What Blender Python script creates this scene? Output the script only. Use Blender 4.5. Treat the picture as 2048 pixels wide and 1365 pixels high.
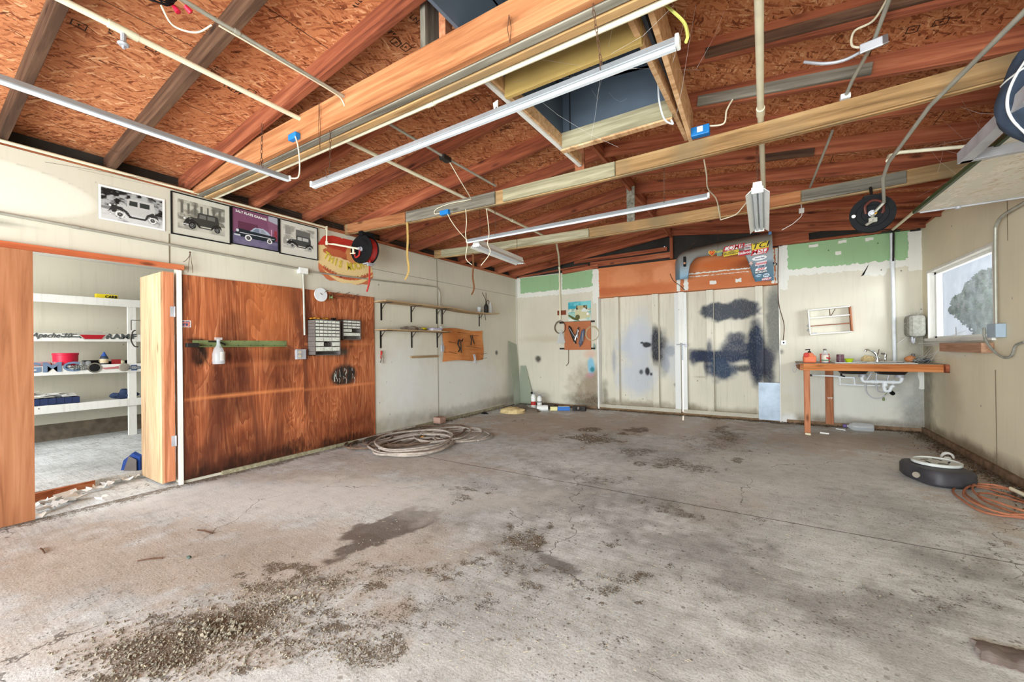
import bpy, bmesh, math, random
import numpy as np
from mathutils import Vector, Matrix, Euler, noise as mnoise
C = bpy.context.scene.collection
for o in list(bpy.data.objects): bpy.data.objects.remove(o)
random.seed(7)
R = math.radians
# ------------------------------------------------------------------ camera
FP, YAW, PIT, ROL, CY, EYE = 808.4, R(31.934), R(.172), R(-.716), 692.5, 1.28
Fv = Vector((-math.sin(YAW)*math.cos(PIT), math.cos(YAW)*math.cos(PIT), math.sin(PIT)))
r0 = Vector((math.cos(YAW), math.sin(YAW), 0)); u0 = r0.cross(Fv)
Rv = r0*math.cos(ROL)+u0*math.sin(ROL); Uv = -r0*math.sin(ROL)+u0*math.cos(ROL)
cd = bpy.data.cameras.new('camera'); cam = bpy.data.objects.new('camera', cd); C.objects.link(cam)
cam.matrix_world = Matrix(((Rv.x, Uv.x, -Fv.x, 0), (Rv.y, Uv.y, -Fv.y, 0), (Rv.z, Uv.z, -Fv.z, EYE), (0, 0, 0, 1)))
cd.sensor_width = 36; cd.lens = FP/2048*36; cd.shift_y = (CY-682.5)/2048; cd.clip_start = .05; cd.clip_end = 300
bpy.context.scene.camera = cam
def at(u, v, ax, val):
    """point of the photograph (2048 wide) on a plane x / y / z = val"""
    d = Fv*FP+Rv*(u-1024)-Uv*(v-CY); i = 'xyz'.index(ax); o = Vector((0, 0, EYE))
    return o+d*((val-o[i])/d[i])
# ------------------------------------------------------------------ light
W = bpy.data.worlds.new('world'); bpy.context.scene.world = W; W.use_nodes = True
wn = W.node_tree; bg = wn.nodes['Background']
tc = wn.nodes.new('ShaderNodeTexCoord'); sp = wn.nodes.new('ShaderNodeSeparateXYZ'); rp = wn.nodes.new('ShaderNodeValToRGB')
wn.links.new(tc.outputs['Generated'], sp.inputs[0]); wn.links.new(sp.outputs[2], rp.inputs[0]); wn.links.new(rp.outputs[0], bg.inputs[0])
rp.color_ramp.elements[0].position = 0; rp.color_ramp.elements[0].color = (.82, .90, 1, 1)
rp.color_ramp.elements[1].position = .55; rp.color_ramp.elements[1].color = (.50, .68, .95, 1)
bg.inputs[1].default_value = .40
def light(name, kind, energy, col, loc, rot, **k):
    d = bpy.data.lights.new(name, kind); d.energy = energy; d.color = col
    for a, b in k.items(): setattr(d, a, b)
    o = bpy.data.objects.new(name, d); C.objects.link(o); o.location = loc; o.rotation_euler = rot; return o
light('sun', 'SUN', 3.0, (1, .95, .86), (0, 20, 20), (R(-24), R(-4), 0), angle=R(.6))
# daylight coming in through the wide vehicle door behind the camera
light('doorway_daylight', 'AREA', 900, (.90, .98, 1), (-.6, -5.2, 1.7), (R(90), 0, 0), shape='RECTANGLE', size=8.5, size_y=3.2)
light('ceiling_fill', 'AREA', 130, (.92, .99, 1), (-1.2, -2.7, .15), (R(145), 0, 0), shape='RECTANGLE', size=6.0, size_y=1.4)  # upturned fill lamp added to brighten the ceiling, in place of driveway bounce
# daylight of the side room (its own windows) and the window over the bench
light('side_room_daylight', 'AREA', 46, (.95, .97, 1), (-6.5, -.9, 1.6), (R(90), 0, R(-8)), shape='RECTANGLE', size=2.4, size_y=1.6)
light('window_daylight', 'AREA', 95, (.88, .95, 1), (3.9, 5.5, 1.95), (R(90), 0, R(66)), shape='RECTANGLE', size=1.6, size_y=1.3)
vs = bpy.context.scene.view_settings; vs.view_transform = 'Standard'; vs.look = 'None'; vs.exposure = .78; vs.gamma = 1
# ------------------------------------------------------------------ numpy noise
_rs = np.random.RandomState(3); _lat = _rs.rand(256, 256)
def vnoise(x, y):
    xi = np.floor(x).astype(int); yi = np.floor(y).astype(int); fx = x-xi; fy = y-yi
    fx = fx*fx*(3-2*fx); fy = fy*fy*(3-2*fy); L = _lat
    a = L[xi % 256, yi % 256]; b = L[(xi+1) % 256, yi % 256]; c = L[xi % 256, (yi+1) % 256]; d = L[(xi+1) % 256, (yi+1) % 256]
    return (a*(1-fx)+b*fx)*(1-fy)+(c*(1-fx)+d*fx)*fy
def fbm(x, y, s=1, o=4, seed=0):
    t = 0; a = .5; n = 0
    for i in range(o):
        t = t+a*vnoise(x*s+seed*17.3+i*31.7, y*s+seed*9.1+i*11.3); n += a; a *= .5; s *= 2
    return t/n
def sm(a, b, x):
    t = np.clip((x-a)/(b-a), 0, 1); return t*t*(3-2*t)
def lin(c):
    return tuple((x/255/12.92 if x/255 <= .04045 else ((x/255+.055)/1.055)**2.4) for x in c[:3])
# ------------------------------------------------------------------ materials
def newmat(name):
    m = bpy.data.materials.new(name); m.use_nodes = True; nt = m.node_tree; b = nt.nodes['Principled BSDF']
    b.inputs['Roughness'].default_value = .8
    try: b.inputs['Specular IOR Level'].default_value = .25
    except KeyError: pass
    return m, nt, b
def N(nt, t, **k):
    n = nt.nodes.new('ShaderNode'+t)
    for a, v in k.items():
        if a.startswith('i_'): n.inputs[a[2:].replace('_', ' ')].default_value = v
        else: setattr(n, a, v)
    return n
def ramp(nt, fac, stops, interp='LINEAR'):
    r = nt.nodes.new('ShaderNodeValToRGB'); cr = r.color_ramp; cr.interpolation = interp
    while len(cr.elements) < len(stops): cr.elements.new(.5)
    for e, (p, c) in zip(cr.elements, stops):
        e.position = p; e.color = (c[0], c[1], c[2], 1) if len(c) == 3 else c
    nt.links.new(fac, r.inputs[0]); return r.outputs[0]
def mix(nt, fac, a, b, mode='MIX'):
    n = nt.nodes.new('ShaderNodeMix'); n.data_type = 'RGBA'; n.blend_type = mode
    for s, v in ((0, fac), (6, a), (7, b)):
        if hasattr(v, 'is_output'): nt.links.new(v, n.inputs[s])
        else: n.inputs[s].default_value = v if not isinstance(v, tuple) else ((*v, 1) if len(v) == 3 else v)
    return n.outputs[2]
def mth(nt, op, a, b=0, clamp=False):
    n = nt.nodes.new('ShaderNodeMath'); n.operation = op; n.use_clamp = clamp
    for i, v in enumerate((a, b)):
        if hasattr(v, 'is_output'): nt.links.new(v, n.inputs[i])
        else: n.inputs[i].default_value = v
    return n.outputs[0]
def coords(nt, scale=(1, 1, 1), rot=(0, 0, 0), rnd=True):
    t = nt.nodes.new('ShaderNodeTexCoord'); mp = nt.nodes.new('ShaderNodeMapping')
    mp.inputs['Scale'].default_value = scale; mp.inputs['Rotation'].default_value = rot
    if rnd:
        oi = nt.nodes.new('ShaderNodeObjectInfo'); ad = nt.nodes.new('ShaderNodeVectorMath'); ad.operation = 'ADD'
        ml = mth(nt, 'MULTIPLY', oi.outputs['Random'], 37.0)
        nt.links.new(t.outputs['Object'], ad.inputs[0]); nt.links.new(ml, ad.inputs[1]); nt.links.new(ad.outputs[0], mp.inputs[0])
    else: nt.links.new(t.outputs['Object'], mp.inputs[0])
    return mp.outputs[0]
def tex(nt, kind, vec, **k):
    n = N(nt, kind, **k); nt.links.new(vec, n.inputs['Vector']); return n
def bump(nt, b, h, s=.3, d=.01):
    n = nt.nodes.new('ShaderNodeBump'); n.inputs['Strength'].default_value = s; n.inputs['Distance'].default_value = d
    nt.links.new(h, n.inputs['Height']); nt.links.new(n.outputs[0], b.inputs['Normal'])
def plain(name, col, rough=.6, metal=0, var=.12, scale=14, spec=.3):
    m, nt, b = newmat(name); c = lin(col)
    v = coords(nt, (scale,)*3); n = tex(nt, 'TexNoise', v, i_Scale=1.0, i_Detail=5.0)
    o = ramp(nt, n.outputs[0], [(.3, tuple(x*(1-var) for x in c)), (.7, tuple(min(1, x*(1+var)) for x in c))])
    nt.links.new(o, b.inputs['Base Color']); b.inputs['Roughness'].default_value = rough; b.inputs['Metallic'].default_value = metal
    b.inputs['Specular IOR Level'].default_value = spec
    return m
def wood(name, dark, mid, light_, axis='x', knots=True, grey=None, sc=1.0, rough=.82):
    m, nt, b = newmat(name)
    i = 'xyz'.index(axis); s = [26*sc]*3; s[i] = 1.3*sc
    v = coords(nt, tuple(s)); n1 = tex(nt, 'TexNoise', v, i_Scale=1.0, i_Detail=7.0, i_Roughness=.62, i_Distortion=.6)
    s2 = [5*sc]*3; s2[i] = .8*sc
    n2 = tex(nt, 'TexNoise', coords(nt, tuple(s2)), i_Scale=1.0, i_Detail=3.0)
    f = mth(nt, 'ADD', mth(nt, 'MULTIPLY', n1.outputs[0], .65), mth(nt, 'MULTIPLY', n2.outputs[0], .35))
    col = ramp(nt, f, [(.33, lin(dark)), (.5, lin(mid)), (.68, lin(light_))])
    if grey:
        g = tex(nt, 'TexNoise', coords(nt, (1.6, 1.6, 1.6)), i_Scale=1.0, i_Detail=6.0)
        col = mix(nt, ramp(nt, g.outputs[0], [(.45, (0, 0, 0)), (.62, (1, 1, 1))]), col, lin(grey))
    if knots:
        sk = [5.5]*3; sk[i] = 1.9
        vo = tex(nt, 'TexVoronoi', coords(nt, tuple(sk)), i_Scale=1.0)
        k = ramp(nt, vo.outputs['Distance'], [(.05, (1, 1, 1)), (.14, (0, 0, 0))])
        col = mix(nt, mth(nt, 'MULTIPLY', k, .75), col, tuple(x*.35 for x in lin(dark)))
    oi = nt.nodes.new('ShaderNodeObjectInfo')
    hv = nt.nodes.new('ShaderNodeHueSaturation'); nt.links.new(col, hv.inputs['Color'])
    nt.links.new(mth(nt, 'ADD', mth(nt, 'MULTIPLY', oi.outputs['Random'], .3), .85), hv.inputs['Value'])
    nt.links.new(hv.outputs[0], b.inputs['Base Color']); b.inputs['Roughness'].default_value = rough
    bump(nt, b, n1.outputs[0], .35, .004)
    return m
def osb(name, tones, axis='y', scale=1.0, seams=True, whitewash=None):
    m, nt, b = newmat(name)
    L = [84*scale]*3; L['xyz'.index(axis)] = 10*scale
    cols = []; hs = []
    for rz, sd in ((.30, 0), (-.35, 3.1), (1.0, 7.7)):
        t = nt.nodes.new('ShaderNodeTexCoord'); m1 = nt.nodes.new('ShaderNodeMapping'); m1.inputs['Rotation'].default_value = (0, 0, rz); m1.inputs['Location'].default_value = (sd, sd, sd)
        m2 = nt.nodes.new('ShaderNodeMapping'); m2.inputs['Scale'].default_value = L
        nd = tex(nt, 'TexNoise', t.outputs['Object'], i_Scale=9.0, i_Detail=3.0)
        ad = nt.nodes.new('ShaderNodeVectorMath'); ad.operation = 'ADD'
        sc_ = nt.nodes.new('ShaderNodeVectorMath'); sc_.operation = 'SCALE'; sc_.inputs[3].default_value = .05
        nt.links.new(nd.outputs['Color'], sc_.inputs[0]); nt.links.new(t.outputs['Object'], ad.inputs[0]); nt.links.new(sc_.outputs[0], ad.inputs[1])
        nt.links.new(ad.outputs[0], m1.inputs[0]); nt.links.new(m1.outputs[0], m2.inputs[0])
        vo = tex(nt, 'TexVoronoi', m2.outputs[0], i_Scale=1.0)
        sx = nt.nodes.new('ShaderNodeSeparateColor'); nt.links.new(vo.outputs['Color'], sx.inputs[0])
        ngr = tex(nt, 'TexNoise', m2.outputs[0], i_Scale=4.0, i_Detail=3.0)
        f = mth(nt, 'ADD', mth(nt, 'MULTIPLY', sx.outputs[0], .75), mth(nt, 'MULTIPLY', ngr.outputs[0], .3))
        cols.append(ramp(nt, f, [(.10, lin(tones[0])), (.22, lin(tones[1])), (.55, lin(tones[2])), (.8, lin(tones[2])), (.95, lin(tones[3]))])); hs.append((vo, sx))
    a = mix(nt, mth(nt, 'GREATER_THAN', hs[1][1].outputs[1], .55), cols[0], cols[1])
    a = mix(nt, mth(nt, 'GREATER_THAN', hs[2][1].outputs[1], .66), a, cols[2])
    big = tex(nt, 'TexNoise', coords(nt, (.9, .9, .9), rnd=False), i_Scale=1.0, i_Detail=5.0)
    a = mix(nt, .55, a, ramp(nt, big.outputs[0], [(.3, (.55, .5, .47)), (.7, (1, 1, 1))]), 'MULTIPLY')
    if whitewash:
        w = tex(nt, 'TexNoise', coords(nt, (16, 5, 16), rnd=False), i_Scale=1.0, i_Detail=6.0)
        a = mix(nt, ramp(nt, w.outputs[0], [(.45, (0, 0, 0)), (.54, (1, 1, 1))]), a, lin(whitewash))
    if seams:
        t = nt.nodes.new('ShaderNodeTexCoord'); br = tex(nt, 'TexBrick', t.outputs['Object'])
        br.inputs['Scale'].default_value = 1; br.inputs['Mortar Size'].default_value = .003; br.inputs['Brick Width'].default_value = 1.22; br.inputs['Row Height'].default_value = 1.2
        a = mix(nt, br.outputs['Fac'], a, (.05, .025, .015))
    nt.links.new(a, b.inputs['Base Color']); b.inputs['Roughness'].default_value = .72
    bump(nt, b, hs[0][1].outputs[0], .25, .003)
    return m
def painted(name, base, var=.07, streak='z', dirt=.35, dirtcol=(96, 84, 66), rough=.75, fine=1.0, sheets=None):
    """painted board with grime; colour attribute Col carries marks of their own shape"""
    m, nt, b = newmat(name); c = lin(base)
    n = tex(nt, 'TexNoise', coords(nt, (1.1, 1.1, 1.1), rnd=False), i_Scale=1.0, i_Detail=6.0)
    col = ramp(nt, n.outputs[0], [(.3, tuple(x*(1-var) for x in c)), (.7, tuple(min(1, x*(1+var)) for x in c))])
    s = [22*fine]*3; s['xyz'.index(streak)] = 1.6
    st = tex(nt, 'TexNoise', coords(nt, tuple(s), rnd=False), i_Scale=1.0, i_Detail=6.0, i_Roughness=.7)
    col = mix(nt, mth(nt, 'MULTIPLY', ramp(nt, st.outputs[0], [(.52, (0, 0, 0)), (.78, (1, 1, 1))]), dirt), col, lin(dirtcol))
    vo = tex(nt, 'TexVoronoi', coords(nt, (5.5, 5.5, 4), rnd=False), i_Scale=1.0)
    fl = tex(nt, 'TexNoise', coords(nt, (3, 3, 3), rnd=False), i_Scale=1.0)
    sp_ = mth(nt, 'MULTIPLY', ramp(nt, vo.outputs['Distance'], [(.035, (1, 1, 1)), (.06, (0, 0, 0))]), mth(nt, 'GREATER_THAN', fl.outputs[0], .5))
    col = mix(nt, mth(nt, 'MULTIPLY', sp_, .75), col, (.04, .035, .03))
    m['uses_col'] = 1
    at_ = nt.nodes.new('ShaderNodeAttribute'); at_.attribute_name = 'Col'
    br = tex(nt, 'TexNoise', coords(nt, (60, 60, 30), rnd=False), i_Scale=1.0, i_Detail=3.0)
    fac = mth(nt, 'MULTIPLY', at_.outputs['Alpha'], mth(nt, 'ADD', mth(nt, 'MULTIPLY', br.outputs[0], .5), .78), True)
    col = mix(nt, fac, col, at_.outputs['Color'])
    nt.links.new(col, b.inputs['Base Color']); b.inputs['Roughness'].default_value = rough
    bump(nt, b, st.outputs[0], .12, .003)
    return m
def canvas(name, rough=.5):
    m, nt, b = newmat(name); a = nt.nodes.new('ShaderNodeAttribute'); a.attribute_name = 'Col'
    n = tex(nt, 'TexNoise', coords(nt, (90, 90, 90)), i_Scale=1.0, i_Detail=2.0)
    o = mix(nt, .25, a.outputs['Color'], ramp(nt, n.outputs[0], [(.3, (.7, .7, .7)), (.7, (1, 1, 1))]), 'MULTIPLY')
    nt.links.new(o, b.inputs['Base Color']); b.inputs['Roughness'].default_value = rough; return m
def plywood(name):
    m, nt, b = newmat(name)
    v0 = coords(nt, (3.2, 3.2, .55)); nz = tex(nt, 'TexNoise', v0, i_Scale=1.0, i_Detail=3.0, i_Distortion=1.2)
    rings = mth(nt, 'FRACT', mth(nt, 'MULTIPLY', nz.outputs[0], 15.0))
    fine = tex(nt, 'TexNoise', coords(nt, (70, 70, 3)), i_Scale=1.0, i_Detail=5.0)
    f = mth(nt, 'ADD', mth(nt, 'MULTIPLY', rings, .25), mth(nt, 'MULTIPLY', fine.outputs[0], .65))
    col = ramp(nt, f, [(.25, lin((134, 66, 36))), (.5, lin((186, 108, 68))), (.72, lin((222, 152, 106)))])
    big = tex(nt, 'TexNoise', coords(nt, (3.4, 3.4, .8)), i_Scale=1.0, i_Detail=5.0, i_Distortion=.8)
    col = mix(nt, ramp(nt, big.outputs[0], [(.50, (0, 0, 0)), (.64, (.85, .85, .85))]), col, lin((98, 50, 34)))
    vo = tex(nt, 'TexVoronoi', coords(nt, (3.4, 3.4, 2.3)), i_Scale=1.0)
    k = ramp(nt, vo.outputs['Distance'], [(.05, (1, 1, 1)), (.16, (0, 0, 0))])
    col = mix(nt, mth(nt, 'MULTIPLY', k, .7), col, lin((62, 28, 18)))
    m['uses_col'] = 1
    at_ = nt.nodes.new('ShaderNodeAttribute'); at_.attribute_name = 'Col'
    br = tex(nt, 'TexNoise', coords(nt, (40, 40, 8), rnd=False), i_Scale=1.0, i_Detail=4.0)
    fac = mth(nt, 'MULTIPLY', at_.outputs['Alpha'], mth(nt, 'ADD', br.outputs[0], .5), True)
    col = mix(nt, fac, col, at_.outputs['Color'])
    nt.links.new(col, b.inputs['Base Color']); b.inputs['Roughness'].default_value = .42; b.inputs['Specular IOR Level'].default_value = .35
    bump(nt, b, fine.outputs[0], .15, .003)
    return m
def concrete(name):
    m, nt, b = newmat(name)
    V = lambda s, **k: tex(nt, 'TexNoise', coords(nt, (s, s, s), rnd=False), i_Scale=1.0, **k)
    n1 = V(.9, i_Detail=8.0, i_Roughness=.6); n2 = V(9, i_Detail=8.0, i_Roughness=.7); n3 = V(90, i_Detail=4.0, i_Roughness=.7)
    col = ramp(nt, n1.outputs[0], [(.3, lin((180, 182, 182))), (.5, lin((214, 217, 218))), (.7, lin((238, 240, 241)))])
    col = mix(nt, .62, col, ramp(nt, n2.outputs[0], [(.34, (.50, .48, .46)), (.47, (.85, .84, .82)), (.6, (1.0, 1.0, 1.0))]), 'MULTIPLY')
    col = mix(nt, .7, col, ramp(nt, n3.outputs[0], [(.34, (.55, .52, .5)), (.5, (1, 1, 1)), (.72, (1.15, 1.13, 1.1))]), 'MULTIPLY')
    # small scattered crumbs
    vo = tex(nt, 'TexVoronoi', coords(nt, (34, 34, 34), rnd=False), i_Scale=1.0)
    cr = mth(nt, 'MULTIPLY', ramp(nt, vo.outputs['Distance'], [(.12, (1, 1, 1)), (.2, (0, 0, 0))]), mth(nt, 'GREATER_THAN', V(2.2, i_Detail=3.0).outputs[0], .5))
    col = mix(nt, mth(nt, 'MULTIPLY', cr, .65), col, lin((84, 68, 52)))
    m['uses_col'] = 1
    vo2 = tex(nt, 'TexVoronoi', coords(nt, (13, 13, 13), rnd=False), i_Scale=1.0); n5 = V(30, i_Detail=4.0)
    c2 = mth(nt, 'MULTIPLY', ramp(nt, mth(nt, 'ADD', vo2.outputs['Distance'], mth(nt, 'MULTIPLY', n5.outputs[0], .25)), [(.22, (1, 1, 1)), (.27, (0, 0, 0))]), mth(nt, 'GREATER_THAN', V(1.3, i_Detail=3.0).outputs[0], .46))
    col = mix(nt, mth(nt, 'MULTIPLY', c2, .6), col, lin((104, 92, 80)))
    sc = tex(nt, 'TexNoise', coords(nt, (3, 60, 3), rot=(0, 0, .35), rnd=False), i_Scale=1.0, i_Detail=4.0)
    col = mix(nt, .5, col, ramp(nt, sc.outputs[0], [(.38, (.72, .71, .70)), (.5, (1, 1, 1))]), 'MULTIPLY')
    a = nt.nodes.new('ShaderNodeAttribute'); a.attribute_name = 'Col'
    s = nt.nodes.new('ShaderNodeSeparateColor'); nt.links.new(a.outputs['Color'], s.inputs[0])
    # R: loose dirt   G: brown dust film, at left also painted shade   B: damp / oily stain   A: pale zones, partly painted light
    brk = mth(nt, 'ADD', mth(nt, 'MULTIPLY', V(22, i_Detail=8.0, i_Roughness=.75).outputs[0], 1.4), mth(nt, 'MULTIPLY', V(110, i_Detail=3.0).outputs[0], .8))
    d = mth(nt, 'MULTIPLY', mth(nt, 'ADD', mth(nt, 'SUBTRACT', brk, 1.43), mth(nt, 'MULTIPLY', s.outputs[0], .55)), 6.0, True)
    dust_shade_c = ramp(nt, n3.outputs[0], [(.3, lin((146, 124, 104))), (.7, lin((204, 184, 162)))])
    col = mix(nt, mth(nt, 'MULTIPLY', s.outputs[1], .75), col, dust_shade_c)
    col = mix(nt, mth(nt, 'MULTIPLY', s.outputs[2], .85), col, mix(nt, 1.0, col, lin((128, 120, 116)), 'MULTIPLY'))
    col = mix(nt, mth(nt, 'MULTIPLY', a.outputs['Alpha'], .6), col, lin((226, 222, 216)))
    dirtc = ramp(nt, V(140, i_Detail=3.0).outputs[0], [(.35, lin((50, 40, 30))), (.5, lin((96, 80, 62))), (.68, lin((160, 142, 116)))])
    col = mix(nt, mth(nt, 'MULTIPLY', d, .85), col, dirtc)
    # control joint and cracks
    t = nt.nodes.new('ShaderNodeTexCoord'); sx = nt.nodes.new('ShaderNodeSeparateXYZ'); nt.links.new(t.outputs['Object'], sx.inputs[0])
    yy = mth(nt, 'ADD', sx.outputs[1], mth(nt, 'MULTIPLY', mth(nt, 'SUBTRACT', V(3, i_Detail=6.0).outputs[0], .5), .03))
    j = mth(nt, 'LESS_THAN', mth(nt, 'ABSOLUTE', mth(nt, 'SUBTRACT', yy, 3.50)), .006)
    ce = tex(nt, 'TexVoronoi', None or (lambda vv: vv)(coords(nt, (.55, .55, .55), rnd=False)), i_Scale=1.0, feature='DISTANCE_TO_EDGE')
    wob = nt.nodes.new('ShaderNodeVectorMath'); wob.operation = 'ADD'; n4 = V(4, i_Detail=8.0)
    sc_ = nt.nodes.new('ShaderNodeVectorMath'); sc_.operation = 'SCALE'; sc_.inputs[3].default_value = .35
    nt.links.new(n4.outputs['Color'], sc_.inputs[0]); nt.links.new(t.outputs['Object'], wob.inputs[0]); nt.links.new(sc_.outputs[0], wob.inputs[1])
    mp = nt.nodes.new('ShaderNodeMapping'); mp.inputs['Scale'].default_value = (.6, .6, .6); nt.links.new(wob.outputs[0], mp.inputs[0]); nt.links.new(mp.outputs[0], ce.inputs['Vector'])
    ck = mth(nt, 'MULTIPLY', mth(nt, 'LESS_THAN', ce.outputs['Distance'], .0018), mth(nt, 'GREATER_THAN', n1.outputs[0], .5))
    col = mix(nt, mth(nt, 'MULTIPLY', mth(nt, 'MAXIMUM', j, mth(nt, 'MULTIPLY', ck, .8)), .8), col, lin((58, 48, 40)))
    nt.links.new(col, b.inputs['Base Color'])
    rg = mth(nt, 'SUBTRACT', .9, mth(nt, 'MULTIPLY', s.outputs[2], .35)); nt.links.new(rg, b.inputs['Roughness'])
    h = mth(nt, 'ADD', mth(nt, 'MULTIPLY', n3.outputs[0], .4), mth(nt, 'ADD', mth(nt, 'MULTIPLY', d, 1.2), mth(nt, 'MULTIPLY', n2.outputs[0], .5)))
    bump(nt, b, h, .6, .008)
    return m
M = {}
M['floor'] = concrete('concrete_floor')
M['wall'] = painted('cream_wallboard', (211, 205, 188), dirt=.12)
M['wallR'] = painted('tan_wallboard', (232, 222, 196), dirt=.08)
M['white'] = painted('white_paint', (232, 230, 224), dirt=.25)
M['doorpaint'] = painted('barn_door_paint', (214, 208, 192), dirt=.3, fine=1.5)
M['plaster'] = painted('joint_compound', (226, 224, 216), dirt=.1)
M['green'] = painted('green_wallboard', (150, 184, 140), dirt=.12, var=.04)
M['osb'] = osb('osb_roof_deck', [(60, 30, 18), (158, 88, 54), (208, 136, 92), (244, 196, 150)])
M['osbw'] = osb('pale_osb', [(184, 156, 128), (226, 210, 186), (246, 240, 228), (252, 250, 246)], axis='x', seams=False, whitewash=(226, 220, 206))
M['osbr'] = painted('header_plywood', (202, 124, 80), dirt=.25, dirtcol=(120, 62, 36), streak='x')
M['osbr_old'] = osb('orange_osb_header', [(178, 100, 60), (200, 120, 76), (216, 138, 94), (228, 160, 116)], axis='x', seams=False, scale=.4)
M['ply'] = plywood('stained_plywood')
M['redX'] = wood('redwood_rafter', (86, 40, 26), (146, 80, 54), (188, 118, 84), 'x', grey=None)
M['darkX'] = wood('dark_rafter', (50, 34, 26), (92, 66, 50), (128, 98, 76), 'x')
M['redY'] = wood('redwood_y', (110, 54, 34), (170, 98, 64), (206, 142, 104), 'y')
M['tan'] = wood('tan_beam', (112, 84, 52), (172, 134, 90), (204, 170, 122), 'x', grey=(138, 118, 88))
M['orange'] = wood('orange_beam', (116, 66, 38), (172, 112, 72), (202, 146, 102), 'x')
M['orangeZ'] = wood('orange_post', (132, 76, 48), (182, 116, 82), (210, 148, 112), 'z')
M['blond'] = wood('blond_board', (168, 122, 82), (216, 172, 128), (236, 204, 164), 'y')
M['blondZ'] = wood('blond_plywood', (150, 120, 88), (190, 158, 122), (212, 184, 150), 'z', sc=1.6)
M['grey'] = wood('weathered_board', (70, 66, 60), (120, 114, 102), (160, 154, 140), 'x')
M['greyZ'] = wood('weathered_post', (84, 80, 72), (140, 136, 122), (178, 174, 158), 'z')
M['greengrey'] = wood('mossy_board', (116, 110, 88), (158, 150, 122), (200, 192, 164), 'x', knots=False)
M['slate'] = plain('slate_paint', (86, 98, 112), .6, var=.2, scale=2)
M['tar'] = plain('tar_paper', (52, 48, 44), .85, var=.3, scale=4)
M['pvc'] = plain('cream_pvc', (232, 224, 196), .4, var=.08, scale=9)
M['wpvc'] = plain('white_pvc', (226, 230, 234), .35, var=.06)
M['emt'] = plain('galvanised_conduit', (172, 170, 158), .4, .3, .15, 8)
M['alu'] = plain('aluminium', (164, 168, 172), .35, .4, .10, 6)
M['lens'] = plain('diffuser', (216, 222, 228), .25, 0, .03)
M['wht'] = plain('white_enamel', (238, 238, 234), .4, 0, .04)
M['blk'] = plain('black_plastic', (26, 26, 28), .6, 0, .2, spec=.12)
M['blkm'] = plain('black_iron', (44, 40, 38), .5, .3, .25)
M['rust'] = plain('rusty_wire', (92, 64, 48), .7, .2, .4, 40)
M['wire'] = plain('cream_cable', (224, 214, 188), .5, 0, .05)
M['redr'] = plain('red_hose', (176, 44, 40), .45, 0, .15)
M['blue'] = plain('blue_plastic', (36, 124, 196), .4, 0, .08)
M['galv'] = plain('galvanised_sheet', (150, 160, 172), .45, .5, .16, 7)
M['hose'] = plain('grey_hose', (168, 156, 146), .6, 0, .25, 22)
M['hoseb'] = plain('brown_hose', (112, 92, 78), .6, 0, .3, 22)
M['cord'] = plain('orange_cord', (168, 106, 78), .55, 0, .2, 20)
M['steel'] = plain('steel_angle', (178, 178, 184), .5, .2, .2, 6)
M['chrome'] = plain('chrome', (222, 224, 226), .12, 1, .03)
M['olive'] = plain('olive_paint', (122, 134, 88), .5, .1, .18, 10)
M['cabg'] = plain('grey_steel_cabinet', (112, 104, 100), .5, .1, .1)
M['drawer'] = plain('clear_drawer', (212, 214, 204), .2, 0, .2, 60)
M['denim'] = plain('navy_canvas', (58, 70, 88), .85, 0, .3, 12)
M['cloud'] = plain('cobweb', (222, 222, 220), .8, 0, .05)
M['leafl'] = plain('leaf_litter', (96, 76, 54), .9, 0, .5, 60)
M['stone'] = plain('gravel_stone', (138, 128, 112), .9, 0, .45, 25)
M['straw'] = plain('straw', (190, 176, 148), .8, 0, .25, 30)
M['paper'] = plain('paper', (236, 234, 230), .8, 0, .05)
M['red'] = plain('red_plastic', (206, 30, 62), .4, 0, .08)
M['yellow'] = plain('yellow_print', (232, 208, 40), .6, 0, .06)
M['lime'] = plain('lime_plastic', (196, 222, 40), .4, 0, .08)
M['ink'] = plain('black_ink', (24, 24, 26), .6, 0, .1)
M['canvas'] = canvas('printed_paper')
M['canvasg'] = canvas('printed_gloss', .25)
M['tree'] = plain('tree_leaves', (44, 84, 50), .9, 0, .35, 3)
M['bark'] = plain('bark', (90, 74, 60), .9, 0, .3)
M['ground'] = plain('dry_ground', (214, 210, 204), .9, 0, .15, 1)
M['mesh_grey'] = plain('dusty_grey', (150, 148, 138), .85, 0, .2, 30)
M['khaki'] = plain('khaki_cloth', (214, 190, 140), .9, 0, .15, 20)
def emis_glass():
    m, nt, b = newmat('dusty_glass'); nt.nodes.remove(b); out = nt.nodes['Material Output']
    tr = N(nt, 'BsdfTransparent'); gl = N(nt, 'BsdfGlossy', i_Roughness=.08); df = N(nt, 'BsdfDiffuse'); df.inputs[0].default_value = (.75, .8, .85, 1)
    t2 = N(nt, 'BsdfTranslucent'); t2.inputs[0].default_value = (.9, .93, .96, 1)
    n = tex(nt, 'TexNoise', coords(nt, (7, 7, 7)), i_Scale=1.0, i_Detail=6.0)
    f = ramp(nt, n.outputs[0], [(.35, (.04, .04, .04)), (.75, (.12, .12, .12))])
    a = N(nt, 'MixShader'); nt.links.new(f, a.inputs[0]); nt.links.new(tr.outputs[0], a.inputs[1])
    dd = N(nt, 'MixShader'); dd.inputs[0].default_value = .6; nt.links.new(df.outputs[0], dd.inputs[1]); nt.links.new(t2.outputs[0], dd.inputs[2]); nt.links.new(dd.outputs[0], a.inputs[2])
    c = N(nt, 'MixShader'); c.inputs[0].default_value = .05; nt.links.new(a.outputs[0], c.inputs[1]); nt.links.new(gl.outputs[0], c.inputs[2]); nt.links.new(c.outputs[0], out.inputs[0]); return m
M['glass'] = emis_glass()
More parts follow.
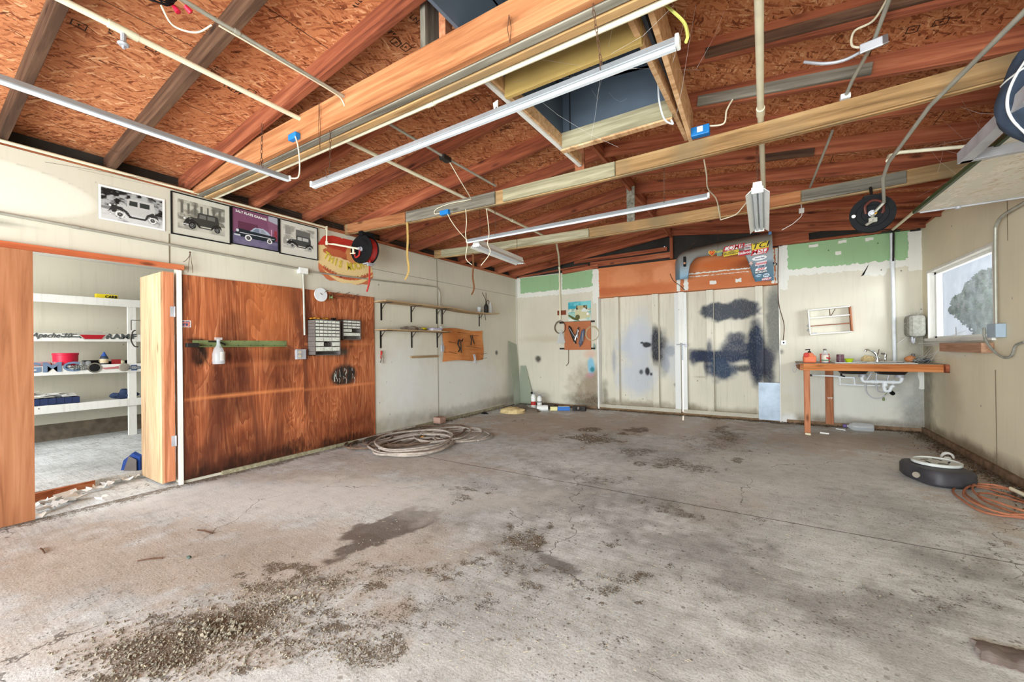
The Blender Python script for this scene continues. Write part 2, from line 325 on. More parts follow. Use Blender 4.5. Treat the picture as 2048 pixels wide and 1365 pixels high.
def clearp(name, col, a):
    m, nt, b = newmat(name); nt.nodes.remove(b); tr = N(nt, 'BsdfTransparent'); pr = N(nt, 'BsdfPrincipled'); pr.inputs['Base Color'].default_value = (*lin(col), 1); pr.inputs['Roughness'].default_value = .15
    mx = N(nt, 'MixShader'); mx.inputs[0].default_value = a; nt.links.new(tr.outputs[0], mx.inputs[1]); nt.links.new(pr.outputs[0], mx.inputs[2]); nt.links.new(mx.outputs[0], nt.nodes['Material Output'].inputs[0]); return m
M['clear'] = clearp('clear_plastic', (226, 232, 236), .32)
M['sheetglass'] = clearp('old_sheet_glass', (170, 178, 158), .6)
_fc = {}
def flat(col, rough=.5):
    if col not in _fc: _fc[col] = plain('paint_%02x%02x%02x' % col, col, rough, 0, .05)
    return _fc[col]
# ------------------------------------------------------------------ mesh builder
class MB:
    def __init__(s): s.v = []; s.f = []; s.c = {}; s.sm = set()
    def add(s, vs_, fs, smooth=False):
        o = len(s.v); s.v += [tuple(p) for p in vs_]; n0 = len(s.f); s.f += [tuple(i+o for i in f) for f in fs]
        if smooth: s.sm.update(range(n0, len(s.f)))
        return o
    def box(s, c, d, rot=None):
        vs_ = [Vector((x*d[0]/2, y*d[1]/2, z*d[2]/2)) for z in (-1, 1) for y in (-1, 1) for x in (-1, 1)]
        if rot is not None: vs_ = [rot @ p for p in vs_]
        c = Vector(c); s.add([p+c for p in vs_], [(0, 2, 3, 1), (4, 5, 7, 6), (0, 1, 5, 4), (2, 6, 7, 3), (0, 4, 6, 2), (1, 3, 7, 5)]); return s
    def b2(s, a, b): return s.box([(a[i]+b[i])/2 for i in range(3)], [abs(a[i]-b[i]) for i in range(3)])
    def beam(s, a, b, w, h):
        """straight board from a to b, w wide (horizontal), h high"""
        a = Vector(a); b = Vector(b); d = (b-a); L = d.length; d.normalize(); up = Vector((0, 0, 1))
        if abs(d.z) > .95: up = Vector((0, 1, 0))
        sd = d.cross(up).normalized(); up = sd.cross(d)
        rot = Matrix((d, sd, up)).transposed(); return s.box((a+b)/2, (L, w, h), rot)
    def tube(s, pts, r, n=8, closed=False, cap=True):
        pts = [Vector(p) for p in pts]; m = len(pts); rings = []; t0 = None
        for i, p in enumerate(pts):
            a = pts[(i-1) % m] if (closed or i) else p; b = pts[(i+1) % m] if (closed or i < m-1) else p
            t = (b-a).normalized() if (b-a).length > 1e-9 else Vector((0, 0, 1))
            if t0 is None:
                x = t.orthogonal().normalized()
            else:
                x = (x-t*x.dot(t)); x = x.normalized() if x.length > 1e-6 else t.orthogonal().normalized()
            t0 = t; y = t.cross(x); rr = r[i] if isinstance(r, (list, tuple)) else r
            rings.append([p+(x*math.cos(2*math.pi*k/n)+y*math.sin(2*math.pi*k/n))*rr for k in range(n)])
        vs_ = [q for g in rings for q in g]; fs = []
        for i in range(m if closed else m-1):
            j = (i+1) % m
            for k in range(n): fs.append((i*n+k, i*n+(k+1) % n, j*n+(k+1) % n, j*n+k))
        if cap and not closed: fs.append(tuple(range(n))[::-1]); fs.append(tuple((m-1)*n+k for k in range(n)))
        s.add(vs_, fs, True); return s
    def lathe(s, prof, c, axis=(0, 0, 1), n=24, smooth=True):
        ax = Vector(axis).normalized(); x = ax.orthogonal().normalized(); y = ax.cross(x); c = Vector(c); vs_ = []
        for r, h in prof:
            for k in range(n):
                a = 2*math.pi*k/n; vs_.append(c+ax*h+(x*math.cos(a)+y*math.sin(a))*r)
        fs = [(i*n+k, i*n+(k+1) % n, (i+1)*n+(k+1) % n, (i+1)*n+k) for i in range(len(prof)-1) for k in range(n)]
        if prof[0][0] > 1e-5: fs.append(tuple(range(n))[::-1])
        if prof[-1][0] > 1e-5: fs.append(tuple((len(prof)-1)*n+k for k in range(n)))
        s.add(vs_, fs, smooth); return s
    def prism(s, pts, vec):
        """pts: planar outline of 3D points, extruded by vec"""
        n = len(pts); pts = [Vector(p) for p in pts]; v = Vector(vec)
        s.add(pts+[p+v for p in pts], [tuple(range(n))[::-1], tuple(range(n, 2*n))]+[(i, (i+1) % n, n+(i+1) % n, n+i) for i in range(n)]); return s
    def ico(s, c, r, sub=1, sc=(1, 1, 1), jit=0, sd=0):
        bm = bmesh.new(); bmesh.ops.create_icosphere(bm, subdivisions=sub, radius=1)
        rr = random.Random(sd); vs_ = []
        for v in bm.verts:
            k = 1+jit*(mnoise.noise(v.co*1.7+Vector((sd*3.1, sd, 0)))+.4*mnoise.noise(v.co*5+Vector((sd, 0, sd))))
            vs_.append(Vector(c)+Vector((v.co.x*sc[0], v.co.y*sc[1], v.co.z*sc[2]))*r*k)
        s.add(vs_, [tuple(q.index for q in f.verts) for f in bm.faces], True); bm.free(); return s
    def slab(s, o, ua, ub, la, lb, na, nb, th, fn=None):
        """front grid at o + a*ua + b*ub with colour fn(a,b)->rgba ; thickness th behind (-(ua x ub))"""
        o = Vector(o); ua = Vector(ua); ub = Vector(ub); nn = ua.cross(ub).normalized()
        A = np.linspace(0, la, na+1); B = np.linspace(0, lb, nb+1); aa, bb = np.meshgrid(A, B)
        aa = aa.ravel(); bb = bb.ravel(); base = len(s.v)
        X = np.array(o)[None]+aa[:, None]*np.array(ua)[None]+bb[:, None]*np.array(ub)[None]
        s.v += [tuple(p) for p in X]; w = na+1
        s.f += [(base+j*w+i, base+j*w+i+1, base+(j+1)*w+i+1, base+(j+1)*w+i) for j in range(nb) for i in range(na)]
        if fn is not None:
            col = fn(aa, bb)
            for k in range(len(aa)): s.c[base+k] = tuple(col[k])
        if th:
            c = [o, o+ua*la, o+ua*la+ub*lb, o+ub*lb]; d = [p-nn*th for p in c]
            s.add(c+d, [(7, 6, 5, 4), (0, 4, 5, 1), (1, 5, 6, 2), (2, 6, 7, 3), (3, 7, 4, 0)])
        return s
    def build(s, name, mat, parent=None, bevel=0, loc=None, rot=None):
        me = bpy.data.meshes.new(name); me.from_pydata(s.v, [], s.f); me.update()
        if s.sm:
            me.polygons.foreach_set('use_smooth', [i in s.sm for i in range(len(s.f))])
            me.set_sharp_from_angle(angle=R(42))
        mt_ = mat if not isinstance(mat, str) else M[mat]
        if s.c or mt_.get('uses_col'):
            a = me.color_attributes.new('Col', 'FLOAT_COLOR', 'POINT'); arr = np.zeros((len(s.v), 4), np.float32)
            for k, c in s.c.items(): arr[k] = c
            a.data.foreach_set('color', arr.ravel())
        me.materials.append(mat if not isinstance(mat, str) else M[mat])
        o = bpy.data.objects.new(name, me); C.objects.link(o)
        if parent is not None: o.parent = parent
        if loc is not None: o.location = loc
        if rot is not None: o.rotation_euler = rot
        if bevel:
            b = o.modifiers.new('bevel', 'BEVEL'); b.width = bevel; b.segments = 2; b.limit_method = 'ANGLE'
        return o
def tag(o, label=None, cat=None, group=None, kind=None):
    if label: o['label'] = label
    if cat: o['category'] = cat
    if group: o['group'] = group
    if kind: o['kind'] = kind
    return o
def empty(name, loc, rz=0, label=None, cat=None, group=None):
    o = bpy.data.objects.new(name, None); C.objects.link(o); o.location = loc; o.rotation_euler = (0, 0, rz); o.empty_display_size = .1
    return tag(o, label, cat, group)
def struct(o): o['kind'] = 'structure'; return o
def loc_(o, root):
    """world-built part: keep it in place under a root that sits elsewhere (root unrotated)"""
    o.parent = root; o.matrix_parent_inverse = Matrix.Translation(root.location).inverted(); return o
def part(mb, name, mat, root, **k):
    o = mb.build(name, mat, None, **k); r = root
    chain = Vector((0, 0, 0)); q = root
    o.parent = root
    if root.type == 'EMPTY': o.matrix_parent_inverse = Matrix.Translation(root.location).inverted()
    return o
def text(body, size, mat, origin, ux, uz, parent=None, name='lettering', ext=.0015, shear=0, off=0, sx=1, align='CENTER'):
    cu = bpy.data.curves.new('t', 'FONT'); cu.body = body; cu.size = size; cu.extrude = ext; cu.shear = shear; cu.offset = off; cu.align_x = align; cu.align_y = 'CENTER'; cu.resolution_u = 3
    t = bpy.data.objects.new('t', cu); C.objects.link(t); dg = bpy.context.evaluated_depsgraph_get(); me = bpy.data.meshes.new_from_object(t.evaluated_get(dg)); bpy.data.objects.remove(t); bpy.data.curves.remove(cu)
    ux = Vector(ux).normalized(); uz = Vector(uz).normalized(); n = ux.cross(uz)
    mtx = Matrix((ux*sx, uz, n)).transposed().to_4x4(); mtx.translation = Vector(origin); me.transform(mtx)
    me.materials.clear(); me.materials.append(mat if not isinstance(mat, str) else M[mat]); o = bpy.data.objects.new(name, me); C.objects.link(o)
    if parent is not None:
        o.parent = parent
        if parent.type == 'EMPTY': o.matrix_parent_inverse = Matrix.Translation(parent.location).inverted()
    return o
def smooth_path(pts, n=8):
    pts = [Vector(p) for p in pts]; out = []
    for i in range(len(pts)-1):
        p0 = pts[max(i-1, 0)]; p1 = pts[i]; p2 = pts[i+1]; p3 = pts[min(i+2, len(pts)-1)]
        for k in range(n):
            t = k/n; out.append(.5*((2*p1)+(-p0+p2)*t+(2*p0-5*p1+4*p2-p3)*t*t+(-p0+3*p1-3*p2+p3)*t**3))
    out.append(pts[-1]); return out
def stains_and_light(a, b, L, seed=0):
    """L: list of (a0, b0, ra, rb, (r,g,b), strength, softness, noise)"""
    out = np.zeros((len(a), 4))
    for k, (a0, b0, ra, rb, col, st, so, nz) in enumerate(L):
        d = np.sqrt(((a-a0)/ra)**2+((b-b0)/rb)**2)+nz*(fbm(a, b, 9, 4, seed+k)-.5)*2
        al = st*(1-sm(1-so, 1+so, d)); c = np.array(lin(col))
        o = out[:, 3]; na = al+o*(1-al); w = np.where(na > 1e-6, al/np.maximum(na, 1e-6), 0)[:, None]
        out[:, :3] = out[:, :3]*(1-w)+c*w; out[:, 3] = na
    return out
XL, XR, YB, YF = -4.78, 1.91, 7.92, -2.2
RX, RZ, RS = -1.415, 3.27, .123       # ridge x, rafter underside at ridge, slope
def zr(x): return RZ-RS*abs(x-RX)
BLK = (34, 34, 38)
exec_parts = []
# ================================================================== SETTING
def floor_col(x, y):
    out = np.zeros((len(x), 4)); P = np.stack([x, y], 1)
    nb = fbm(x, y, 3.2, 5, 1); nf = fbm(x, y, 11, 4, 2)
    def ell(u, v, ru, rv, ch, st, so=.6, nz=.5, tilt=0):
        c = at(u, v, 'z', 0).xy
        cs, sn = math.cos(tilt), math.sin(tilt)
        a = at(u+ru*cs, v-ru*sn, 'z', 0).xy-c; b = at(u+rv*sn, v+rv*cs, 'z', 0).xy-c
        Mx = np.linalg.inv(np.array([[a.x, b.x], [a.y, b.y]])); q = (P-np.array(c)) @ Mx.T
        d = np.sqrt((q**2).sum(1))+nz*((nb-.5)*5.0+(nf-.5)*3.6)
        out[:, ch] = np.maximum(out[:, ch], st*(1-sm(1-so, 1+so, d)))
    # loose dirt and gravel patches  (R)
    for u, v, ru, rv, st in [(640, 1165, 110, 26, .9), (420, 1260, 170, 42, 1.0), (300, 1310, 150, 40, 1.0), (560, 1210, 120, 28, .9), (770, 1140, 60, 16, .8),
        (720, 1300, 55, 28, .8), (620, 1290, 60, 30, .7), (540, 1180, 50, 20, .8), (940, 980, 45, 8, .8), (925, 996, 22, 9, .8), (985, 975, 30, 7, .7),
        (1035, 1080, 45, 30, .9), (1010, 1130, 80, 24, .7), (1180, 874, 70, 12, .95), (1260, 905, 42, 13, .85), (1340, 920, 40, 14, .8), (1400, 940, 60, 16, .85), (1460, 872, 50, 12, .8), (1430, 895, 55, 14, .7),
        (1205, 1185, 50, 18, .9), (1250, 1160, 60, 22, .8), (1225, 1090, 18, 9, .8), (1330, 1020, 50, 12, .7), (1510, 1040, 25, 8, .7), (1215, 960, 40, 8, .7), (900, 1150, 80, 22, .75), (960, 1210, 90, 30, .7),
        (880, 1200, 60, 20, .7), (1040, 1240, 45, 15, .6), (1240, 1280, 30, 12, .7), (1880, 1155, 70, 16, .7), (1700, 1190, 60, 16, .55), (1940, 1200, 80, 20, .6), (1780, 1235, 40, 15, .5),
        (1140, 1165, 60, 20, .6), (1450, 1180, 120, 26, .5), (1600, 1250, 130, 30, .5), (1840, 1040, 90, 14, .5), (1990, 1090, 60, 20, .6), (700, 1245, 160, 25, .65), (500, 1120, 60, 12, .4), (1090, 1010, 30, 8, .5)]:
        ell(u, v, ru, rv, 0, st*.92, .8, .5)
        rq = random.Random(int(u*7+v))
        for k in range(4): ell(u+rq.uniform(-1.5, 1.5)*ru, v+rq.uniform(-1.4, 1.4)*rv, ru*rq.uniform(.15, .4), rv*rq.uniform(.2, .5), 0, st, .6, .5)
    e = np.minimum(np.minimum(x-XL, XR-x), YB-y)
    out[:, 0] = np.maximum(out[:, 0], .95*(1-sm(.02, .3, e+.25*(nb-.5)+.1*(nf-.5))))
    out[:, 0] = np.clip(out[:, 0]+.42*sm(.52, .7, nb)*sm(.5, .62, nf), 0, 1)
    # brown dust (G); big left patches also paint the shade beyond the lit floor
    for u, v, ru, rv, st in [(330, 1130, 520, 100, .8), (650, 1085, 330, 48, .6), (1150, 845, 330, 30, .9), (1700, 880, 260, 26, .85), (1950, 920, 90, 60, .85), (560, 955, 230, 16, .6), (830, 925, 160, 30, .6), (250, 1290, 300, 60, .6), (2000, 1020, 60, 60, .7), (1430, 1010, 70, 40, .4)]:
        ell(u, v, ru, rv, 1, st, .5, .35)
    # damp / oily (B)
    for u, v, ru, rv, st, so, ti in [(785, 1048, 62, 22, 1, .14, .35), (725, 1085, 60, 9, 1, .14, .45), (690, 1112, 34, 4, .9, .2, .5), (1150, 1010, 150, 55, .5, .6, 0), (1060, 1110, 160, 50, .4, .5, -.5), (1480, 1150, 260, 60, .5, .6, -.35),
        (1760, 1250, 160, 50, .5, .6, -.4), (1900, 1130, 110, 40, .5, .6, -.4), (1120, 950, 80, 16, .4, .5, -.3), (1120, 1130, 70, 12, .9, .3, -.5), (1560, 1310, 160, 30, .25, .7, 0)]:
        ell(u, v, ru, rv, 2, st, so, .55, ti)
    # pale zones (A); by the doorway and below the door gap, light painted in
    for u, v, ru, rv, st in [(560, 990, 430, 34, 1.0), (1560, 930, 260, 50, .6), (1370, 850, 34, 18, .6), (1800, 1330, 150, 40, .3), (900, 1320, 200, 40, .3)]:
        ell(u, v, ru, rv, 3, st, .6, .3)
    return out
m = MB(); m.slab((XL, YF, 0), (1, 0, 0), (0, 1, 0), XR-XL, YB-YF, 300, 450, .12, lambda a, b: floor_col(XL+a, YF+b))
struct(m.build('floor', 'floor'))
# side room shell behind the left wall
SX = -8.35
m = MB(); m.b2((SX-.1, -1.2, -.12), (XL-.62, 5.0, .07)); m.b2((XL-.62, -1.2, -.12), (XL-.001, 5.0, -.002)); struct(m.build('floor_side_room', 'floor'))
m = MB(); m.b2((SX-.12, -1.2, .30), (SX, 5.0, 2.62)); m.b2((SX, 4.9, .07), (XL-.16, 5.0, 2.62)); struct(m.build('wall_side_room', 'wall'))
m = MB(); m.b2((SX-.10, -1.2, 0.0), (SX-.01, 5.0, .32)); struct(m.build('baseboard_side_room', plain('concrete_curb', (112, 100, 86), .9, var=.3, scale=9)))
m = MB(); m.prism([(SX-.1, -1.2, 2.62), (XL-.16, -1.2, 2.30), (XL-.16, -1.2, 2.38), (SX-.1, -1.2, 2.70)], (0, 6.2, 0)); struct(m.build('ceiling_side_room', 'white'))
# left wall
def lw(a, b):   # a = y, b = z, absolute
    return stains_and_light(a, b, [(.42, 2.52, .62, .20, (228, 224, 210), .8, .06, .0), (7.05, 1.17, .05, .05, (50, 50, 50), .8, .5, .3), (4.5, .15, 1.2, .12, (130, 120, 104), .5, .6, .5), (6.5, .12, 1.5, .10, (120, 108, 92), .6, .6, .5),
        (3.5, 2.55, 1.4, .12, (222, 216, 198), .3, .6, .2), (.3, 2.25, .35, .02, (120, 116, 104), .6, .5, .4), (5.8, .6, 1.3, .5, (230, 232, 234), .5, .6, .3), (4.4, .8, .45, .6, (230, 232, 234), .5, .6, .3)], 5)  # bluish-white lower patches beyond the plywood are light put into the wall colour
m = MB()
def lslab(y0, y1, z0, z1, n=.018):
    m.slab((XL, y0, z0), (0, 1, 0), (0, 0, 1), y1-y0, z1-z0, max(2, int((y1-y0)/n)), max(2, int((z1-z0)/n)), .14, lambda a, b: lw(y0+a, z0+b))
lslab(1.62, YB+.1, 0, 2.83); lslab(YF, 1.62, 2.09, 2.83); lslab(YF, .3, 0, 2.09, .3)
struct(m.build('wall_left', 'wall'))
m = MB()
for y in (5.24, 1.535): m.b2((XL+.0005, y, 2.1 if y < 2 else .02), (XL+.004, y+.008, 2.4 if y < 2 else 2.82))
m.b2((XL+.0005, 1.62, 2.435), (XL+.002, YB, 2.440)); struct(m.build('trim_1', plain('seam_line', (120, 112, 94), .9)))  # thin dark strips along the wallboard joints
# back wall: wallboard left of the barn doors, right of them, header
def bwL(a, b):
    return stains_and_light(a, b, [(-4.25, 1.02, .07, .07, (46, 42, 38), .9, .5, .5), (-3.05, .45, .35, .35, (128, 106, 80), .7, .8, .6), (-3.0, .12, .5, .15, (90, 74, 56), .8, .7, .5), (-4.0, 1.45, .6, .07, (180, 164, 140), .5, .7, .4),
        (-3.02, .88, .07, .17, (120, 186, 214), .85, .35, .4), (-3.0, .8, .04, .05, (30, 118, 130), .9, .4, .3), (-2.95, 1.28, .03, .07, (70, 120, 110), .7, .4, .4), (-3.03, 1.12, .12, .08, (214, 160, 140), .5, .6, .4), (-3.06, .68, .08, .05, (190, 120, 130), .5, .6, .4),
        (-4.6, .12, .4, .15, (120, 104, 84), .6, .7, .5), (-3.9, 1.7, .8, .5, (196, 184, 164), .35, .7, .3)], 11)
def bwR(a, b):
    return stains_and_light(a, b, [(1.85, .25, .18, .6, (96, 92, 82), .75, .8, .6), (1.2, .08, .9, .07, (116, 98, 74), .8, .7, .5), (1.88, 1.35, .14, .3, (120, 116, 100), .6, .8, .5), (1.2, .5, .7, .5, (226, 230, 232), .35, .6, .3),
        (.32, .06, .12, .1, (232, 232, 230), .8, .5, .5), (.24, 1.15, .03, .04, (60, 60, 66), .6, .6, .3)], 21)
m = MB()
m.slab((XL, YB, 0), (1, 0, 0), (0, 0, 1), -2.86-XL, 2.86, 90, 130, .14, lambda a, b: bwL(XL+a, b))
m.slab((.215, YB, 0), (1, 0, 0), (0, 0, 1), XR-.215, 2.86, 84, 130, .14, lambda a, b: bwR(.215+a, b))
struct(m.build('wall_back', 'wall'))
def ragged(x0, x1, z0, z1, amp, sd, rag=(1, 1, 1, 1), step=.03):
    """outline in x,z with rough edges (bottom,right,top,left)"""
    r = random.Random(sd); p = []
    def edge(a, b, on):
        n = max(2, int(math.dist(a, b)/step)); q = []
        for i in range(n):
            t = i/n; x = a[0]+(b[0]-a[0])*t; z = a[1]+(b[1]-a[1])*t
            if on and i: x += r.uniform(-amp, amp); z += r.uniform(-amp, amp)
            q.append((x, z))
        return q
    return edge((x0, z0), (x1, z0), rag[0])+edge((x1, z0), (x1, z1), rag[1])+edge((x1, z1), (x0, z1), rag[2])+edge((x0, z1), (x0, z0), rag[3])
def onback(mb, out, y=YB, th=.003): mb.prism([(x, y-.0005, z) for x, z in out], (0, -th, 0)); return mb
m = MB(); onback(m, ragged(XL+.07, -3.72, 2.47, 2.845, .004, 1), th=.002); onback(m, ragged(-3.66, -2.90, 2.47, 2.845, .004, 2), th=.002); onback(m, ragged(.30, XR-.12, 2.46, 2.88, .004, 3), th=.002)
struct(m.build('trim_2', 'green'))
m = MB()
for k, (a, b, c, d, amp) in enumerate([(XL, -2.85, 2.40, 2.50, .016), (-3.73, -3.65, 2.45, 2.845, .006), (XL, XL+.085, 2.42, 2.84, .008), (-2.97, -2.855, 2.15, 2.85, .018),
        (.215, XR, 2.37, 2.475, .018), (.215, .345, 2.16, 2.88, .018), (XR-.14, XR, 2.3, 2.86, .008), (1.25, 1.52, 2.28, 2.42, .03), (.95, 1.02, 2.64, 2.69, .012), (.62, .74, 2.80, 2.84, .012), (.98, 1.09, 2.81, 2.85, .012), (1.30, 1.40, 2.80, 2.84, .012)]):
    onback(m, ragged(a, b, c, d, amp, 20+k), th=.004+.0003*k)
m.b2((XL+.0005, 7.86, .9), (XL+.004, 7.90, 2.83)); struct(m.build('trim_3', 'plaster'))
# header over the barn doors
def hdr(a, b):
    return stains_and_light(a, b, [(.55, .32, .32, .22, (220, 146, 102), .6, .4, .5), (1.3, .36, .22, .16, (224, 152, 110), .6, .4, .5), (.3, .12, .5, .08, (176, 88, 48), .6, .5, .3), (1.1, .1, .4, .1, (186, 98, 56), .5, .5, .3), (2.3, .42, .5, .1, (200, 104, 50), .8, .4, .2), (2.75, .38, .3, .09, (120, 56, 28), .7, .5, .4), (2.3, .12, .55, .12, (190, 104, 60), .6, .5, .3)], 71)
m = MB(); m.slab((-2.86, YB-.011, 2.262), (1, 0, 0), (0, 0, 1), 1.53, .598, 90, 36, 0, hdr); m.slab((-1.16, YB-.011, 2.262), (1, 0, 0), (0, 0, 1), 1.375, .598, 80, 36, 0, lambda a, b: hdr(a+1.7, b))
m.b2((-2.86, YB-.01, 2.262), (-1.33, YB+.18, 2.86)); m.b2((-1.16, YB-.01, 2.262), (.215, YB+.18, 2.86)); m.b2((-1.33, YB, 2.262), (-1.16, YB+.18, 2.86)); struct(m.build('trim_4', 'osbr'))
m = MB()
for k, (a, b, c, d, amp) in enumerate([(-1.345, -1.285, 2.27, 2.85, .006), (-1.225, -1.155, 2.27, 2.85, .010), (-1.16, .12, 2.555, 2.575, .008), (-1.16, .12, 2.505, 2.515, .007), (.12, .16, 2.28, 2.84, .01), (.175, .215, 2.27, 2.85, .01), (.11, .2, 2.56, 2.61, .015), (-.80, -.70, 2.345, 2.405, .012), (-.40, -.31, 2.345, 2.405, .012), (-2.87, -2.83, 2.27, 2.84, .008)]):
    onback(m, ragged(a, b, c, d, amp, 50+k, step=.02), y=YB-.0115, th=.004)
struct(m.build('trim_5', 'plaster'))
# gable above the wall, with a small hole the sky shines through
hx, hz = at(1329, 494, 'y', YB+.05).x, at(1329, 494, 'y', YB+.05).z
m = MB()
def gq(x0, x1, z0, z1=None):
    a = z1 if z1 else zr(x0)+.15; b = z1 if z1 else zr(x1)+.15
    m.prism([(x0, YB+.04, z0), (x1, YB+.04, z0), (x1, YB+.04, b), (x0, YB+.04, a)], (0, .02, 0))
gq(XL-.1, hx-.012, 2.84); gq(hx+.012, RX if RX > hx+.012 else hx+.1, 2.84); gq(max(RX, hx+.012), XR+.1, 2.84); gq(hx-.012, hx+.012, 2.84, hz-.012); gq(hx-.012, hx+.012, hz+.012)
struct(m.build('wall_gable', 'tar'))
def board(name, a, b, w, h, mat, label, cat='board', group=None, bevel=.002):
    """a separate board; local x runs along it"""
    a = Vector(a); b = Vector(b); d = b-a; L = d.length; d.normalize(); up = Vector((0, 0, 1))
    if abs(d.z) > .95: up = Vector((0, 1, 0))
    sd = up.cross(d).normalized(); up = d.cross(sd)
    mb = MB(); mb.box((0, 0, 0), (L, w, h)); o = mb.build(name, mat, bevel=bevel)
    mm = Matrix((d, sd, up)).transposed().to_4x4(); mm.translation = (a+b)/2; o.matrix_world = mm
    return tag(o, label, cat, group)
# planks along the foot of the gable
board('plank', (-3.62, 7.87, 2.855), (-2.83, 7.87, 2.90), .03, .075, M['redX'], 'short reddish plank across the top of the left green wallboard', 'plank')
board('plank', (-4.7, 7.90, 2.872), (-3.05, 7.90, 2.955), .03, .035, M['redX'], 'thin dark strip laid on top of the back wall left of the barn doors', 'plank')
board('plank', (-3.35, 7.89, 3.04), (-1.50, 7.89, 3.07), .04, .07, M['redX'], 'long reddish plank in the gable left of the short centre post', 'plank')
board('plank', (-3.0, 7.90, 2.945), (-1.45, 7.90, 2.955), .04, .10, M['redX'], 'dark reddish plank lying on the header left of the centre post', 'plank')
board('plank', (-.02, 7.87, 3.06), (.86, 7.87, 3.09), .05, .12, M['redX'], 'rough broken-ended plank beside the car fender, under the gable', 'plank')
board('plank', (-.3, 7.885, 2.95), (.62, 7.885, 2.95), .05, .14, M['redX'], 'squared timber on the header just right of the car fender', 'plank')
board('plank', (.30, 7.90, 2.895), (1.86, 7.90, 2.905), .04, .035, M['redX'], 'long thin strip on top of the right green wallboard', 'plank')
board('gable_post', (-1.42, 7.88, 2.87), (-1.42, 7.88, 3.33), .05, .09, M['redX'], 'short reddish centre post standing in the back gable', 'post')
# right wall with its window opening
WY0, WY1, WZ0, WZ1 = 5.83, 7.66, 1.325, 2.215
def rw(a, b):
    return stains_and_light(a, b, [(7.8, .4, .22, .8, (110, 104, 90), .7, .9, .6), (6.5, .08, 1.6, .09, (116, 96, 72), .8, .7, .5), (7.8, 1.25, .3, .25, (140, 134, 118), .6, .8, .6), (6.9, 1.15, .5, .05, (232, 232, 230), .5, .8, .4), (7.0, .6, .3, .5, (188, 174, 144), .4, .7, .4)], 31)
m = MB()
def rslab(y0, y1, z0, z1, n=.035):
    m.slab((XR, y0, z0), (0, 1, 0), (0, 0, 1), y1-y0, z1-z0, max(2, int((y1-y0)/n)), max(2, int((z1-z0)/n)), 0, lambda a, b: rw(y0+a, z0+b))
    m.b2((XR+.001, y0, z0), (XR+.14, y1, z1))
rslab(YF, WY0-.031, 0, 2.9, .08); rslab(WY1+.031, YB+.1, 0, 2.9); rslab(WY0-.031, WY1+.031, 0, WZ0-.036); rslab(WY0-.031, WY1+.031, WZ1+.031, 2.9)
o = m.build('wall_right', 'wallR'); struct(o)
for p in o.data.polygons:
    pass
m = MB(); m.b2((XR-.003, 5.82, .05), (XR-.0005, 5.828, 1.0)); m.b2((XR-.003, 5.55, 2.2), (XR-.0005, 5.555, 2.88)); struct(m.build('trim_6', plain('seam_dark', (112, 100, 78), .9)))
# window: frame, sill, pane, dusty inner edge
wroot = empty('window_1', (XR+.05, 6.75, WZ0)); struct(wroot)
m = MB(); t = .028
for a, b in (((XR-.012, WY0-.03, WZ0), (XR+.13, WY0+.0, WZ1+.03)), ((XR-.012, WY1, WZ0), (XR+.13, WY1+.03, WZ1+.03)), ((XR-.012, WY0, WZ1), (XR+.13, WY1, WZ1+.03))): m.b2(a, b)
part(m, 'window_frame', 'white', wroot, bevel=.002)
m = MB(); m.b2((XR-.04, WY0-.06, WZ0-.035), (XR-.013, WY1+.06, WZ0+.004)); m.b2((XR-.013, WY0-.03, WZ0-.035), (XR+.10, WY1+.03, WZ0-.001)); part(m, 'window_sill', 'white', wroot, bevel=.003)
m = MB(); m.b2((XR+.055, WY0+.0, WZ0), (XR+.10, WY0+.05, WZ1)); m.b2((XR+.055, WY1-.07, WZ0), (XR+.10, WY1, WZ1)); m.b2((XR+.055, WY0, WZ0), (XR+.10, WY1, WZ0+.03)); m.b2((XR+.055, WY0, WZ1-.03), (XR+.10, WY1, WZ1)); part(m, 'sash', 'wht', wroot)
m = MB(); m.b2((XR+.075, WY0+.05, WZ0+.03), (XR+.08, WY1-.07, WZ1-.03)); part(m, 'pane', 'glass', wroot)
# front wall behind the camera, with the wide open vehicle doorway
m = MB(); m.b2((XL-.14, YF-.14, 0), (-4.3, YF, 3.0)); m.b2((1.5, YF-.14, 0), (XR+.14, YF, 3.0)); m.b2((-4.3, YF-.14, 2.45), (1.5, YF, 3.4)); struct(m.build('wall_front', 'wall'))
# roof deck
OX0, OX1, OY0, OY1 = -1.385, -.53, .6, 3.06        # raised opening beside the ridge
m = MB()
def deck(x0, x1, y0, y1):
    z0 = zr(x0)+.142; z1 = zr(x1)+.142
    m.prism([(x0, y0, z0), (x1, y0, z1), (x1, y0, z1+.018), (x0, y0, z0+.018)], (0, y1-y0, 0))
deck(XL-.5, RX, YF-.3, YB+.4); deck(RX, OX0, YF-.3, YB+.4); deck(OX1, XR+.5, YF-.3, YB+.4); deck(OX0, OX1, YF-.3, OY0); deck(OX0, OX1, OY1, YB+.4)
struct(m.build('ceiling', 'osb'))
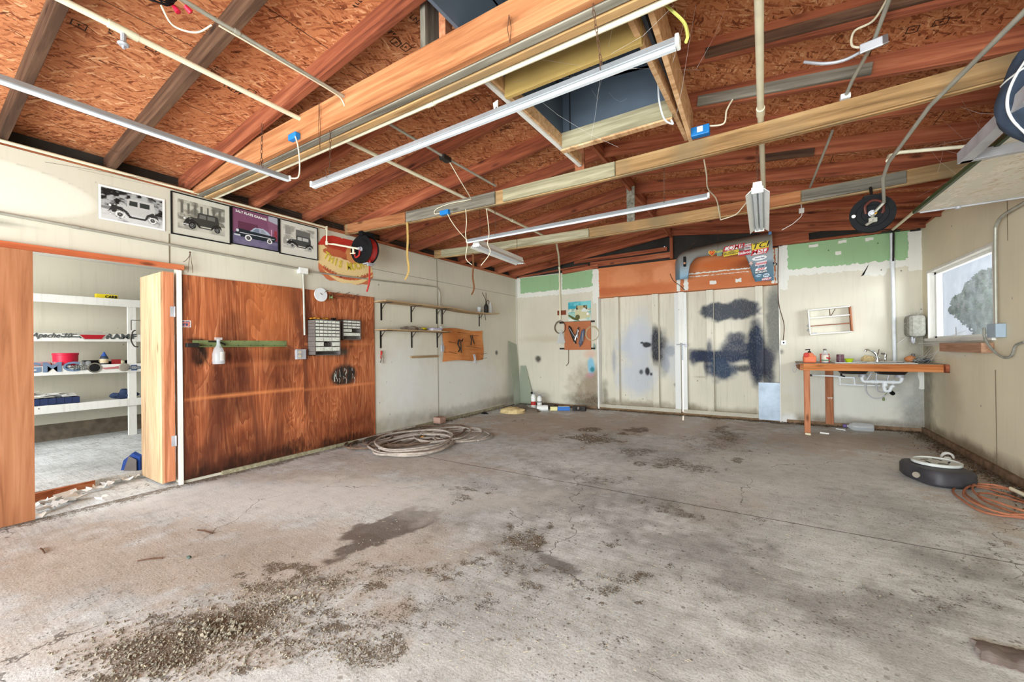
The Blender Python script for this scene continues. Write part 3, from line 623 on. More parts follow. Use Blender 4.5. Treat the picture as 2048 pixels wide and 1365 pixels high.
# printed mill stamps on the sheathing
m = MB(); rr = random.Random(5)
for (u, v) in [(145, 38), (215, 65), (290, 95), (420, 150), (490, 185), (705, 10), (765, 45), (790, 75), (800, 95), (840, 115), (860, 35), (815, 18), (940, 200), (1000, 250), (1000, 260), (1840, 50), (1870, 42), (400, 140), (450, 170), (945, 330), (1075, 330)]:
    # cast onto the slope
    d = Fv*FP+Rv*(u-1024)-Uv*(v-CY); s = 1 if u > 1300 else -1
    c0 = RZ+.142-.002-RS*s*(-RX)*1.0
    n = Vector((RS*s, 0, 1)); tt = (RZ+.139+RS*s*RX-n.z*EYE)/(n.dot(d)); p = Vector((0, 0, EYE))+d*tt
    ang = rr.choice((0, 0, math.pi/2)); ux = Vector((math.cos(ang), math.sin(ang), 0)); uy = Vector((-ux.y, ux.x, 0))
    def bar(a, b, w=.004):
        q0 = p+ux*a[0]+uy*a[1]; q1 = p+ux*b[0]+uy*b[1]
        for q in (q0, q1): q.z = RZ+.139-RS*abs(q.x-RX)
        m.beam(q0, q1, w, .001)
    if rr.random() < .5:
        for a, b in (((0, 0), (.06, 0)), ((.06, 0), (.06, .05)), ((.06, .05), (0, .05)), ((0, .05), (0, 0)), ((.02, .02), (.04, .02)), ((.03, .015), (.03, .035))): bar(a, b)
    else:
        for k in range(5):
            x = k*.025; bar((x, 0), (x, rr.choice((.02, .035)))); bar((x, rr.choice((0, .018, .03))), (x+.014, rr.choice((0, .018, .03))))
struct(m.build('trim_7', 'ink'))
m = MB(); m.b2((XL-.14, YF, 2.832), (XL+.0, YB, 2.872)); m.b2((XR, YF, 2.90), (XR+.14, YB, 2.93)); struct(m.build('trim_8', 'redY'))
m = MB(); m.b2((XL-.14, YF, 2.87), (XL-.10, YB, 3.02)); m.b2((XR+.10, YF, 2.9), (XR+.14, YB, 3.0)); struct(m.build('trim_9', 'tar'))
# yard outside, tree seen through the window
m = MB(); m.b2((-40, -40, -.2), (XL-3.9, 40, -.13)); m.b2((XR+.14, -40, -.2), (60, 40, -.13)); m.b2((XL-3.9, YB+.15, -.2), (XR+.14, 40, -.13)); m.b2((XL-3.9, -40, -.2), (XR+.14, YF-.14, -.13))
o = m.build('yard_ground', 'ground'); struct(o); o.name = 'ground'
m = MB(); m.b2((XR+.14, YF, 2.62), (XR+.75, YB+.4, 2.66)); struct(m.build('trim_10', plain('eave_boards', (206, 196, 160), .8)))
# ================================================================== BARN DOORS
def door_paint_L(a, b):   # a along x from -2.85, b height
    return stains_and_light(a, b, [(.72, 1.28, .34, .36, (178, 184, 198), .8, .5, .3), (.72, .62, .36, .34, (184, 190, 202), .75, .5, .3), (.8, 1.4, .2, .5, (200, 204, 212), .6, .5, .2), (.92, 1.26, .09, .055, (30, 32, 34), .95, .25, .4), (.82, 1.30, .03, .02, BLK, .95, .3, .3),
        (.92, .74, .045, .075, (26, 28, 34), .95, .35, .2), (.80, .73, .035, .045, (40, 42, 50), .85, .5, .2), (.99, .69, .025, .03, BLK, .9, .5, .2), (1.10, 1.25, .10, .36, (30, 32, 42), .9, .4, .2), (1.22, 1.1, .09, .36, (48, 50, 62), .8, .6, .3), (1.35, 1.13, .085, .10, (70, 76, 92), .85, .4, .3), (1.28, .9, .05, .14, (60, 64, 80), .7, .5, .3),
        (1.46, .5, .05, .04, (44, 42, 46), .8, .7, .3), (.28, .95, .06, .24, (150, 156, 170), .6, .6, .2), (.7, .05, .9, .10, (110, 94, 72), .7, .7, .5), (.06, .2, .06, .3, (90, 78, 60), .6, .8, .6), (1.36, .95, .14, .35, (196, 200, 208), .6, .5, .3)], 41)
def door_paint_R(a, b):   # a along x from -1.26
    return stains_and_light(a, b, [(.60, 1.83, .30, .16, (74, 78, 86), .95, .2, .3), (.92, 1.85, .30, .17, (74, 78, 86), .95, .2, .3), (.86, 1.36, .16, .10, (78, 82, 92), .9, .45, .35), (.44, 1.18, .055, .16, (70, 76, 90), .8, .5, .3), (.30, 1.05, .16, .12, (44, 50, 66), .95, .35, .2), (.16, 1.02, .09, .16, (60, 66, 82), .85, .4, .3), (.62, 1.03, .5, .11, (44, 54, 76), .95, .3, .2),
        (.85, 1.17, .28, .14, (62, 68, 84), .9, .4, .3), (.62, .80, .22, .20, (54, 68, 90), .95, .35, .25), (.95, .83, .12, .06, (60, 62, 72), .85, .5, .3), (.38, .88, .05, .2, (56, 60, 76), .8, .5, .2), (1.15, 1.1, .13, .55, (40, 50, 70), .95, .3, .15), (1.32, .85, .09, .34, (64, 66, 78), .9, .5, .3), (1.22, .95, .12, .25, (48, 54, 70), .9, .5, .2),
        (1.42, 1.6, .12, .62, (128, 128, 124), .9, .35, .2), (1.30, 1.0, .1, .2, (70, 72, 84), .8, .5, .3), (.1, .05, .2, .10, (110, 94, 72), .6, .7, .5), (.8, .05, .8, .08, (120, 104, 82), .6, .7, .5), (.26, .66, .1, .01, (120, 84, 60), .7, .5, .5)], 43)
def barn(name, x0, x1, pf, bats, label, hinge):
    r = empty(name, ((x0+x1)/2, YB+.05, .03), label=label, cat='door')
    r['kind'] = 'structure'
    m = MB(); m.slab((x0, YB+.15, .035), (1, 0, 0), (0, 0, 1), x1-x0, 2.225, int((x1-x0)/.015), 150, .02, lambda a, b: pf(a, b)); part(m, 'panel', 'doorpaint', r)
    for (b0, b1) in bats:
        m = MB(); m.slab((b0, YB+.02, .10), (1, 0, 0), (0, 0, 1), b1-b0, 2.155, 6, 140, .13, lambda a, b: pf(a+b0-x0, b+.065)*np.array([1, 1, 1, 1])); part(m, 'batten', 'doorpaint', r)
    m = MB(); m.slab((x0, YB+.018, .035), (1, 0, 0), (0, 0, 1), x1-x0, .065, 40, 3, .13, lambda a, b: pf(a, b)*np.array([1, 1, 1, .5])); part(m, 'bottom_rail', 'doorpaint', r)
    return r
dl = barn('door_1', -2.85, -1.305, door_paint_L, [(-2.53, -2.45), (-1.80, -1.69)], None, 0)
dr = barn('door_2', -1.262, .212, door_paint_R, [(-.86, -.755), (-.115, -.01)], None, 1)
m = MB(); m.slab((-1.405, YB+.05, .1), (1, 0, 0), (0, 0, 1), .1, 2.15, 3, 30, .05, lambda a, b: stains_and_light(a, b, [(.05, 1, .2, 2, (228, 230, 232), .7, .5, .2)], 3)); part(m, 'edge_stile', 'doorpaint', dl)
m = MB(); m.slab((-1.262, YB+.03, .04), (1, 0, 0), (0, 0, 1), .07, 2.2, 3, 30, .06, lambda a, b: stains_and_light(a, b, [(.05, 1, .2, 2, (236, 238, 240), .7, .5, .2)], 3)); part(m, 'edge_stile', 'doorpaint', dr)
m = MB(); m.b2((-1.33, YB+.018, 1.32), (-1.235, YB+.03, 2.255)); part(m, 'cover_strip', 'white', dl)
m = MB(); m.b2((-1.37, YB+.0, 1.28), (-1.21, YB+.016, 1.30)); m.b2((-1.22, YB-.02, 1.24), (-1.18, YB+.016, 1.30)); m.tube([(-1.36, YB-.006, 1.29), (-1.17, YB-.006, 1.29)], .007); part(m, 'latch', 'steel', dl)
m = MB(); m.slab((-.085, YB-.003, .02), (1, 0, 0), (0, 0, 1), .30, .62, 2, 2, .004); o = m.build('sheet_metal_patch', 'galv'); tag(o, 'grey galvanised sheet metal patch at the lower right of the barn doors', 'metal sheet')
nh = MB().ico((0, 0, 0), .004).build('nail_head', 'steel', o); nh.location = (-.075, YB-.004, .05)
for i in range(23):
    c_ = nh.copy(); C.objects.link(c_); c_.location = ((-.075, .20)[(i+1) % 2], YB-.004, .05+((i+1)//2)*.05)
m = MB(); m.b2((-2.9, YB+.0, 0), (.215, YB+.18, .034)); struct(m.build('trim_11', plain('dirt_sill', (128, 102, 76), .95, var=.25, scale=15)))
m = MB(); m.b2((-2.885, YB-.012, 0), (-2.852, YB+.18, 2.27)); m.b2((.2125, YB-.004, 0), (.225, YB+.18, 2.26)); struct(m.build('trim_12', 'white'))
# curbs at the foot of the walls
m = MB(); m.b2((XR-.035, 4.0, 0), (XR, YB, .075)); m.b2((.3, YB-.02, 0), (XR, YB, .055)); m.b2((XL, YB-.02, 0), (-2.9, YB, .05)); struct(m.build('baseboard_right', plain('brown_sill', (128, 102, 80), .9, var=.35, scale=12)))
m = MB(); m.b2((XL, 1.95, 0), (XL+.035, 7.3, .04)); struct(m.build('baseboard_left', 'greengrey'))
# ================================================================== RAFTERS
RY = [-1.86, -1.26, -.66, -.06, .55, 1.14, 1.67, 2.31, 2.93, 3.52, 4.13, 4.74, 5.35, 5.95, 6.55, 7.18, 7.76]
ords = ['first', 'second', 'third', 'fourth', 'fifth', 'sixth', 'seventh', 'eighth', 'ninth', 'tenth', 'eleventh', 'twelfth', 'thirteenth', 'fourteenth']
li = 0; ri = 0
for k, y in enumerate(RY):
    h = .14; w = .04
    dk = y < 1.5
    a = (XL-.14, y, zr(XL-.14)+h/2); b = (RX-.02, y, zr(RX)+h/2)
    if y > .3:
        lab = ('dark weathered' if dk else 'reddish-brown')+' rafter on the left slope, the '+ords[li]+' one going in from the camera side'; li += 1
        board('rafter', a, b, w+.006, h, M['darkX'] if dk else M['redX'], lab, 'rafter', 'rafters on the left roof slope')
    else: board('rafter', a, b, w, h, M['darkX'], 'dark rafter on the left slope above and behind the camera', 'rafter', 'rafters behind the camera')
    a = (RX+.02, y, zr(RX)+h/2); b = (XR+.14, y, zr(XR+.14)+h/2)
    if OY0-.02 < y < OY1: a = (OX1+.03, y, zr(OX1)+h/2)
    if y > 2.5:
        board('rafter', a, b, w, h, M['redX'], 'reddish-brown rafter on the right slope, the '+ords[ri]+' visible one counted from the camera side', 'rafter', 'rafters on the right roof slope'); ri += 1
    else: board('rafter', a, b, w, h, M['darkX'], 'dark rafter on the right slope above and behind the camera', 'rafter', 'rafters behind the camera')
board('ridge_board', (RX, YF, RZ+.06), (RX, YB+.02, RZ+.06), .035, .17, M['redX'], 'long ridge board running front to back under the roof peak', 'ridge board')
# grey sister boards nailed to right-hand rafters
board('sister_board', (-.42, 3.485, 3.20-.0), (.62, 3.485, 3.07), .022, .075, M['grey'], 'weathered grey board nailed to a rafter just in front of the middle tie beam', 'board')
board('sister_board', (-.30, 2.895, 3.17), (.95, 2.895, 3.04), .022, .06, M['darkX'], 'dark board nailed high on the nearest visible right-hand rafter', 'board')
board('sister_board', (-.02, 4.70, 3.12), (.42, 4.70, 3.07), .022, .07, M['darkX'], 'short dark scrap nailed to a rafter behind the middle tie beam', 'board')
# ---- ceiling ties
def sag(x): return -.09*(1-((x+1.0)/3.8)**2) if abs(x+1.0) < 3.8 else 0
def tie(name, y, w, h, mat, x0, x1, z0, label, cat='tie beam', sg=1.0, n=18, extra=None):
    m = MB(); vs_ = []
    for i in range(n+1):
        x = x0+(x1-x0)*i/n; z = z0+sag(x)*sg
        vs_ += [(x, y-w/2, z), (x, y+w/2, z), (x, y+w/2, z+h), (x, y-w/2, z+h)]
    fs = [(0, 3, 2, 1), (4*n, 4*n+1, 4*n+2, 4*n+3)]
    for i in range(n):
        for k in range(4):
            fs.append((4*i+k, 4*i+(k+1) % 4, 4*i+4+(k+1) % 4, 4*i+4+k))
    m.add(vs_, fs); o = m.build(name, mat, bevel=.003); return tag(o, label, cat) if label else o
t1 = tie('tie_beam', 1.735, .04, .20, 'orange', XL, XR, 2.835, 'large orange tie beam nearest the camera with a knotted grain', sg=.15)
a_ = tie('edge_board', 1.785, .05, .16, 'grey', XL, XR, 2.830, None, sg=.15); a_.parent = t1
a_ = tie('edge_board', 1.845, .05, .15, 'tan', XL, XR, 2.825, None, sg=.15); a_.parent = t1
t2 = tie('tie_beam', 3.46, .04, .14, 'tan', XL, XR, 2.825, 'middle tie beam, spliced and weathered, crossing the whole garage')
for (x0, x1, mt) in ((-4.7, -3.62, 'orange'), (-3.60, -2.32, 'grey'), (-2.22, -1.07, 'greengrey'), (-1.06, 1.35, 'tan')):
    a_ = tie('facing_board', 3.43 if x0 > -4 else 3.435, .022, .125, mt, x0, x1, 2.833, None); a_.parent = t2
t3 = tie('tie_beam', 5.2, .04, .14, 'tan', XL, XR, 2.82, 'far tie beam with patched facing boards, nearest to the barn doors')
for (x0, x1, mt) in ((-4.6, -1.98, 'greengrey'), (-1.97, -.41, 'tan'), (-.40, .34, 'orange'), (.35, 1.15, 'grey')):
    a_ = tie('facing_board', 5.168, .022, .115, mt, x0, x1, 2.833, None); a_.parent = t3
# ---- hangers
board('king_post', (-1.66, 1.785, 2.995), (-1.66, 1.785, 3.42), .04, .12, M['grey'], 'dark weathered upright rising from the nearest tie beam to the ridge', 'post')
board('king_post', (-1.56, 1.81, 2.99), (-1.56, 1.81, 3.42), .05, .06, M['orangeZ'], 'orange upright paired with the dark one over the nearest tie beam', 'post')
board('king_post', (-1.415, 5.17, 2.86), (-1.415, 5.17, 3.30), .10, .03, M['greyZ'], 'grey-green upright joining the far tie beam to the ridge', 'post')
board('king_post', (-1.415, 3.49, 2.86), (-1.415, 3.49, 3.30), .09, .03, M['orangeZ'], 'orange upright joining the middle tie beam to the ridge', 'post')
# ---- boards running front to back over the ties
board('long_board', (-1.415, 1.95, 2.98), (-1.385, 3.44, 2.975), .022, .09, M['blond'], 'pale board along the left side of the raised roof opening', 'board')
m = MB(); m.beam((-1.44, 1.95, 2.925), (-1.40, 3.46, 2.925), .03, .015); tag(m.build('white_strip', 'wht'), 'narrow white strip under the pale board beside the roof opening', 'strip')
board('long_board', (-.56, 1.90, 2.98), (-.505, 3.50, 2.975), .03, .11, M['blond'], 'pale board along the right side of the raised roof opening', 'board')
board('long_board', (-.455, 1.90, 3.06), (-.475, 3.52, 3.02), .03, .24, M['blond'], 'wide rough-sawn board outside the right edge of the roof opening', 'board')
# ---- raised roof opening
rt = empty('roof_opening', ((OX0+OX1)/2, 2.6, 3.0), label='slate-painted boxed roof opening between the nearest and middle tie beams', cat='roof opening')
m = MB()
m.b2((OX0-.02, OY0, 3.02), (OX0, OY1, 3.75)); m.b2((OX1, OY0, 3.02), (OX1+.02, OY1, 3.75)); m.b2((OX0-.02, OY1, 3.0), (OX1+.02, OY1+.02, 3.75)); m.b2((OX0-.02, OY0-.02, 3.3), (OX1+.02, OY0, 3.75)); part(m, 'shaft', 'slate', rt)
m = MB(); m.b2((OX0-.1, OY0-.1, 3.75), (OX1+.1, OY1+.1, 3.78)); part(m, 'lid', 'slate', rt)
m = MB(); m.b2((OX0+.0, OY1-.03, 2.885), (OX1, OY1, 3.03)); part(m, 'far_header', 'greengrey', rt, bevel=.002)
m = MB(); m.b2((OX0, OY1-.05, 2.872), (OX1, OY1-.0, 2.886)); part(m, 'edge_strip', 'blond', rt)
m = MB(); m.b2((OX0-.01, 2.185, 2.885), (OX1, 2.215, 3.07)); m.b2((OX0-.01, 2.19, 3.07), (OX1, 2.22, 3.30)); part(m, 'near_header', plain('ochre_board', (190, 160, 96), .7, var=.15, scale=3), rt, bevel=.002)
m = MB(); m.b2((OX0+.06, OY1-.004, 3.03), (OX0+.068, OY1+.001, 3.6)); part(m, 'seam', 'ink', rt)
# ================================================================== LEFT WALL: plywood, door, trim
def ply1(a, b):
    return stains_and_light(a, b, [(.13, 1.22, .075, .12, (30, 14, 10), .95, .3, .15), (.1, 1.36, .09, .02, (30, 14, 10), .8, .4, .2), (.42, .98, .16, .65, (70, 28, 18), .75, .5, .25), (.95, 1.0, .14, .5, (84, 36, 22), .6, .6, .3), (.05, .5, .06, .9, (96, 44, 26), .5, .6, .2),
        (.6, .04, .75, .10, (44, 24, 16), .9, .6, .6), (.62, .2, .6, .14, (80, 38, 24), .6, .8, .7), (.9, 1.18, .2, .10, (66, 28, 16), .75, .6, .5), (.5, 1.18, .2, .08, (90, 40, 24), .6, .6, .5),
        (.6, .78, .62, .018, (222, 138, 84), .75, .7, .25), (.8, 1.75, .25, .5, (206, 118, 66), .45, .7, .3), (.95, 1.1, .5, .03, (214, 128, 78), .2, .6, .2)], 61)
def ply2(a, b):
    return stains_and_light(a, b, [(.55, .90, .19, .15, (34, 34, 32), .95, .22, .15), (.45, 1.22, .16, .05, (70, 84, 76), .8, .5, .4), (.5, .03, .6, .09, (44, 24, 16), .9, .6, .6), (.5, .2, .5, .12, (84, 40, 26), .5, .8, .7), (.75, .35, .25, .3, (110, 50, 28), .5, .6, .4),
        (.5, .76, .55, .02, (218, 134, 84), .7, .7, .3), (.2, .6, .15, .5, (120, 56, 32), .4, .6, .3), (.5, 1.32, .5, .02, (218, 134, 84), .5, .7, .3)], 63)
m = MB(); m.slab((XL+.014, 1.635, .03), (0, 1, 0), (0, 0, 1), 1.205, 1.995, 90, 120, .013, ply1); p1 = m.build('plywood_panel', 'ply'); tag(p1, 'red-stained plywood sheet on the wall right beside the side-room doorway', 'plywood panel')
m = MB(); m.slab((XL+.014, 2.845, .03), (0, 1, 0), (0, 0, 1), 1.055, 1.995, 80, 120, .013, ply2); p2 = m.build('plywood_panel', 'ply'); tag(p2, 'red-stained plywood sheet behind the small-parts cabinets with a black scorched patch', 'plywood panel')
# chalky scrapes on the black patch
m = MB(); rr = random.Random(9)
for i in range(15):
    y = 2.845+.55+rr.uniform(-.15, .16); z = .93+rr.uniform(-.1, .1); l = rr.uniform(.03, .12); m.tube([(XL+.0155, y, z-l/2), (XL+.0165, y+rr.uniform(-.01, .01), z), (XL+.0155, y+rr.uniform(-.01, .01), z+l/2)], .0014, 4)
m.build('chalk_marks', 'plaster', p2)['kind'] = 'stuff'
m = MB(); m.slab((XL+.03, -1.2, .005), (0, 1, 0), (0, 0, 1), 1.89, 2.065, 4, 4, .022)
o = m.build('sliding_panel', wood('fresh_plywood', (128, 76, 46), (172, 112, 76), (198, 140, 102), 'z', sc=.7), bevel=.002); tag(o, 'tall bare plywood leaf closing the near half of the side-room doorway', 'door panel')
m = MB(); m.b2((XL+.0, -1.3, 2.065), (XL+.05, 1.64, 2.11)); o = m.build('door_header', wood('door_head_wood', (140, 66, 36), (186, 98, 60), (210, 130, 88), 'y'), bevel=.002); tag(o, 'long brown timber across the top of the side-room doorway', 'door header')
m = MB(); m.b2((XL+.0, 1.592, 0), (XL+.03, 1.625, 2.06)); o = m.build('door_post', 'white', bevel=.002); tag(o, 'narrow white painted post between the doorway and the red plywood', 'post')
# hollow thick inner door, standing open
dr = empty('inner_door', (XL-.08, 1.59, 0), label='thick box-built plywood door standing open into the side room', cat='door')
m = MB(); m.b2((-5.40, 1.497, .02), (-4.865, 1.515, 2.04)); part(m, 'door_face', 'blondZ', dr)
m = MB(); m.b2((-4.875, 1.512, .03), (-4.845, 1.592, 2.045)); m.b2((-5.40, 1.515, .03), (-4.875, 1.585, 2.04)); part(m, 'door_core', 'orangeZ', dr)
for z in (1.665, .415):
    m = MB(); m.b2((-4.846, 1.562, z-.05), (-4.842, 1.594, z+.05)); m.tube([(-4.838, 1.596, z-.05), (-4.838, 1.596, z+.05)], .006); part(m, 'hinge', 'steel', dr)
m = MB(); m.tube(smooth_path([(-5.405, 1.46, 1.50), (-5.415, 1.44, 1.48), (-5.42, 1.43, 1.40), (-5.41, 1.45, 1.34), (-5.402, 1.48, 1.33)]), .006, 6); m.b2((-5.43, 1.43, 1.6), (-5.40, 1.50, 1.605)); m.b2((-5.43, 1.43, 1.50), (-5.426, 1.436, 1.6)); part(m, 'door_handle', 'blkm', dr)
m = MB(); m.beam((-5.30, .45, .03), (-5.47, 1.47, .03), .035, .075); o = m.build('threshold', 'redY'); tag(o, 'low worn wooden threshold strip across the side-room doorway floor', 'threshold')
# paper scraps on the threshold
scr = [(75, 1012), (95, 1008), (110, 1003), (130, 998), (150, 990), (170, 985), (85, 1022), (100, 1018), (215, 972), (232, 965), (245, 960), (255, 962), (268, 956), (120, 1010), (140, 1002), (78, 1034), (200, 978), (205, 1000), (155, 998), (262, 950)]
rr = random.Random(12)
def scrap(u, v, mat, label, grp, s=1):
    p = at(u, v, 'z', .012); m = MB(); a = rr.uniform(0, 3.1); L = rr.uniform(.06, .13)*s; w_ = rr.uniform(.02, .045)*s; n = 5; vs_ = []
    for i in range(n+1):
        t = i/n-.5; c = Vector((math.cos(a), math.sin(a), 0)); d = Vector((-c.y, c.x, 0)); h = .012+.02*math.sin(i*1.7+u)**2+(.02*s if i in (0, n) else 0)
        for k, e in enumerate((-1, 1)):
            vs_.append(c*L*t+d*w_*e*(.6+rr.random()*.6)+Vector((0, 0, h+.008*k)))
    vs_ += [Vector(q)+Vector((0, 0, .0015)) for q in vs_]; k = 2*(n+1)
    fs = [(2*i, 2*i+2, 2*i+3, 2*i+1) for i in range(n)]+[(k+2*i, k+2*i+1, k+2*i+3, k+2*i+2) for i in range(n)]
    m.add(vs_, fs); return tag(m.build('paper_scrap', mat, loc=(p.x, p.y, 0)), label, 'paper', grp)
for (u, v) in scr: scrap(u, v, M['paper'], 'torn strip of white paper littering the doorway floor by the threshold', 'torn white paper on the doorway floor', 1.1)
scrap(193, 962, M['red'], 'crumpled bright red paper lying on the doorway threshold', None, 1.3)
rr2 = random.Random(77)
p = at(258, 935, 'z', .1); m = MB(); m.prism([(p.x-.08, p.y-.05, .03), (p.x+.10, p.y+.06, .03), (p.x+.10, p.y+.06, .20), (p.x+.02, p.y+.02, .24), (p.x-.05, p.y-.03, .17)], (-.02, .03, .01)); o = m.build('folded_carton', flat((40, 74, 150))); tag(o, 'crumpled blue carton propped against the foot of the open inner door', 'carton')
m = MB(); m.prism([(p.x-.025, p.y-.045, .03), (p.x+.10, p.y+.03, .03), (p.x+.10, p.y+.03, .18), (p.x+.03, p.y-.01, .22)], (-.003, .004, .0)); m.build('carton_panel', 'cabg', o)
# ---- conduits and boxes on the left wall
def pipe(name, pts, r, mat, label, cat='pipe', n=10, sm_=False, fit=()):
    m = MB(); P_ = smooth_path(pts) if sm_ else pts; m.tube(P_, r, n); o = m.build(name, mat); tag(o, label, cat)
    if fit:
        for (a, b) in fit: MB().tube([a, b], r*1.28, n).build('fitting', mat, o)
    return o
X1 = XL+.03
o = pipe('conduit', [(X1, -1.5, 2.325), (X1, .5, 2.315), (X1, 2.78, 2.26)], .012, 'emt', 'long horizontal galvanised conduit on the upper left wall', 'conduit', fit=[((X1, .9, 2.306), (X1, .94, 2.305)), ((X1, 2.1, 2.276), (X1, 2.15, 2.275))])
pipe('conduit', smooth_path([(X1, 2.88, 2.245), (X1, 4.0, 2.28), (X1, 5.05, 2.325), (X1, 5.22, 2.31), (X1, 5.28, 2.22), (X1, 5.28, 2.0), (X1, 5.28, 1.65)]), .009, 'emt', 'thin conduit curving down behind the wall shelves', 'conduit')
o = pipe('conduit', [(X1, 2.836, 2.22), (X1, 2.846, 1.46)], .013, 'emt', 'vertical conduit dropping between the two plywood sheets to an outlet', 'conduit')
m = MB(); m.b2((XL+.001, 2.775, 2.205), (XL+.06, 2.885, 2.275)); tag(m.build('junction_box', 'wht', bevel=.004), 'white junction box where the left wall conduits meet', 'electrical box')
ob = empty('outlet_box', (XL+.02, 2.85, 1.35), label='metal outlet box with a duplex receptacle below the vertical conduit', cat='outlet')
c = at(602, 709, 'x', XL+.05)
m = MB(); m.b2((XL+.014, c.y-.055, c.z-.06), (XL+.06, c.y+.06, c.z+.06)); part(m, 'box', 'steel', ob, bevel=.003)
m = MB(); m.lathe([(.018, 0), (.018, .004)], (XL+.06, c.y-.02, c.z+.025), (1, 0, 0), 14); m.lathe([(.018, 0), (.018, .004)], (XL+.06, c.y-.02, c.z-.022), (1, 0, 0), 14); part(m, 'receptacle', flat((196, 184, 160)), ob)
# ---- framed / printed car pictures
def img(nx, ny, bgc): return np.ones((ny, nx, 3))*np.array(lin(bgc))
def fpoly(I, pts, col):
    ny, nx = I.shape[:2]; yy, xx = np.mgrid[0:ny, 0:nx]; X = (xx+.5)/nx; Y = (yy+.5)/ny; ins = np.zeros((ny, nx), bool); n = len(pts)
    for i in range(n):
        x1, y1 = pts[i]; x2, y2 = pts[(i+1) % n]
        if y1 == y2: continue
        c = ((y1 > Y) != (y2 > Y)) & (X < (x2-x1)*(Y-y1)/(y2-y1)+x1); ins ^= c
    I[ins] = lin(col)
def fell(I, cx, cy, rx, ry, col, hole=0):
    ny, nx = I.shape[:2]; yy, xx = np.mgrid[0:ny, 0:nx]; d = np.sqrt((((xx+.5)/nx-cx)/rx)**2+(((yy+.5)/ny-cy)/ry)**2); I[(d < 1) & (d >= hole)] = lin(col)
def fnoise(I, x0, x1, y0, y1, c1, c2, s=14, seed=0, thr=.5):
    ny, nx = I.shape[:2]; yy, xx = np.mgrid[0:ny, 0:nx]; X = (xx+.5)/nx; Y = (yy+.5)/ny; n = fbm(X.ravel(), Y.ravel(), s, 4, seed).reshape(ny, nx)
    k = (X > x0) & (X < x1) & (Y > y0) & (Y < y1); t = sm(thr-.12, thr+.12, n)[..., None]; I[k] = (np.array(lin(c1))*(1-t)+np.array(lin(c2))*t)[k]
def wheel(I, cx, cy, r, asp, tyre=(30, 30, 30), wall_=None, hub=(150, 150, 150)):
    fell(I, cx, cy, r, r*asp, tyre)
    if wall_: fell(I, cx, cy, r*.92, r*.92*asp, wall_, .62)
    fell(I, cx, cy, r*.6, r*.6*asp, hub); fell(I, cx, cy, r*.5, r*.5*asp, (60, 60, 60), .35)
def antique(I, x0, x1, yb, H, asp, body, fend, glass, ww=None, flip=False):
    """boxy 1920s closed car, radiator on the left, drawn between x0..x1, wheels on yb (picture y up)"""
    w = x1-x0; X = lambda t: x0+t*w; Y = lambda t: yb+t*H
    fpoly(I, [(X(.04), Y(.22)), (X(.30), Y(.25)), (X(.30), Y(.66)), (X(.06), Y(.60))], body)
    fpoly(I, [(X(.28), Y(.22)), (X(.90), Y(.22)), (X(.92), Y(.60)), (X(.88), Y(.96)), (X(.82), Y(1.0)), (X(.36), Y(1.0)), (X(.32), Y(.94))], body)
    fpoly(I, [(X(.36), Y(.66)), (X(.54), Y(.66)), (X(.54), Y(.90)), (X(.37), Y(.90))], glass); fpoly(I, [(X(.58), Y(.66)), (X(.80), Y(.66)), (X(.80), Y(.90)), (X(.58), Y(.90))], glass)
    fpoly(I, [(X(.0), Y(.18)), (X(.05), Y(.52)), (X(.11), Y(.62)), (X(.11), Y(.2))], (90, 90, 90)); fpoly(I, [(X(.02), Y(.24)), (X(.09), Y(.24)), (X(.09), Y(.56)), (X(.03), Y(.54))], (40, 40, 40))
    fell(I, X(-.03), Y(.5), .03*w, .03*w*asp, (230, 230, 230)); fell(I, X(.13), Y(.5), .025*w, .025*w*asp, (210, 210, 210))
    fpoly(I, [(X(-.06), Y(.22)), (X(.0), Y(.46)), (X(.18), Y(.52)), (X(.32), Y(.36)), (X(.40), Y(.14)), (X(.68), Y(.14)), (X(.74), Y(.38)), (X(.86), Y(.50)), (X(.97), Y(.38)), (X(1.0), Y(.18)), (X(.92), Y(.30)), (X(.80), Y(.30)), (X(.7), Y(.06)), (X(.36), Y(.06)), (X(.26), Y(.3)), (X(.12), Y(.36))], fend)
    wheel(I, X(.17), Y(.14), .10*w, asp, (26, 26, 26), ww); wheel(I, X(.86), Y(.14), .09*w, asp, (26, 26, 26), ww); wheel(I, X(-.02), Y(.16), .05*w, asp, (26, 26, 26), ww)
    fpoly(I, [(X(-.1), Y(.14)), (X(.08), Y(.14)), (X(.08), Y(.2)), (X(-.1), Y(.2))], (200, 200, 200))
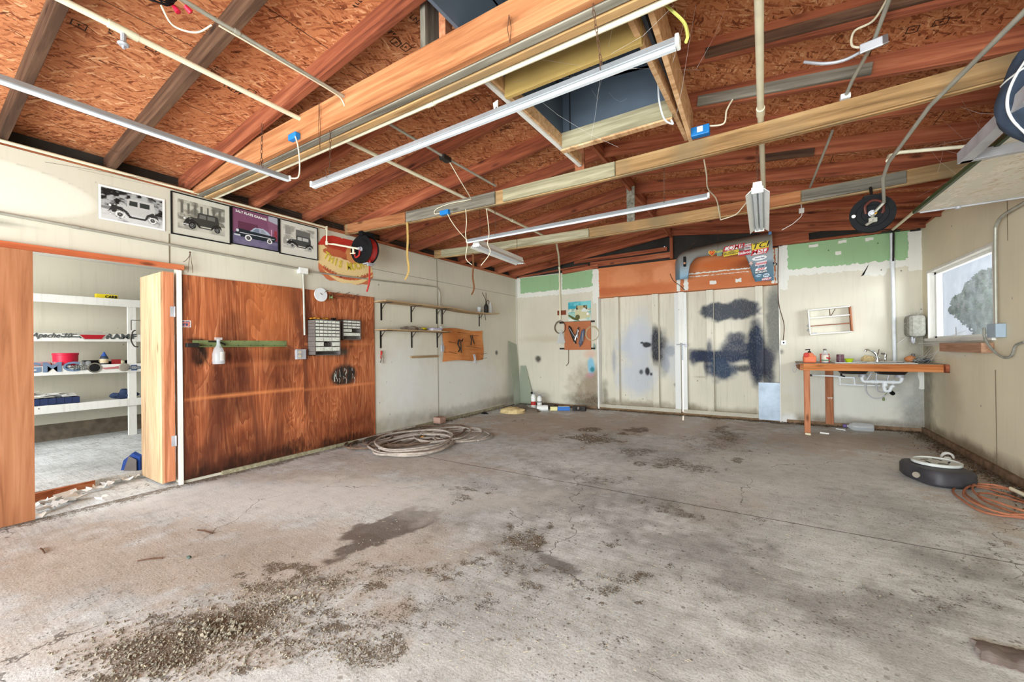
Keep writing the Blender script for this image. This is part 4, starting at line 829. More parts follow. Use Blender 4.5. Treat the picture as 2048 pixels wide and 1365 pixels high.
def car50(I, x0, x1, yb, H, asp, body, roofc, ww):
    w = x1-x0; X = lambda t: x0+t*w; Y = lambda t: yb+t*H
    fpoly(I, [(X(0), Y(.2)), (X(.02), Y(.62)), (X(.10), Y(.70)), (X(.40), Y(.66)), (X(.72), Y(.62)), (X(.98), Y(.60)), (X(1.0), Y(.45)), (X(.94), Y(.2)), (X(.5), Y(.14))], body)
    fpoly(I, [(X(.34), Y(.66)), (X(.46), Y(.96)), (X(.66), Y(1.0)), (X(.78), Y(.85)), (X(.86), Y(.62))], roofc); fpoly(I, [(X(.40), Y(.67)), (X(.48), Y(.9)), (X(.57), Y(.92)), (X(.57), Y(.66))], (120, 130, 150)); fpoly(I, [(X(.59), Y(.66)), (X(.59), Y(.92)), (X(.67), Y(.92)), (X(.76), Y(.64))], (150, 156, 170))
    fpoly(I, [(X(.1), Y(.42)), (X(.95), Y(.40)), (X(.95), Y(.44)), (X(.1), Y(.46))], (214, 216, 222)); fell(I, X(.05), Y(.55), .035*w, .035*w*asp, (220, 220, 226)); fpoly(I, [(X(-.02), Y(.2)), (X(.12), Y(.2)), (X(.12), Y(.3)), (X(-.02), Y(.3))], (206, 208, 214))
    wheel(I, X(.30), Y(.16), .085*w, asp, (20, 20, 20), (236, 236, 236)); wheel(I, X(.82), Y(.2), .07*w, asp, (20, 20, 20), (236, 236, 236))
def picture(name, y0, y1, z0, z1, I, label, frame=0, tilt=0.0, x=XL+.004):
    r = empty(name, (x, (y0+y1)/2, z0), label=label, cat='poster' if frame == 0 else 'framed picture')
    ny, nx = I.shape[:2]; m = MB(); xo = x+(.012 if frame else .002)
    def fn(a, b):
        i = np.clip((a/(y1-y0)*nx).astype(int), 0, nx-1); j = np.clip((b/(z1-z0)*ny).astype(int), 0, ny-1); return np.concatenate([I[j, i], np.ones((len(a), 1))], 1)
    m.slab((xo, y0, z0), (0, 1, 0), (0, 0, 1), y1-y0, z1-z0, nx, ny, .0015, fn); part(m, 'print', 'canvas', r)
    if frame:
        f = frame; m = MB()
        for a, b in (((y0-f, z0-f), (y1+f, z0)), ((y0-f, z1), (y1+f, z1+f)), ((y0-f, z0), (y0, z1)), ((y1, z0), (y1+f, z1))): m.b2((x, a[0], a[1]), (x+.018, b[0], b[1]))
        part(m, 'frame', 'blk', r)
    return r
I = img(150, 96, (236, 236, 236)); fnoise(I, .04, .96, .42, .95, (28, 28, 28), (170, 172, 172), 12, 3, .52); fnoise(I, .04, .96, .05, .42, (120, 120, 120), (206, 206, 206), 5, 8, .4)
antique(I, .18, .90, .16, .62, 1.55, (190, 190, 188), (50, 50, 50), (50, 54, 52), (226, 226, 226)); I[:, :6] = lin((236, 236, 236)); I[:, -5:] = lin((236, 236, 236)); I[:4] = lin((240, 240, 240)); I[-4:] = lin((240, 240, 240))
picture('car_poster', 1.058, 1.508, 2.415, 2.712, I, 'unframed black-and-white print of a pale antique closed car, leftmost of the four car pictures')
I = img(160, 120, (206, 203, 190)); fnoise(I, .09, .91, .16, .88, (120, 118, 108), (190, 187, 174), 9, 5, .5); fnoise(I, .09, .91, .16, .38, (150, 148, 138), (196, 193, 180), 4, 6)
for k in range(7): fpoly(I, [(.14+.11*k, .55), (.18+.11*k, .55), (.18+.11*k, .82), (.14+.11*k, .82)], (104, 102, 94))
antique(I, .22, .86, .22, .42, 1.33, (62, 62, 58), (40, 40, 38), (110, 110, 104))
picture('car_picture', 1.560, 2.045, 2.412, 2.800, I, 'framed faded print of a dark antique coupe, second of the car pictures', .01)
I = img(150, 120, (128, 80, 108)); fnoise(I, 0, 1, .0, .30, (96, 92, 122), (120, 112, 140), 6, 4); fpoly(I, [(.12, .36), (.55, .36), (.55, .66), (.12, .66)], (100, 56, 76)); fpoly(I, [(0, .28), (1, .24), (1, .30), (0, .33)], (84, 76, 104)); fpoly(I, [(.8, .5), (1, .5), (1, .97), (.74, .97)], (138, 92, 118)); fpoly(I, [(.78, .86), (1, .80), (1, 1), (.78, 1)], (176, 176, 190)); fpoly(I, [(.85, .3), (.87, .3), (.87, .62), (.85, .62)], (210, 170, 190)); fpoly(I, [(.92, .3), (.98, .3), (.98, .6), (.92, .6)], (150, 60, 70))
car50(I, .06, .97, .16, .42, 1.25, (36, 44, 50), (176, 188, 206), None)
g = picture('car_picture', 2.072, 2.543, 2.425, 2.806, I, 'purple garage picture with a black fifties coupe, third of the car pictures', .008)
text('SALT FLATS GARAGE', .034, 'wht', (XL+.0185, 2.262, 2.766), (0, 1, -.06), (0, .02, 1), g, off=.0006)
I = img(130, 110, (214, 212, 202)); fnoise(I, .08, .92, .2, .88, (160, 158, 150), (216, 214, 204), 5, 9, .5); fpoly(I, [(.4, .55), (.8, .52), (.8, .8), (.4, .82)], (110, 110, 106)); fpoly(I, [(.12, .62), (.26, .62), (.26, .85), (.12, .85)], (150, 148, 142)); fnoise(I, .08, .92, .2, .3, (190, 188, 180), (220, 218, 210), 6, 2)
antique(I, .2, .88, .24, .40, 1.2, (70, 72, 72), (36, 36, 36), (190, 190, 186), (180, 180, 176))
picture('car_picture', 2.572, 3.030, 2.415, 2.805, I, 'framed pale print of an open antique roadster, rightmost of the four car pictures', .009)
# ---- Mother's Day banner
bn = empty('party_banner', (XL+.004, 3.45, 2.2), label="round-bottomed cream and red paper banner with yellow lettering behind the hose reel", cat='banner')
I = img(150, 130, (238, 208, 150)); A = np.zeros((130, 150))
yy, xx = np.mgrid[0:130, 0:150]; X = (xx+.5)/150; Y = (yy+.5)/130
I[(Y > .52+.9*(X-.5)**2*1.6)] = lin((176, 92, 62)); I[(Y > .60+.9*(X-.5)**2*1.6)] = lin((190, 70, 52)); I[(Y > .80-.35*np.abs(X-.3))] = lin((206, 62, 50)); fell(I, .62, .66, .14, .2, (222, 150, 92)); fell(I, .62, .72, .05, .06, (232, 176, 118)); fell(I, .3, .62, .2, .08, (196, 104, 70))
d = Y-(.10+.9*(X-.5)**2); I[(d > 0) & (d < .06) & (Y < .45)] = lin((214, 120, 74)); I[(Y < .0+.9*(X-.52)**2*1.5) & (Y < .4)] = lin((206, 118, 80))
ol = []; n = 44
for k in range(n):
    t = k/n*2*math.pi; cx = math.cos(t); cz = math.sin(t); rx = .42*(1+.02*math.sin(9*t)); rz_ = .30*(1+.03*math.sin(7*t)); s = lambda v: math.copysign(abs(v)**.5, v)
    ol.append((3.465+rx*s(cx), 2.475+rz_*s(cz)))
m = MB()
def bf(a, b):
    i = np.clip((a/.88*150).astype(int), 0, 149); j = np.clip((b/.64*130).astype(int), 0, 129); return np.concatenate([I[j, i], np.ones((len(a), 1))], 1)
mm = MB(); mm.slab((XL+.006, 3.025, 2.155), (0, 1, 0), (0, 0, 1), .88, .64, 110, 84, 0, bf)
keep = []; 
for f in mm.f:
    c = sum((Vector(mm.v[i]) for i in f), Vector())/4
    ins = abs((c.y-3.465)/.42)**4+abs((c.z-2.475)/.30)**4 < 1+.12*math.sin(c.y*31)*math.cos(c.z*27)
    if ins and c.z < 2.775: keep.append(f)
mm.f = keep; part(mm, 'paper', 'canvas', bn)
for i, ch in enumerate('THIS MUCH!'):
    if ch == ' ': continue
    t = (i-4.5)/4.5; y = 3.46+.30*t; z = 2.40+.09*t*t; text(ch, .135, flat((214, 190, 70)), (XL+.010, y, z), (0, 1, .5*t), (0, -.5*t, 1), bn, off=.004, sx=.72, name='letter')
for i, ch in enumerate("HAPPY MOTHER'S DAY"):
    if ch == ' ': continue
    t = (i-8.5)/8.5; y = 3.46+.33*t; z = 2.245+.085*t*t; text(ch, .066, flat((186, 92, 70)), (XL+.010, y, z), (0, 1, .45*t), (0, -.45*t, 1), bn, off=.001, sx=.85, name='letter')
# ---- reels
def reel(name, c, axis, r, w, hosemat, label, plate):
    rt = empty(name, c, label=label, cat='hose reel'); ax = Vector(axis).normalized(); c = Vector(c)
    for k, s in enumerate((-1, 1)):
        m = MB(); m.lathe([(.02, -.004), (r*.45, -.004), (r*.47, -.009), (r*.70, -.009), (r*.72, -.003), (r, -.003), (r, .004), (.02, .004)] if s < 0 else [(.02, -.004), (r, -.004), (r, .004), (.02, .004)], c+ax*s*w/2, ax if s > 0 else ax, 40); part(m, 'flange', 'blk', rt)
    m = MB(); rr = random.Random(3)
    for i in range(7):
        o_ = -w/2+.012+i*(w-.024)/6
        x = ax.orthogonal().normalized(); y = ax.cross(x); m.tube([c+ax*o_+(x*math.cos(t)+y*math.sin(t))*(r*.86) for t in [j*math.pi/16 for j in range(32)]], .011, 6, closed=True)
    part(m, 'hose', hosemat, rt)
    m = MB(); m.lathe([(.03, -w/2-.02), (.03, w/2+.02)], c, ax, 16); m.lathe([(.018, -w/2-.05), (.018, -w/2)], c, ax, 12); part(m, 'hub', 'steel', rt)
    return rt, c, ax
c0 = at(722, 499, 'y', 3.44); rl, c, ax = reel('hose_reel', (c0.x, 3.50, c0.z), (-.12, 1, 0), .185, .12, 'redr', 'small black hose reel with red hose at the left end of the middle tie beam', None)
m = MB(); m.b2((c.x-.02, 3.42, c.z+.17), (c.x+.05, 3.60, c.z+.235)); m.beam((c.x+.02, 3.58, c.z+.2), (c.x+.02, 3.58, c.z-.15), .03, .05); part(m, 'bracket', 'blk', rl)
m = MB(); m.tube(smooth_path([(c.x, 3.42, c.z), (c.x-.0, 3.41, c.z-.08), (c.x-.07, 3.41, c.z-.10), (c.x-.1, 3.415, c.z-.03)]), .012, 8); m.tube(smooth_path([(c.x+.1, 3.50, c.z-.15), (c.x+.09, 3.5, c.z-.22), (c.x+.085, 3.5, c.z-.38), (c.x+.07, 3.5, c.z-.46), (c.x+.03, 3.5, c.z-.55)]), .011, 8); part(m, 'hose_end', 'redr', rl)
m = MB(); m.lathe([(.02, -.03), (.02, .03)], (c.x+.09, 3.5, c.z-.205), (0, 1, 0), 10); m.b2((c.x+.03, 3.44, c.z-.2), (c.x+.13, 3.56, c.z-.185)); part(m, 'guide', 'steel', rl)
pz = at(650, 487, 'x', XL+.05).z; ZL = 2.843
pipe('air_pipe', [(XL+.05, -2, ZL), (XL+.05, 3.14, ZL), (XL+.05, 3.14, pz), (XL+.10, 3.20, pz), (c.x, 3.43, c.z)], .013, 'pvc', 'cream plastic air pipe along the top of the left wall, ending at the small reel', fit=[((XL+.05, 1.85, ZL), (XL+.05, 1.97, ZL)), ((XL+.05, 3.14, ZL-.03), (XL+.05, 3.14, ZL+.015)), ((XL+.05, 3.14, pz+.03), (XL+.05, 3.14, pz-.015))])
m = MB(); m.tube([(c.x-.05, 3.36, c.z+.005), (c.x-.05, 3.36, c.z-.07)], .012); m.tube([(c.x-.09, 3.34, c.z-.06), (c.x-.02, 3.37, c.z-.06)], .006); tag(m.build('drain_valve', 'pvc'), 'small white tee valve hanging beside the red hose reel', 'valve')
c0 = at(1748, 425, 'y', 5.02); rg, c, ax = reel('hose_reel', (c0.x, 5.09, c0.z), (.18, 1, .10), .168, .12, plain('maroon_hose', (110, 30, 34), .4), 'large round black hose reel with a maroon hose under the far tie beam', None)
m = MB(); m.b2((c.x-.07, 5.02, c.z+.15), (c.x+.07, 5.16, c.z+.17)); m.tube([(c.x, 5.09, c.z+.15), (c.x, 5.15, 2.78)], .012); part(m, 'bracket', 'blkm', rg)
f = c-ax*.085; x = Vector((1, 0, 0)); m = MB(); m.tube(smooth_path([f+Vector((-.045, 0, 0)), f+Vector((-.05, -.01, .07)), f+Vector((0, -.012, .115)), f+Vector((.065, -.01, .09)), f+Vector((.08, 0, .02)), f+Vector((.07, .01, -.01))]), .012, 8); part(m, 'hose_loop', plain('brown_hose_loop', (96, 52, 44), .35), rg)
m = MB(); m.lathe([(.016, 0), (.016, .004)], f+Vector((.02, .0, .0)), (0, -1, 0), 12); part(m, 'cap', flat((206, 150, 40)), rg)
m = MB(); m.lathe([(.016, 0), (.016, .003)], c-ax*.068+Vector((-.135, 0, -.005)), -ax, 14); part(m, 'sticker', 'wht', rg)
m = MB(); m.tube([f+Vector((.0, -.01, -.02)), f+Vector((-.0, -.02, -.08))], .014); m.tube([f+Vector((.0, -.02, -.08)), f+Vector((-.05, -.03, -.11))], .012); m.b2(f+Vector((-.03, -.03, -.09)), f+Vector((.03, .0, -.05))); part(m, 'valve', 'emt', rg)
# ---- strings
kn = at(380, 505, 'x', XL+.04)
m = MB(); m.tube([kn, kn+Vector((.005, -.012, -.11)), kn+Vector((.005, -.02, -.2))], .0025, 5); m.tube([kn, kn+Vector((.01, .012, -.12)), kn+Vector((.01, .018, -.2))], .0025, 5); m.tube(smooth_path([kn, kn+Vector((.01, -.01, -.04)), kn+Vector((.01, -.04, -.09)), kn+Vector((0, -.055, -.10))]), .0025, 5); m.ico(kn, .01)
tag(m.build('string_loop', 'rust'), 'loose string loop tied to the left wall conduit beside the doorway', 'string')
# ---- things on the plywood
P = lambda u, v, x=XL+.016: at(u, v, 'x', x)
a = P(363, 641); b = P(382, 655); I = img(30, 24, (230, 226, 226)); fnoise(I, .08, .92, .1, .9, (60, 80, 130), (214, 130, 110), 5, 7)
picture('postcard', a.y, b.y, b.z, a.z, I, 'tiny postcard print pinned to the red plywood near the white post', x=XL+.015)
st = empty('angle_strip', P(470, 688), label='long olive painted metal angle strip screwed across the red plywood', cat='metal strip')
a = P(385, 681); b = P(573, 693); m = MB(); m.b2((XL+.015, a.y, b.z+.0), (XL+.02, b.y, a.z)); m.b2((XL+.015, a.y, b.z-.005), (XL+.075, b.y-.02, b.z)); part(m, 'angle', 'olive', st)
m = MB()
for i in range(9): m.ico((XL+.021, a.y+.03+i*.125, b.z+.012), .005); m.ico((XL+.021, a.y+.05+i*.14, a.z-.008), .004)
part(m, 'screw', 'ink', st)
m = MB(); m.tube(smooth_path([(XL+.03, a.y+.02, b.z), (XL+.03, a.y+.06, b.z-.06), (XL+.02, a.y+.12, b.z-.16), (XL+.02, a.y+.14, b.z-.2)]), .0015, 4); m.tube(smooth_path([(XL+.03, b.y, b.z+.01), (XL+.03, b.y+.06, b.z-.03), (XL+.03, b.y+.15, b.z-.07)]), .0015, 4); part(m, 'wire', 'rust', st)
m = MB(); m.b2((XL+.016, a.y-.06, b.z-.005), (XL+.08, a.y+.03, b.z+.035)); m.b2((XL+.076, a.y+.0, b.z+.01), (XL+.1, a.y+.04, b.z+.02)); m.tube(smooth_path([(XL+.05, a.y+.12, a.z-.01), (XL+.06, a.y+.2, a.z-.015), (XL+.05, a.y+.27, b.z+.02)]), .009, 6); part(m, 'clamp', 'blkm', st)
sb = P(437, 704, XL+.07); s_ = empty('spray_bottle', (sb.x, sb.y, sb.z-.12), label='clear plastic spray bottle hanging from the olive metal strip', cat='bottle')
m = MB(); prof = [(.001, -.125), (.05, -.125), (.054, -.11), (.054, -.02), (.04, .03), (.018, .07), (.014, .10)]; m.lathe(prof, sb, (0, 0, 1), 20); part(m, 'bottle', 'clear', s_)
m = MB(); m.lathe([(.016, .09), (.018, .125), (.001, .13)], sb, (0, 0, 1), 12); m.b2(sb+Vector((-.012, -.03, .12)), sb+Vector((.012, .03, .145))); part(m, 'trigger_head', 'clear', s_)
m = MB(); m.lathe([(.0555, -.09), (.0555, -.0)], sb, (0, 0, 1), 20); m.f = [f for f in m.f if len(f) == 4 and (sum(m.v[i][1] for i in f)/4 > sb.y-.015) and (sum(m.v[i][0] for i in f)/4 > sb.x-.03)]; part(m, 'bottle_label', 'paper', s_)
# paper wheel, spool, wire coat rack
pr = empty('hook_strip', P(670, 590), label='short board of crossed wire hooks at the top of the second plywood sheet', cat='hook rack')
a = P(660, 588); b = P(707, 600); m = MB(); m.b2((XL+.015, a.y, b.z), (XL+.03, b.y, a.z-.01)); part(m, 'backboard', 'redY', pr)
m = MB()
for (u0, v0, u1, v1) in [(640, 589, 657, 581), (655, 592, 680, 584), (668, 589, 679, 593), (679, 593, 700, 585), (690, 590, 704, 595), (704, 595, 718, 588), (636, 583, 645, 590)]: m.tube([P(u0, v0, XL+.05), P(u1, v1, XL+.09)], .0035, 5)
part(m, 'hook', 'rust', pr)
w_ = P(641, 590, XL+.06); m = MB(); m.lathe([(.005, 0), (.085, 0), (.085, .012), (.005, .012)], w_, (1, 0, 0), 32); tag(m.build('disc', 'wpvc'), 'grey sanding disc hanging on the wire hooks', 'disc')
w_ = P(662, 595, XL+.06); m = MB(); m.lathe([(.03, -.02), (.03, -.015), (.014, -.015), (.014, .015), (.03, .015), (.03, .02)], w_, (.6, .8, 0), 16); tag(m.build('spool', 'olive'), 'small green wire spool on the hooks beside the grey disc', 'spool')
# ---- small parts cabinets
def cabinet(y0, y1, z0, z1, dep, rows, label, mat, special=()):
    r = empty('parts_cabinet', (XL+.016, (y0+y1)/2, z0), label=label, cat='parts cabinet'); x0 = XL+.016; x1 = x0+dep; m = MB(); t = .008
    m.b2((x0, y0, z0), (x0+.006, y1, z1))
    for a, b in (((y0, z0), (y1, z0+t)), ((y0, z1-t), (y1, z1)), ((y0, z0), (y0+t, z1)), ((y1-t, z0), (y1, z1))): m.b2((x0, a[0], a[1]), (x1, b[0], b[1]))
    z = z1-t
    dl = []
    for (n, h, k) in rows:
        for rr_ in range(k):
            m.b2((x0, y0, z-h-.003), (x1-.004, y1, z-h)); w = (y1-y0-2*t)/n
            for i in range(n):
                if i: m.b2((x0, y0+t+i*w-.0015, z-h), (x1-.004, y0+t+i*w+.0015, z))
                dl.append((y0+t+i*w+.004, y0+t+(i+1)*w-.004, z-h+.004, z-.006, n))
            z -= h+.003
    part(m, 'body', mat, r)
    for i, (a, b, c, d, n) in enumerate(dl):
        if i in special: continue
        m = MB(); m.b2((x0+.01, a, c), (x1-.002, b, d)); m.b2((x1-.002, (a+b)/2-.012, c+(d-c)*.35), (x1+.006, (a+b)/2+.012, c+(d-c)*.5)); q = part(m, 'drawer', 'drawer', r)
        if i % 3 == 1 and n > 3: mm = MB(); mm.b2((x1-.0015, a+.006, c+(d-c)*.55), (x1-.0008, b-.006, d-.003)); mm.build('drawer_label', 'paper', q)
    return r, dl, x1
y0 = P(629, 640, XL+.16).y; y1 = P(680, 640, XL+.16).y; zt = P(655, 640, XL+.16).z; zb = P(655, 711, XL+.16).z
cb, dl_, x1 = cabinet(y0, y1, zb, zt, .15, [(6, .038, 5), (3, .058, 3)], 'large grey steel small-parts cabinet with many clear drawers on the red plywood', 'cabg', special=(34,))
m = MB(); a, b, c_, d_, n = dl_[34]; 
for i in range(5): m.b2((x1-.03, a+.01+i*.02, c_), (x1-.02, a+.014+i*.02, d_-.01))
part(m, 'divider', 'cabg', cb)
y2 = P(686, 640, XL+.12).y; y3 = P(722, 640, XL+.12).y; zt2 = P(700, 640, XL+.12).z; zb2 = P(700, 680, XL+.12).z
cabinet(y2, y3, zb2, zt2, .10, [(4, .034, 3), (2, .046, 1), (1, .05, 1)], 'small grey parts cabinet with one drawer missing, right of the large one', 'cabg', special=(13,))
q = P(640, 635, XL+.10); m = MB()
for i in range(7): m.ico((XL+.07+.02*(i % 3), y0+.02+i*.035, zt+.012+.006*(i % 2)), .022, 1, (1, 1.3, .7), .3, i)
tag(m.build('cloth_rag', flat((190, 130, 40))), 'mustard-coloured rag heap on top of the large parts cabinet', 'rag')
m = MB(); m.b2((XL+.1, y0+.26, zt), (XL+.14, y0+.31, zt+.03)); tag(m.build('small_block', 'blk', bevel=.003), 'little black block standing on the large parts cabinet', 'block')
# ---- wall shelves
def wshelf(y0, y1, z, dep, brk, label, mat, droop=0):
    r = empty('wall_shelf', (XL, (y0+y1)/2, z), label=label, cat='shelf'); n = 24; m = MB(); vs_ = []
    for i in range(n+1):
        y = y0+(y1-y0)*i/n; t = i/n; zz = z-droop*math.sin(math.pi*max(0, (t-.5)*2))
        vs_ += [(XL+.01, y, zz), (XL+dep, y, zz), (XL+dep, y, zz+.018), (XL+.01, y, zz+.018)]
    fs = [(0, 1, 2, 3), (4*n, 4*n+3, 4*n+2, 4*n+1)]+[(4*i+k, 4*i+4+k, 4*i+4+(k+1) % 4, 4*i+(k+1) % 4) for i in range(n) for k in range(4)]
    m.add(vs_, fs); part(m, 'board', mat, r)
    for y in brk:
        m = MB(); m.b2((XL+.001, y-.014, z-.255), (XL+.006, y+.014, z)); m.b2((XL+.001, y-.014, z-.006), (XL+dep-.03, y+.014, z-.001)); m.beam((XL+.004, y, z-.10), (XL+.10, y, z-.004), .006, .008); part(m, 'bracket', 'blkm', r)
    return r
shm = wood('shelf_board', (120, 96, 66), (172, 144, 108), (204, 180, 146), 'y')
zA = at(762, 605, 'x', XL+.12).z; yy_ = lambda u, v=610, x=XL+.01: at(u, v, 'x', x).y
wshelf(3.90, 6.78, 1.955, .27, [yy_(763, 620), yy_(823, 630), yy_(874, 635), yy_(885, 640), yy_(959, 640)], 'long upper plank shelf sagging at its right end on the left wall', shm, .03)
wshelf(3.90, 5.30, 1.545, .27, [yy_(762, 680), yy_(824, 680), yy_(875, 680)], 'shorter lower plank shelf on the left wall', shm)
m = MB(); m.b2((XL+.002, 4.60, 1.125), (XL+.03, 5.23, 1.16)); tag(m.build('wood_strip', shm), 'narrow wooden strip nailed to the wall below the lower shelf', 'wood strip')
m = MB()
for i, (dx, dy, s) in enumerate([(.1, 0, .05), (.14, .1, .055), (.1, .2, .05), (.16, .26, .04), (.13, .34, .045)]): m.ico((XL+dx, 4.42+dy, 1.563+s*.45), s*1.2, 2, (1.1, 1.5, .6), .5, i)
tag(m.build('work_glove', plain('grey_leather', (132, 120, 108), .9, var=.3)), 'crumpled grey work gloves heaped on the lower wall shelf', 'gloves')
m = MB(); m.ico((XL+.18, 4.72, 1.59), .045, 2, (1, 1.6, .5), .4, 8); tag(m.build('yellow_cloth', flat((214, 196, 40))), 'small yellow cloth on the lower wall shelf', 'cloth')
for i, (mt, lab) in enumerate([('paper', 'white folded paper, lowest of the stack on the lower wall shelf'), (flat((186, 178, 206)), 'lavender pad topping the stack on the lower wall shelf')]):
    m = MB(); m.b2((XL+.08, 4.86+.02*i, 1.565+.022*i), (XL+.24, 5.08, 1.585+.022*i)); tag(m.build('paper_pad', mt, bevel=.003), lab, 'papers')
m = MB(); m.lathe([(.028, 0), (.028, .07), (.020, .085)], (XL+.14, 5.18, 1.564), (0, 0, 1), 14); tag(m.build('glass_jar', 'clear'), 'small clear jar at the right end of the lower wall shelf', 'jar')
r = empty('padlock', (XL+.05, 5.32, 1.30), label='grey steel padlock plate hanging left of the pegboard', cat='hardware'); m = MB(); m.b2((XL+.03, 5.28, 1.22), (XL+.06, 5.35, 1.33)); part(m, 'body', 'steel', r, bevel=.004); m = MB(); m.tube([(XL+.045, 5.30, 1.33), (XL+.045, 5.295, 1.5), (XL+.045, 5.33, 1.5), (XL+.045, 5.335, 1.33)], .003, 6); part(m, 'shackle', 'steel', r)
# top shelf items
r = empty('oil_cup', (XL+.13, 6.28, 1.97), label='ribbed clear cup on the right end of the upper wall shelf', cat='cup'); m = MB(); m.lathe([(.03, 0), (.042, .095), (.040, .095), (.028, .004), (.001, .004)], (XL+.13, 6.28, 1.965), (0, 0, 1), 20); part(m, 'cup_wall', 'clear', r)
r = empty('sprayer_can', (XL+.14, 6.52, 1.96), label='dark pump can with copper spout on the upper wall shelf', cat='can')
m = MB(); m.lathe([(.045, 0), (.045, .13), (.04, .15), (.015, .19), (.012, .24)], (XL+.14, 6.50, 1.955), (0, 0, 1), 20); part(m, 'can_body', 'blkm', r)
m = MB(); m.tube(smooth_path([(XL+.14, 6.50, 2.16), (XL+.14, 6.47, 2.24), (XL+.14, 6.42, 2.30), (XL+.14, 6.37, 2.35)]), .006, 6); m.tube([(XL+.14, 6.50, 2.18), (XL+.14, 6.50, 2.36)], .006, 6); m.tube(smooth_path([(XL+.14, 6.5, 2.17), (XL+.14, 6.56, 2.22), (XL+.14, 6.60, 2.19), (XL+.14, 6.58, 2.14)]), .007, 6); part(m, 'spout', 'rust', r)
r = empty('clear_bottle', (XL+.14, 6.62, 1.96), label='clear plastic bottle at the far tip of the upper wall shelf', cat='bottle'); m = MB(); m.lathe([(.04, 0), (.042, .13), (.03, .19), (.015, .24)], (XL+.14, 6.63, 1.955), (0, 0, 1), 20); part(m, 'bottle_wall', 'clear', r)
m = MB(); m.tube([(XL+.12, 6.40, 1.955), (XL+.12, 6.36, 1.83)], .003, 5); m.tube(smooth_path([(XL+.12, 6.48, 1.955), (XL+.12, 6.49, 1.88), (XL+.12, 6.51, 1.82)]), .006, 6); tag(m.build('screwdriver', 'blkm'), 'thin tool poking down through the upper wall shelf', 'tool')
# pegboard
pg = empty('pegboard', (XL+.03, 5.95, 1.1), label='warped orange pegboard on the left wall with hooks and tools', cat='pegboard'); m = MB(); n = 22; vs_ = []
ya = P(883, 660).y; yb = P(966, 690).y
for i in range(n+1):
    for j in range(15):
        t = i/n; s = j/14; y = ya+(yb-ya)*t+.03*math.sin(s*5.5)*(1 if i == n else t)+.02*math.sin(s*5)*(1-t); z = 1.04+.58*s+.015*math.sin(t*6); x = XL+.035+.03*math.sin(t*5+s)
        vs_.append((x, y, z))
k = len(vs_); vs_ += [(a-.005, b, c) for a, b, c in vs_]
fs = [(i*15+j, (i+1)*15+j, (i+1)*15+j+1, i*15+j+1) for i in range(n) for j in range(14)]; fs += [tuple(q+k for q in f[::-1]) for f in fs]
m.add(vs_, fs, True)
def pegmat():
    m_, nt, b = newmat('pegboard_hardboard'); v = coords(nt, (38, 38, 38), rnd=False); vo = tex(nt, 'TexVoronoi', v, i_Scale=1.0, i_Randomness=0.0)
    n_ = tex(nt, 'TexNoise', coords(nt, (3, 3, 3)), i_Scale=1.0, i_Detail=4.0); c_ = ramp(nt, n_.outputs[0], [(.3, lin((188, 112, 58))), (.7, lin((222, 148, 88)))])
    t = nt.nodes.new('ShaderNodeTexCoord'); s = nt.nodes.new('ShaderNodeSeparateXYZ'); nt.links.new(t.outputs['Object'], s.inputs[0])
    def cell(o): return mth(nt, 'ABSOLUTE', mth(nt, 'SUBTRACT', mth(nt, 'FRACT', mth(nt, 'MULTIPLY', o, 39.0)), .5))
    d = mth(nt, 'ADD', mth(nt, 'POWER', cell(s.outputs[1]), 2), mth(nt, 'POWER', cell(s.outputs[2]), 2)); col = mix(nt, mth(nt, 'LESS_THAN', d, .03), c_, lin((84, 40, 20)))
    nt.links.new(col, b.inputs['Base Color']); return m_
M['peg'] = pegmat(); part(m, 'hardboard', 'peg', pg)
m = MB(); rr = random.Random(4)
for (u0, v0, u1, v1) in [(915, 665, 932, 667), (898, 684, 912, 687), (933, 693, 963, 697), (888, 705, 893, 706), (898, 704, 914, 708), (962, 709, 974, 707), (962, 718, 974, 716), (945, 671, 957, 672)]: m.tube([at(u0, v0, 'x', XL+.075), at(u1, v1, 'x', XL+.10)], .0035, 5)
part(m, 'hook', 'blkm', pg)
def tool(name, pts, r_, mat, label, cat='tool', extra=None):
    m = MB()
    for p_ in pts: m.tube([at(u, v, 'x', XL+.085) for u, v in p_], r_, 6)
    return tag(m.build(name, mat), label, cat)
tool('pliers', [[(917, 680), (916, 690), (920, 698), (917, 704)], [(921, 683), (922, 692), (922, 700), (923, 706)], [(918, 680), (924, 683), (926, 678)], [(915, 688), (918, 683)]], .010, 'blkm', 'dark snips hanging open near the middle of the pegboard', 'pliers')
tool('pliers', [[(941, 671), (943, 680), (942, 691)], [(944, 671), (946, 680), (949, 688)]], .010, 'blkm', 'black-handled pliers hanging high on the right of the pegboard', 'pliers')
tool('clamp', [[(947, 709), (949, 718), (948, 727)], [(949, 709), (951, 717), (951, 727)]], .011, 'steel', 'grey clamp hanging at the bottom edge of the pegboard', 'clamp')
wr = empty('wrench', P(763, 700), label='red and silver pliers hanging on the wall below the lower shelf', cat='pliers')
m = MB(); m.tube([P(763, 702, XL+.03), P(763, 710, XL+.03)], .013, 8); m.tube([P(762, 702, XL+.03), P(761.5, 718, XL+.03)], .008, 8); part(m, 'grip', 'redr', wr); m = MB(); m.tube([P(765, 708, XL+.03), P(765, 718, XL+.03)], .009, 8); m.tube([P(764, 717, XL+.03), P(760, 726, XL+.03)], .007, 6); m.tube([P(764, 717, XL+.03), P(766, 727, XL+.03)], .007, 6); part(m, 'jaws', 'chrome', wr)
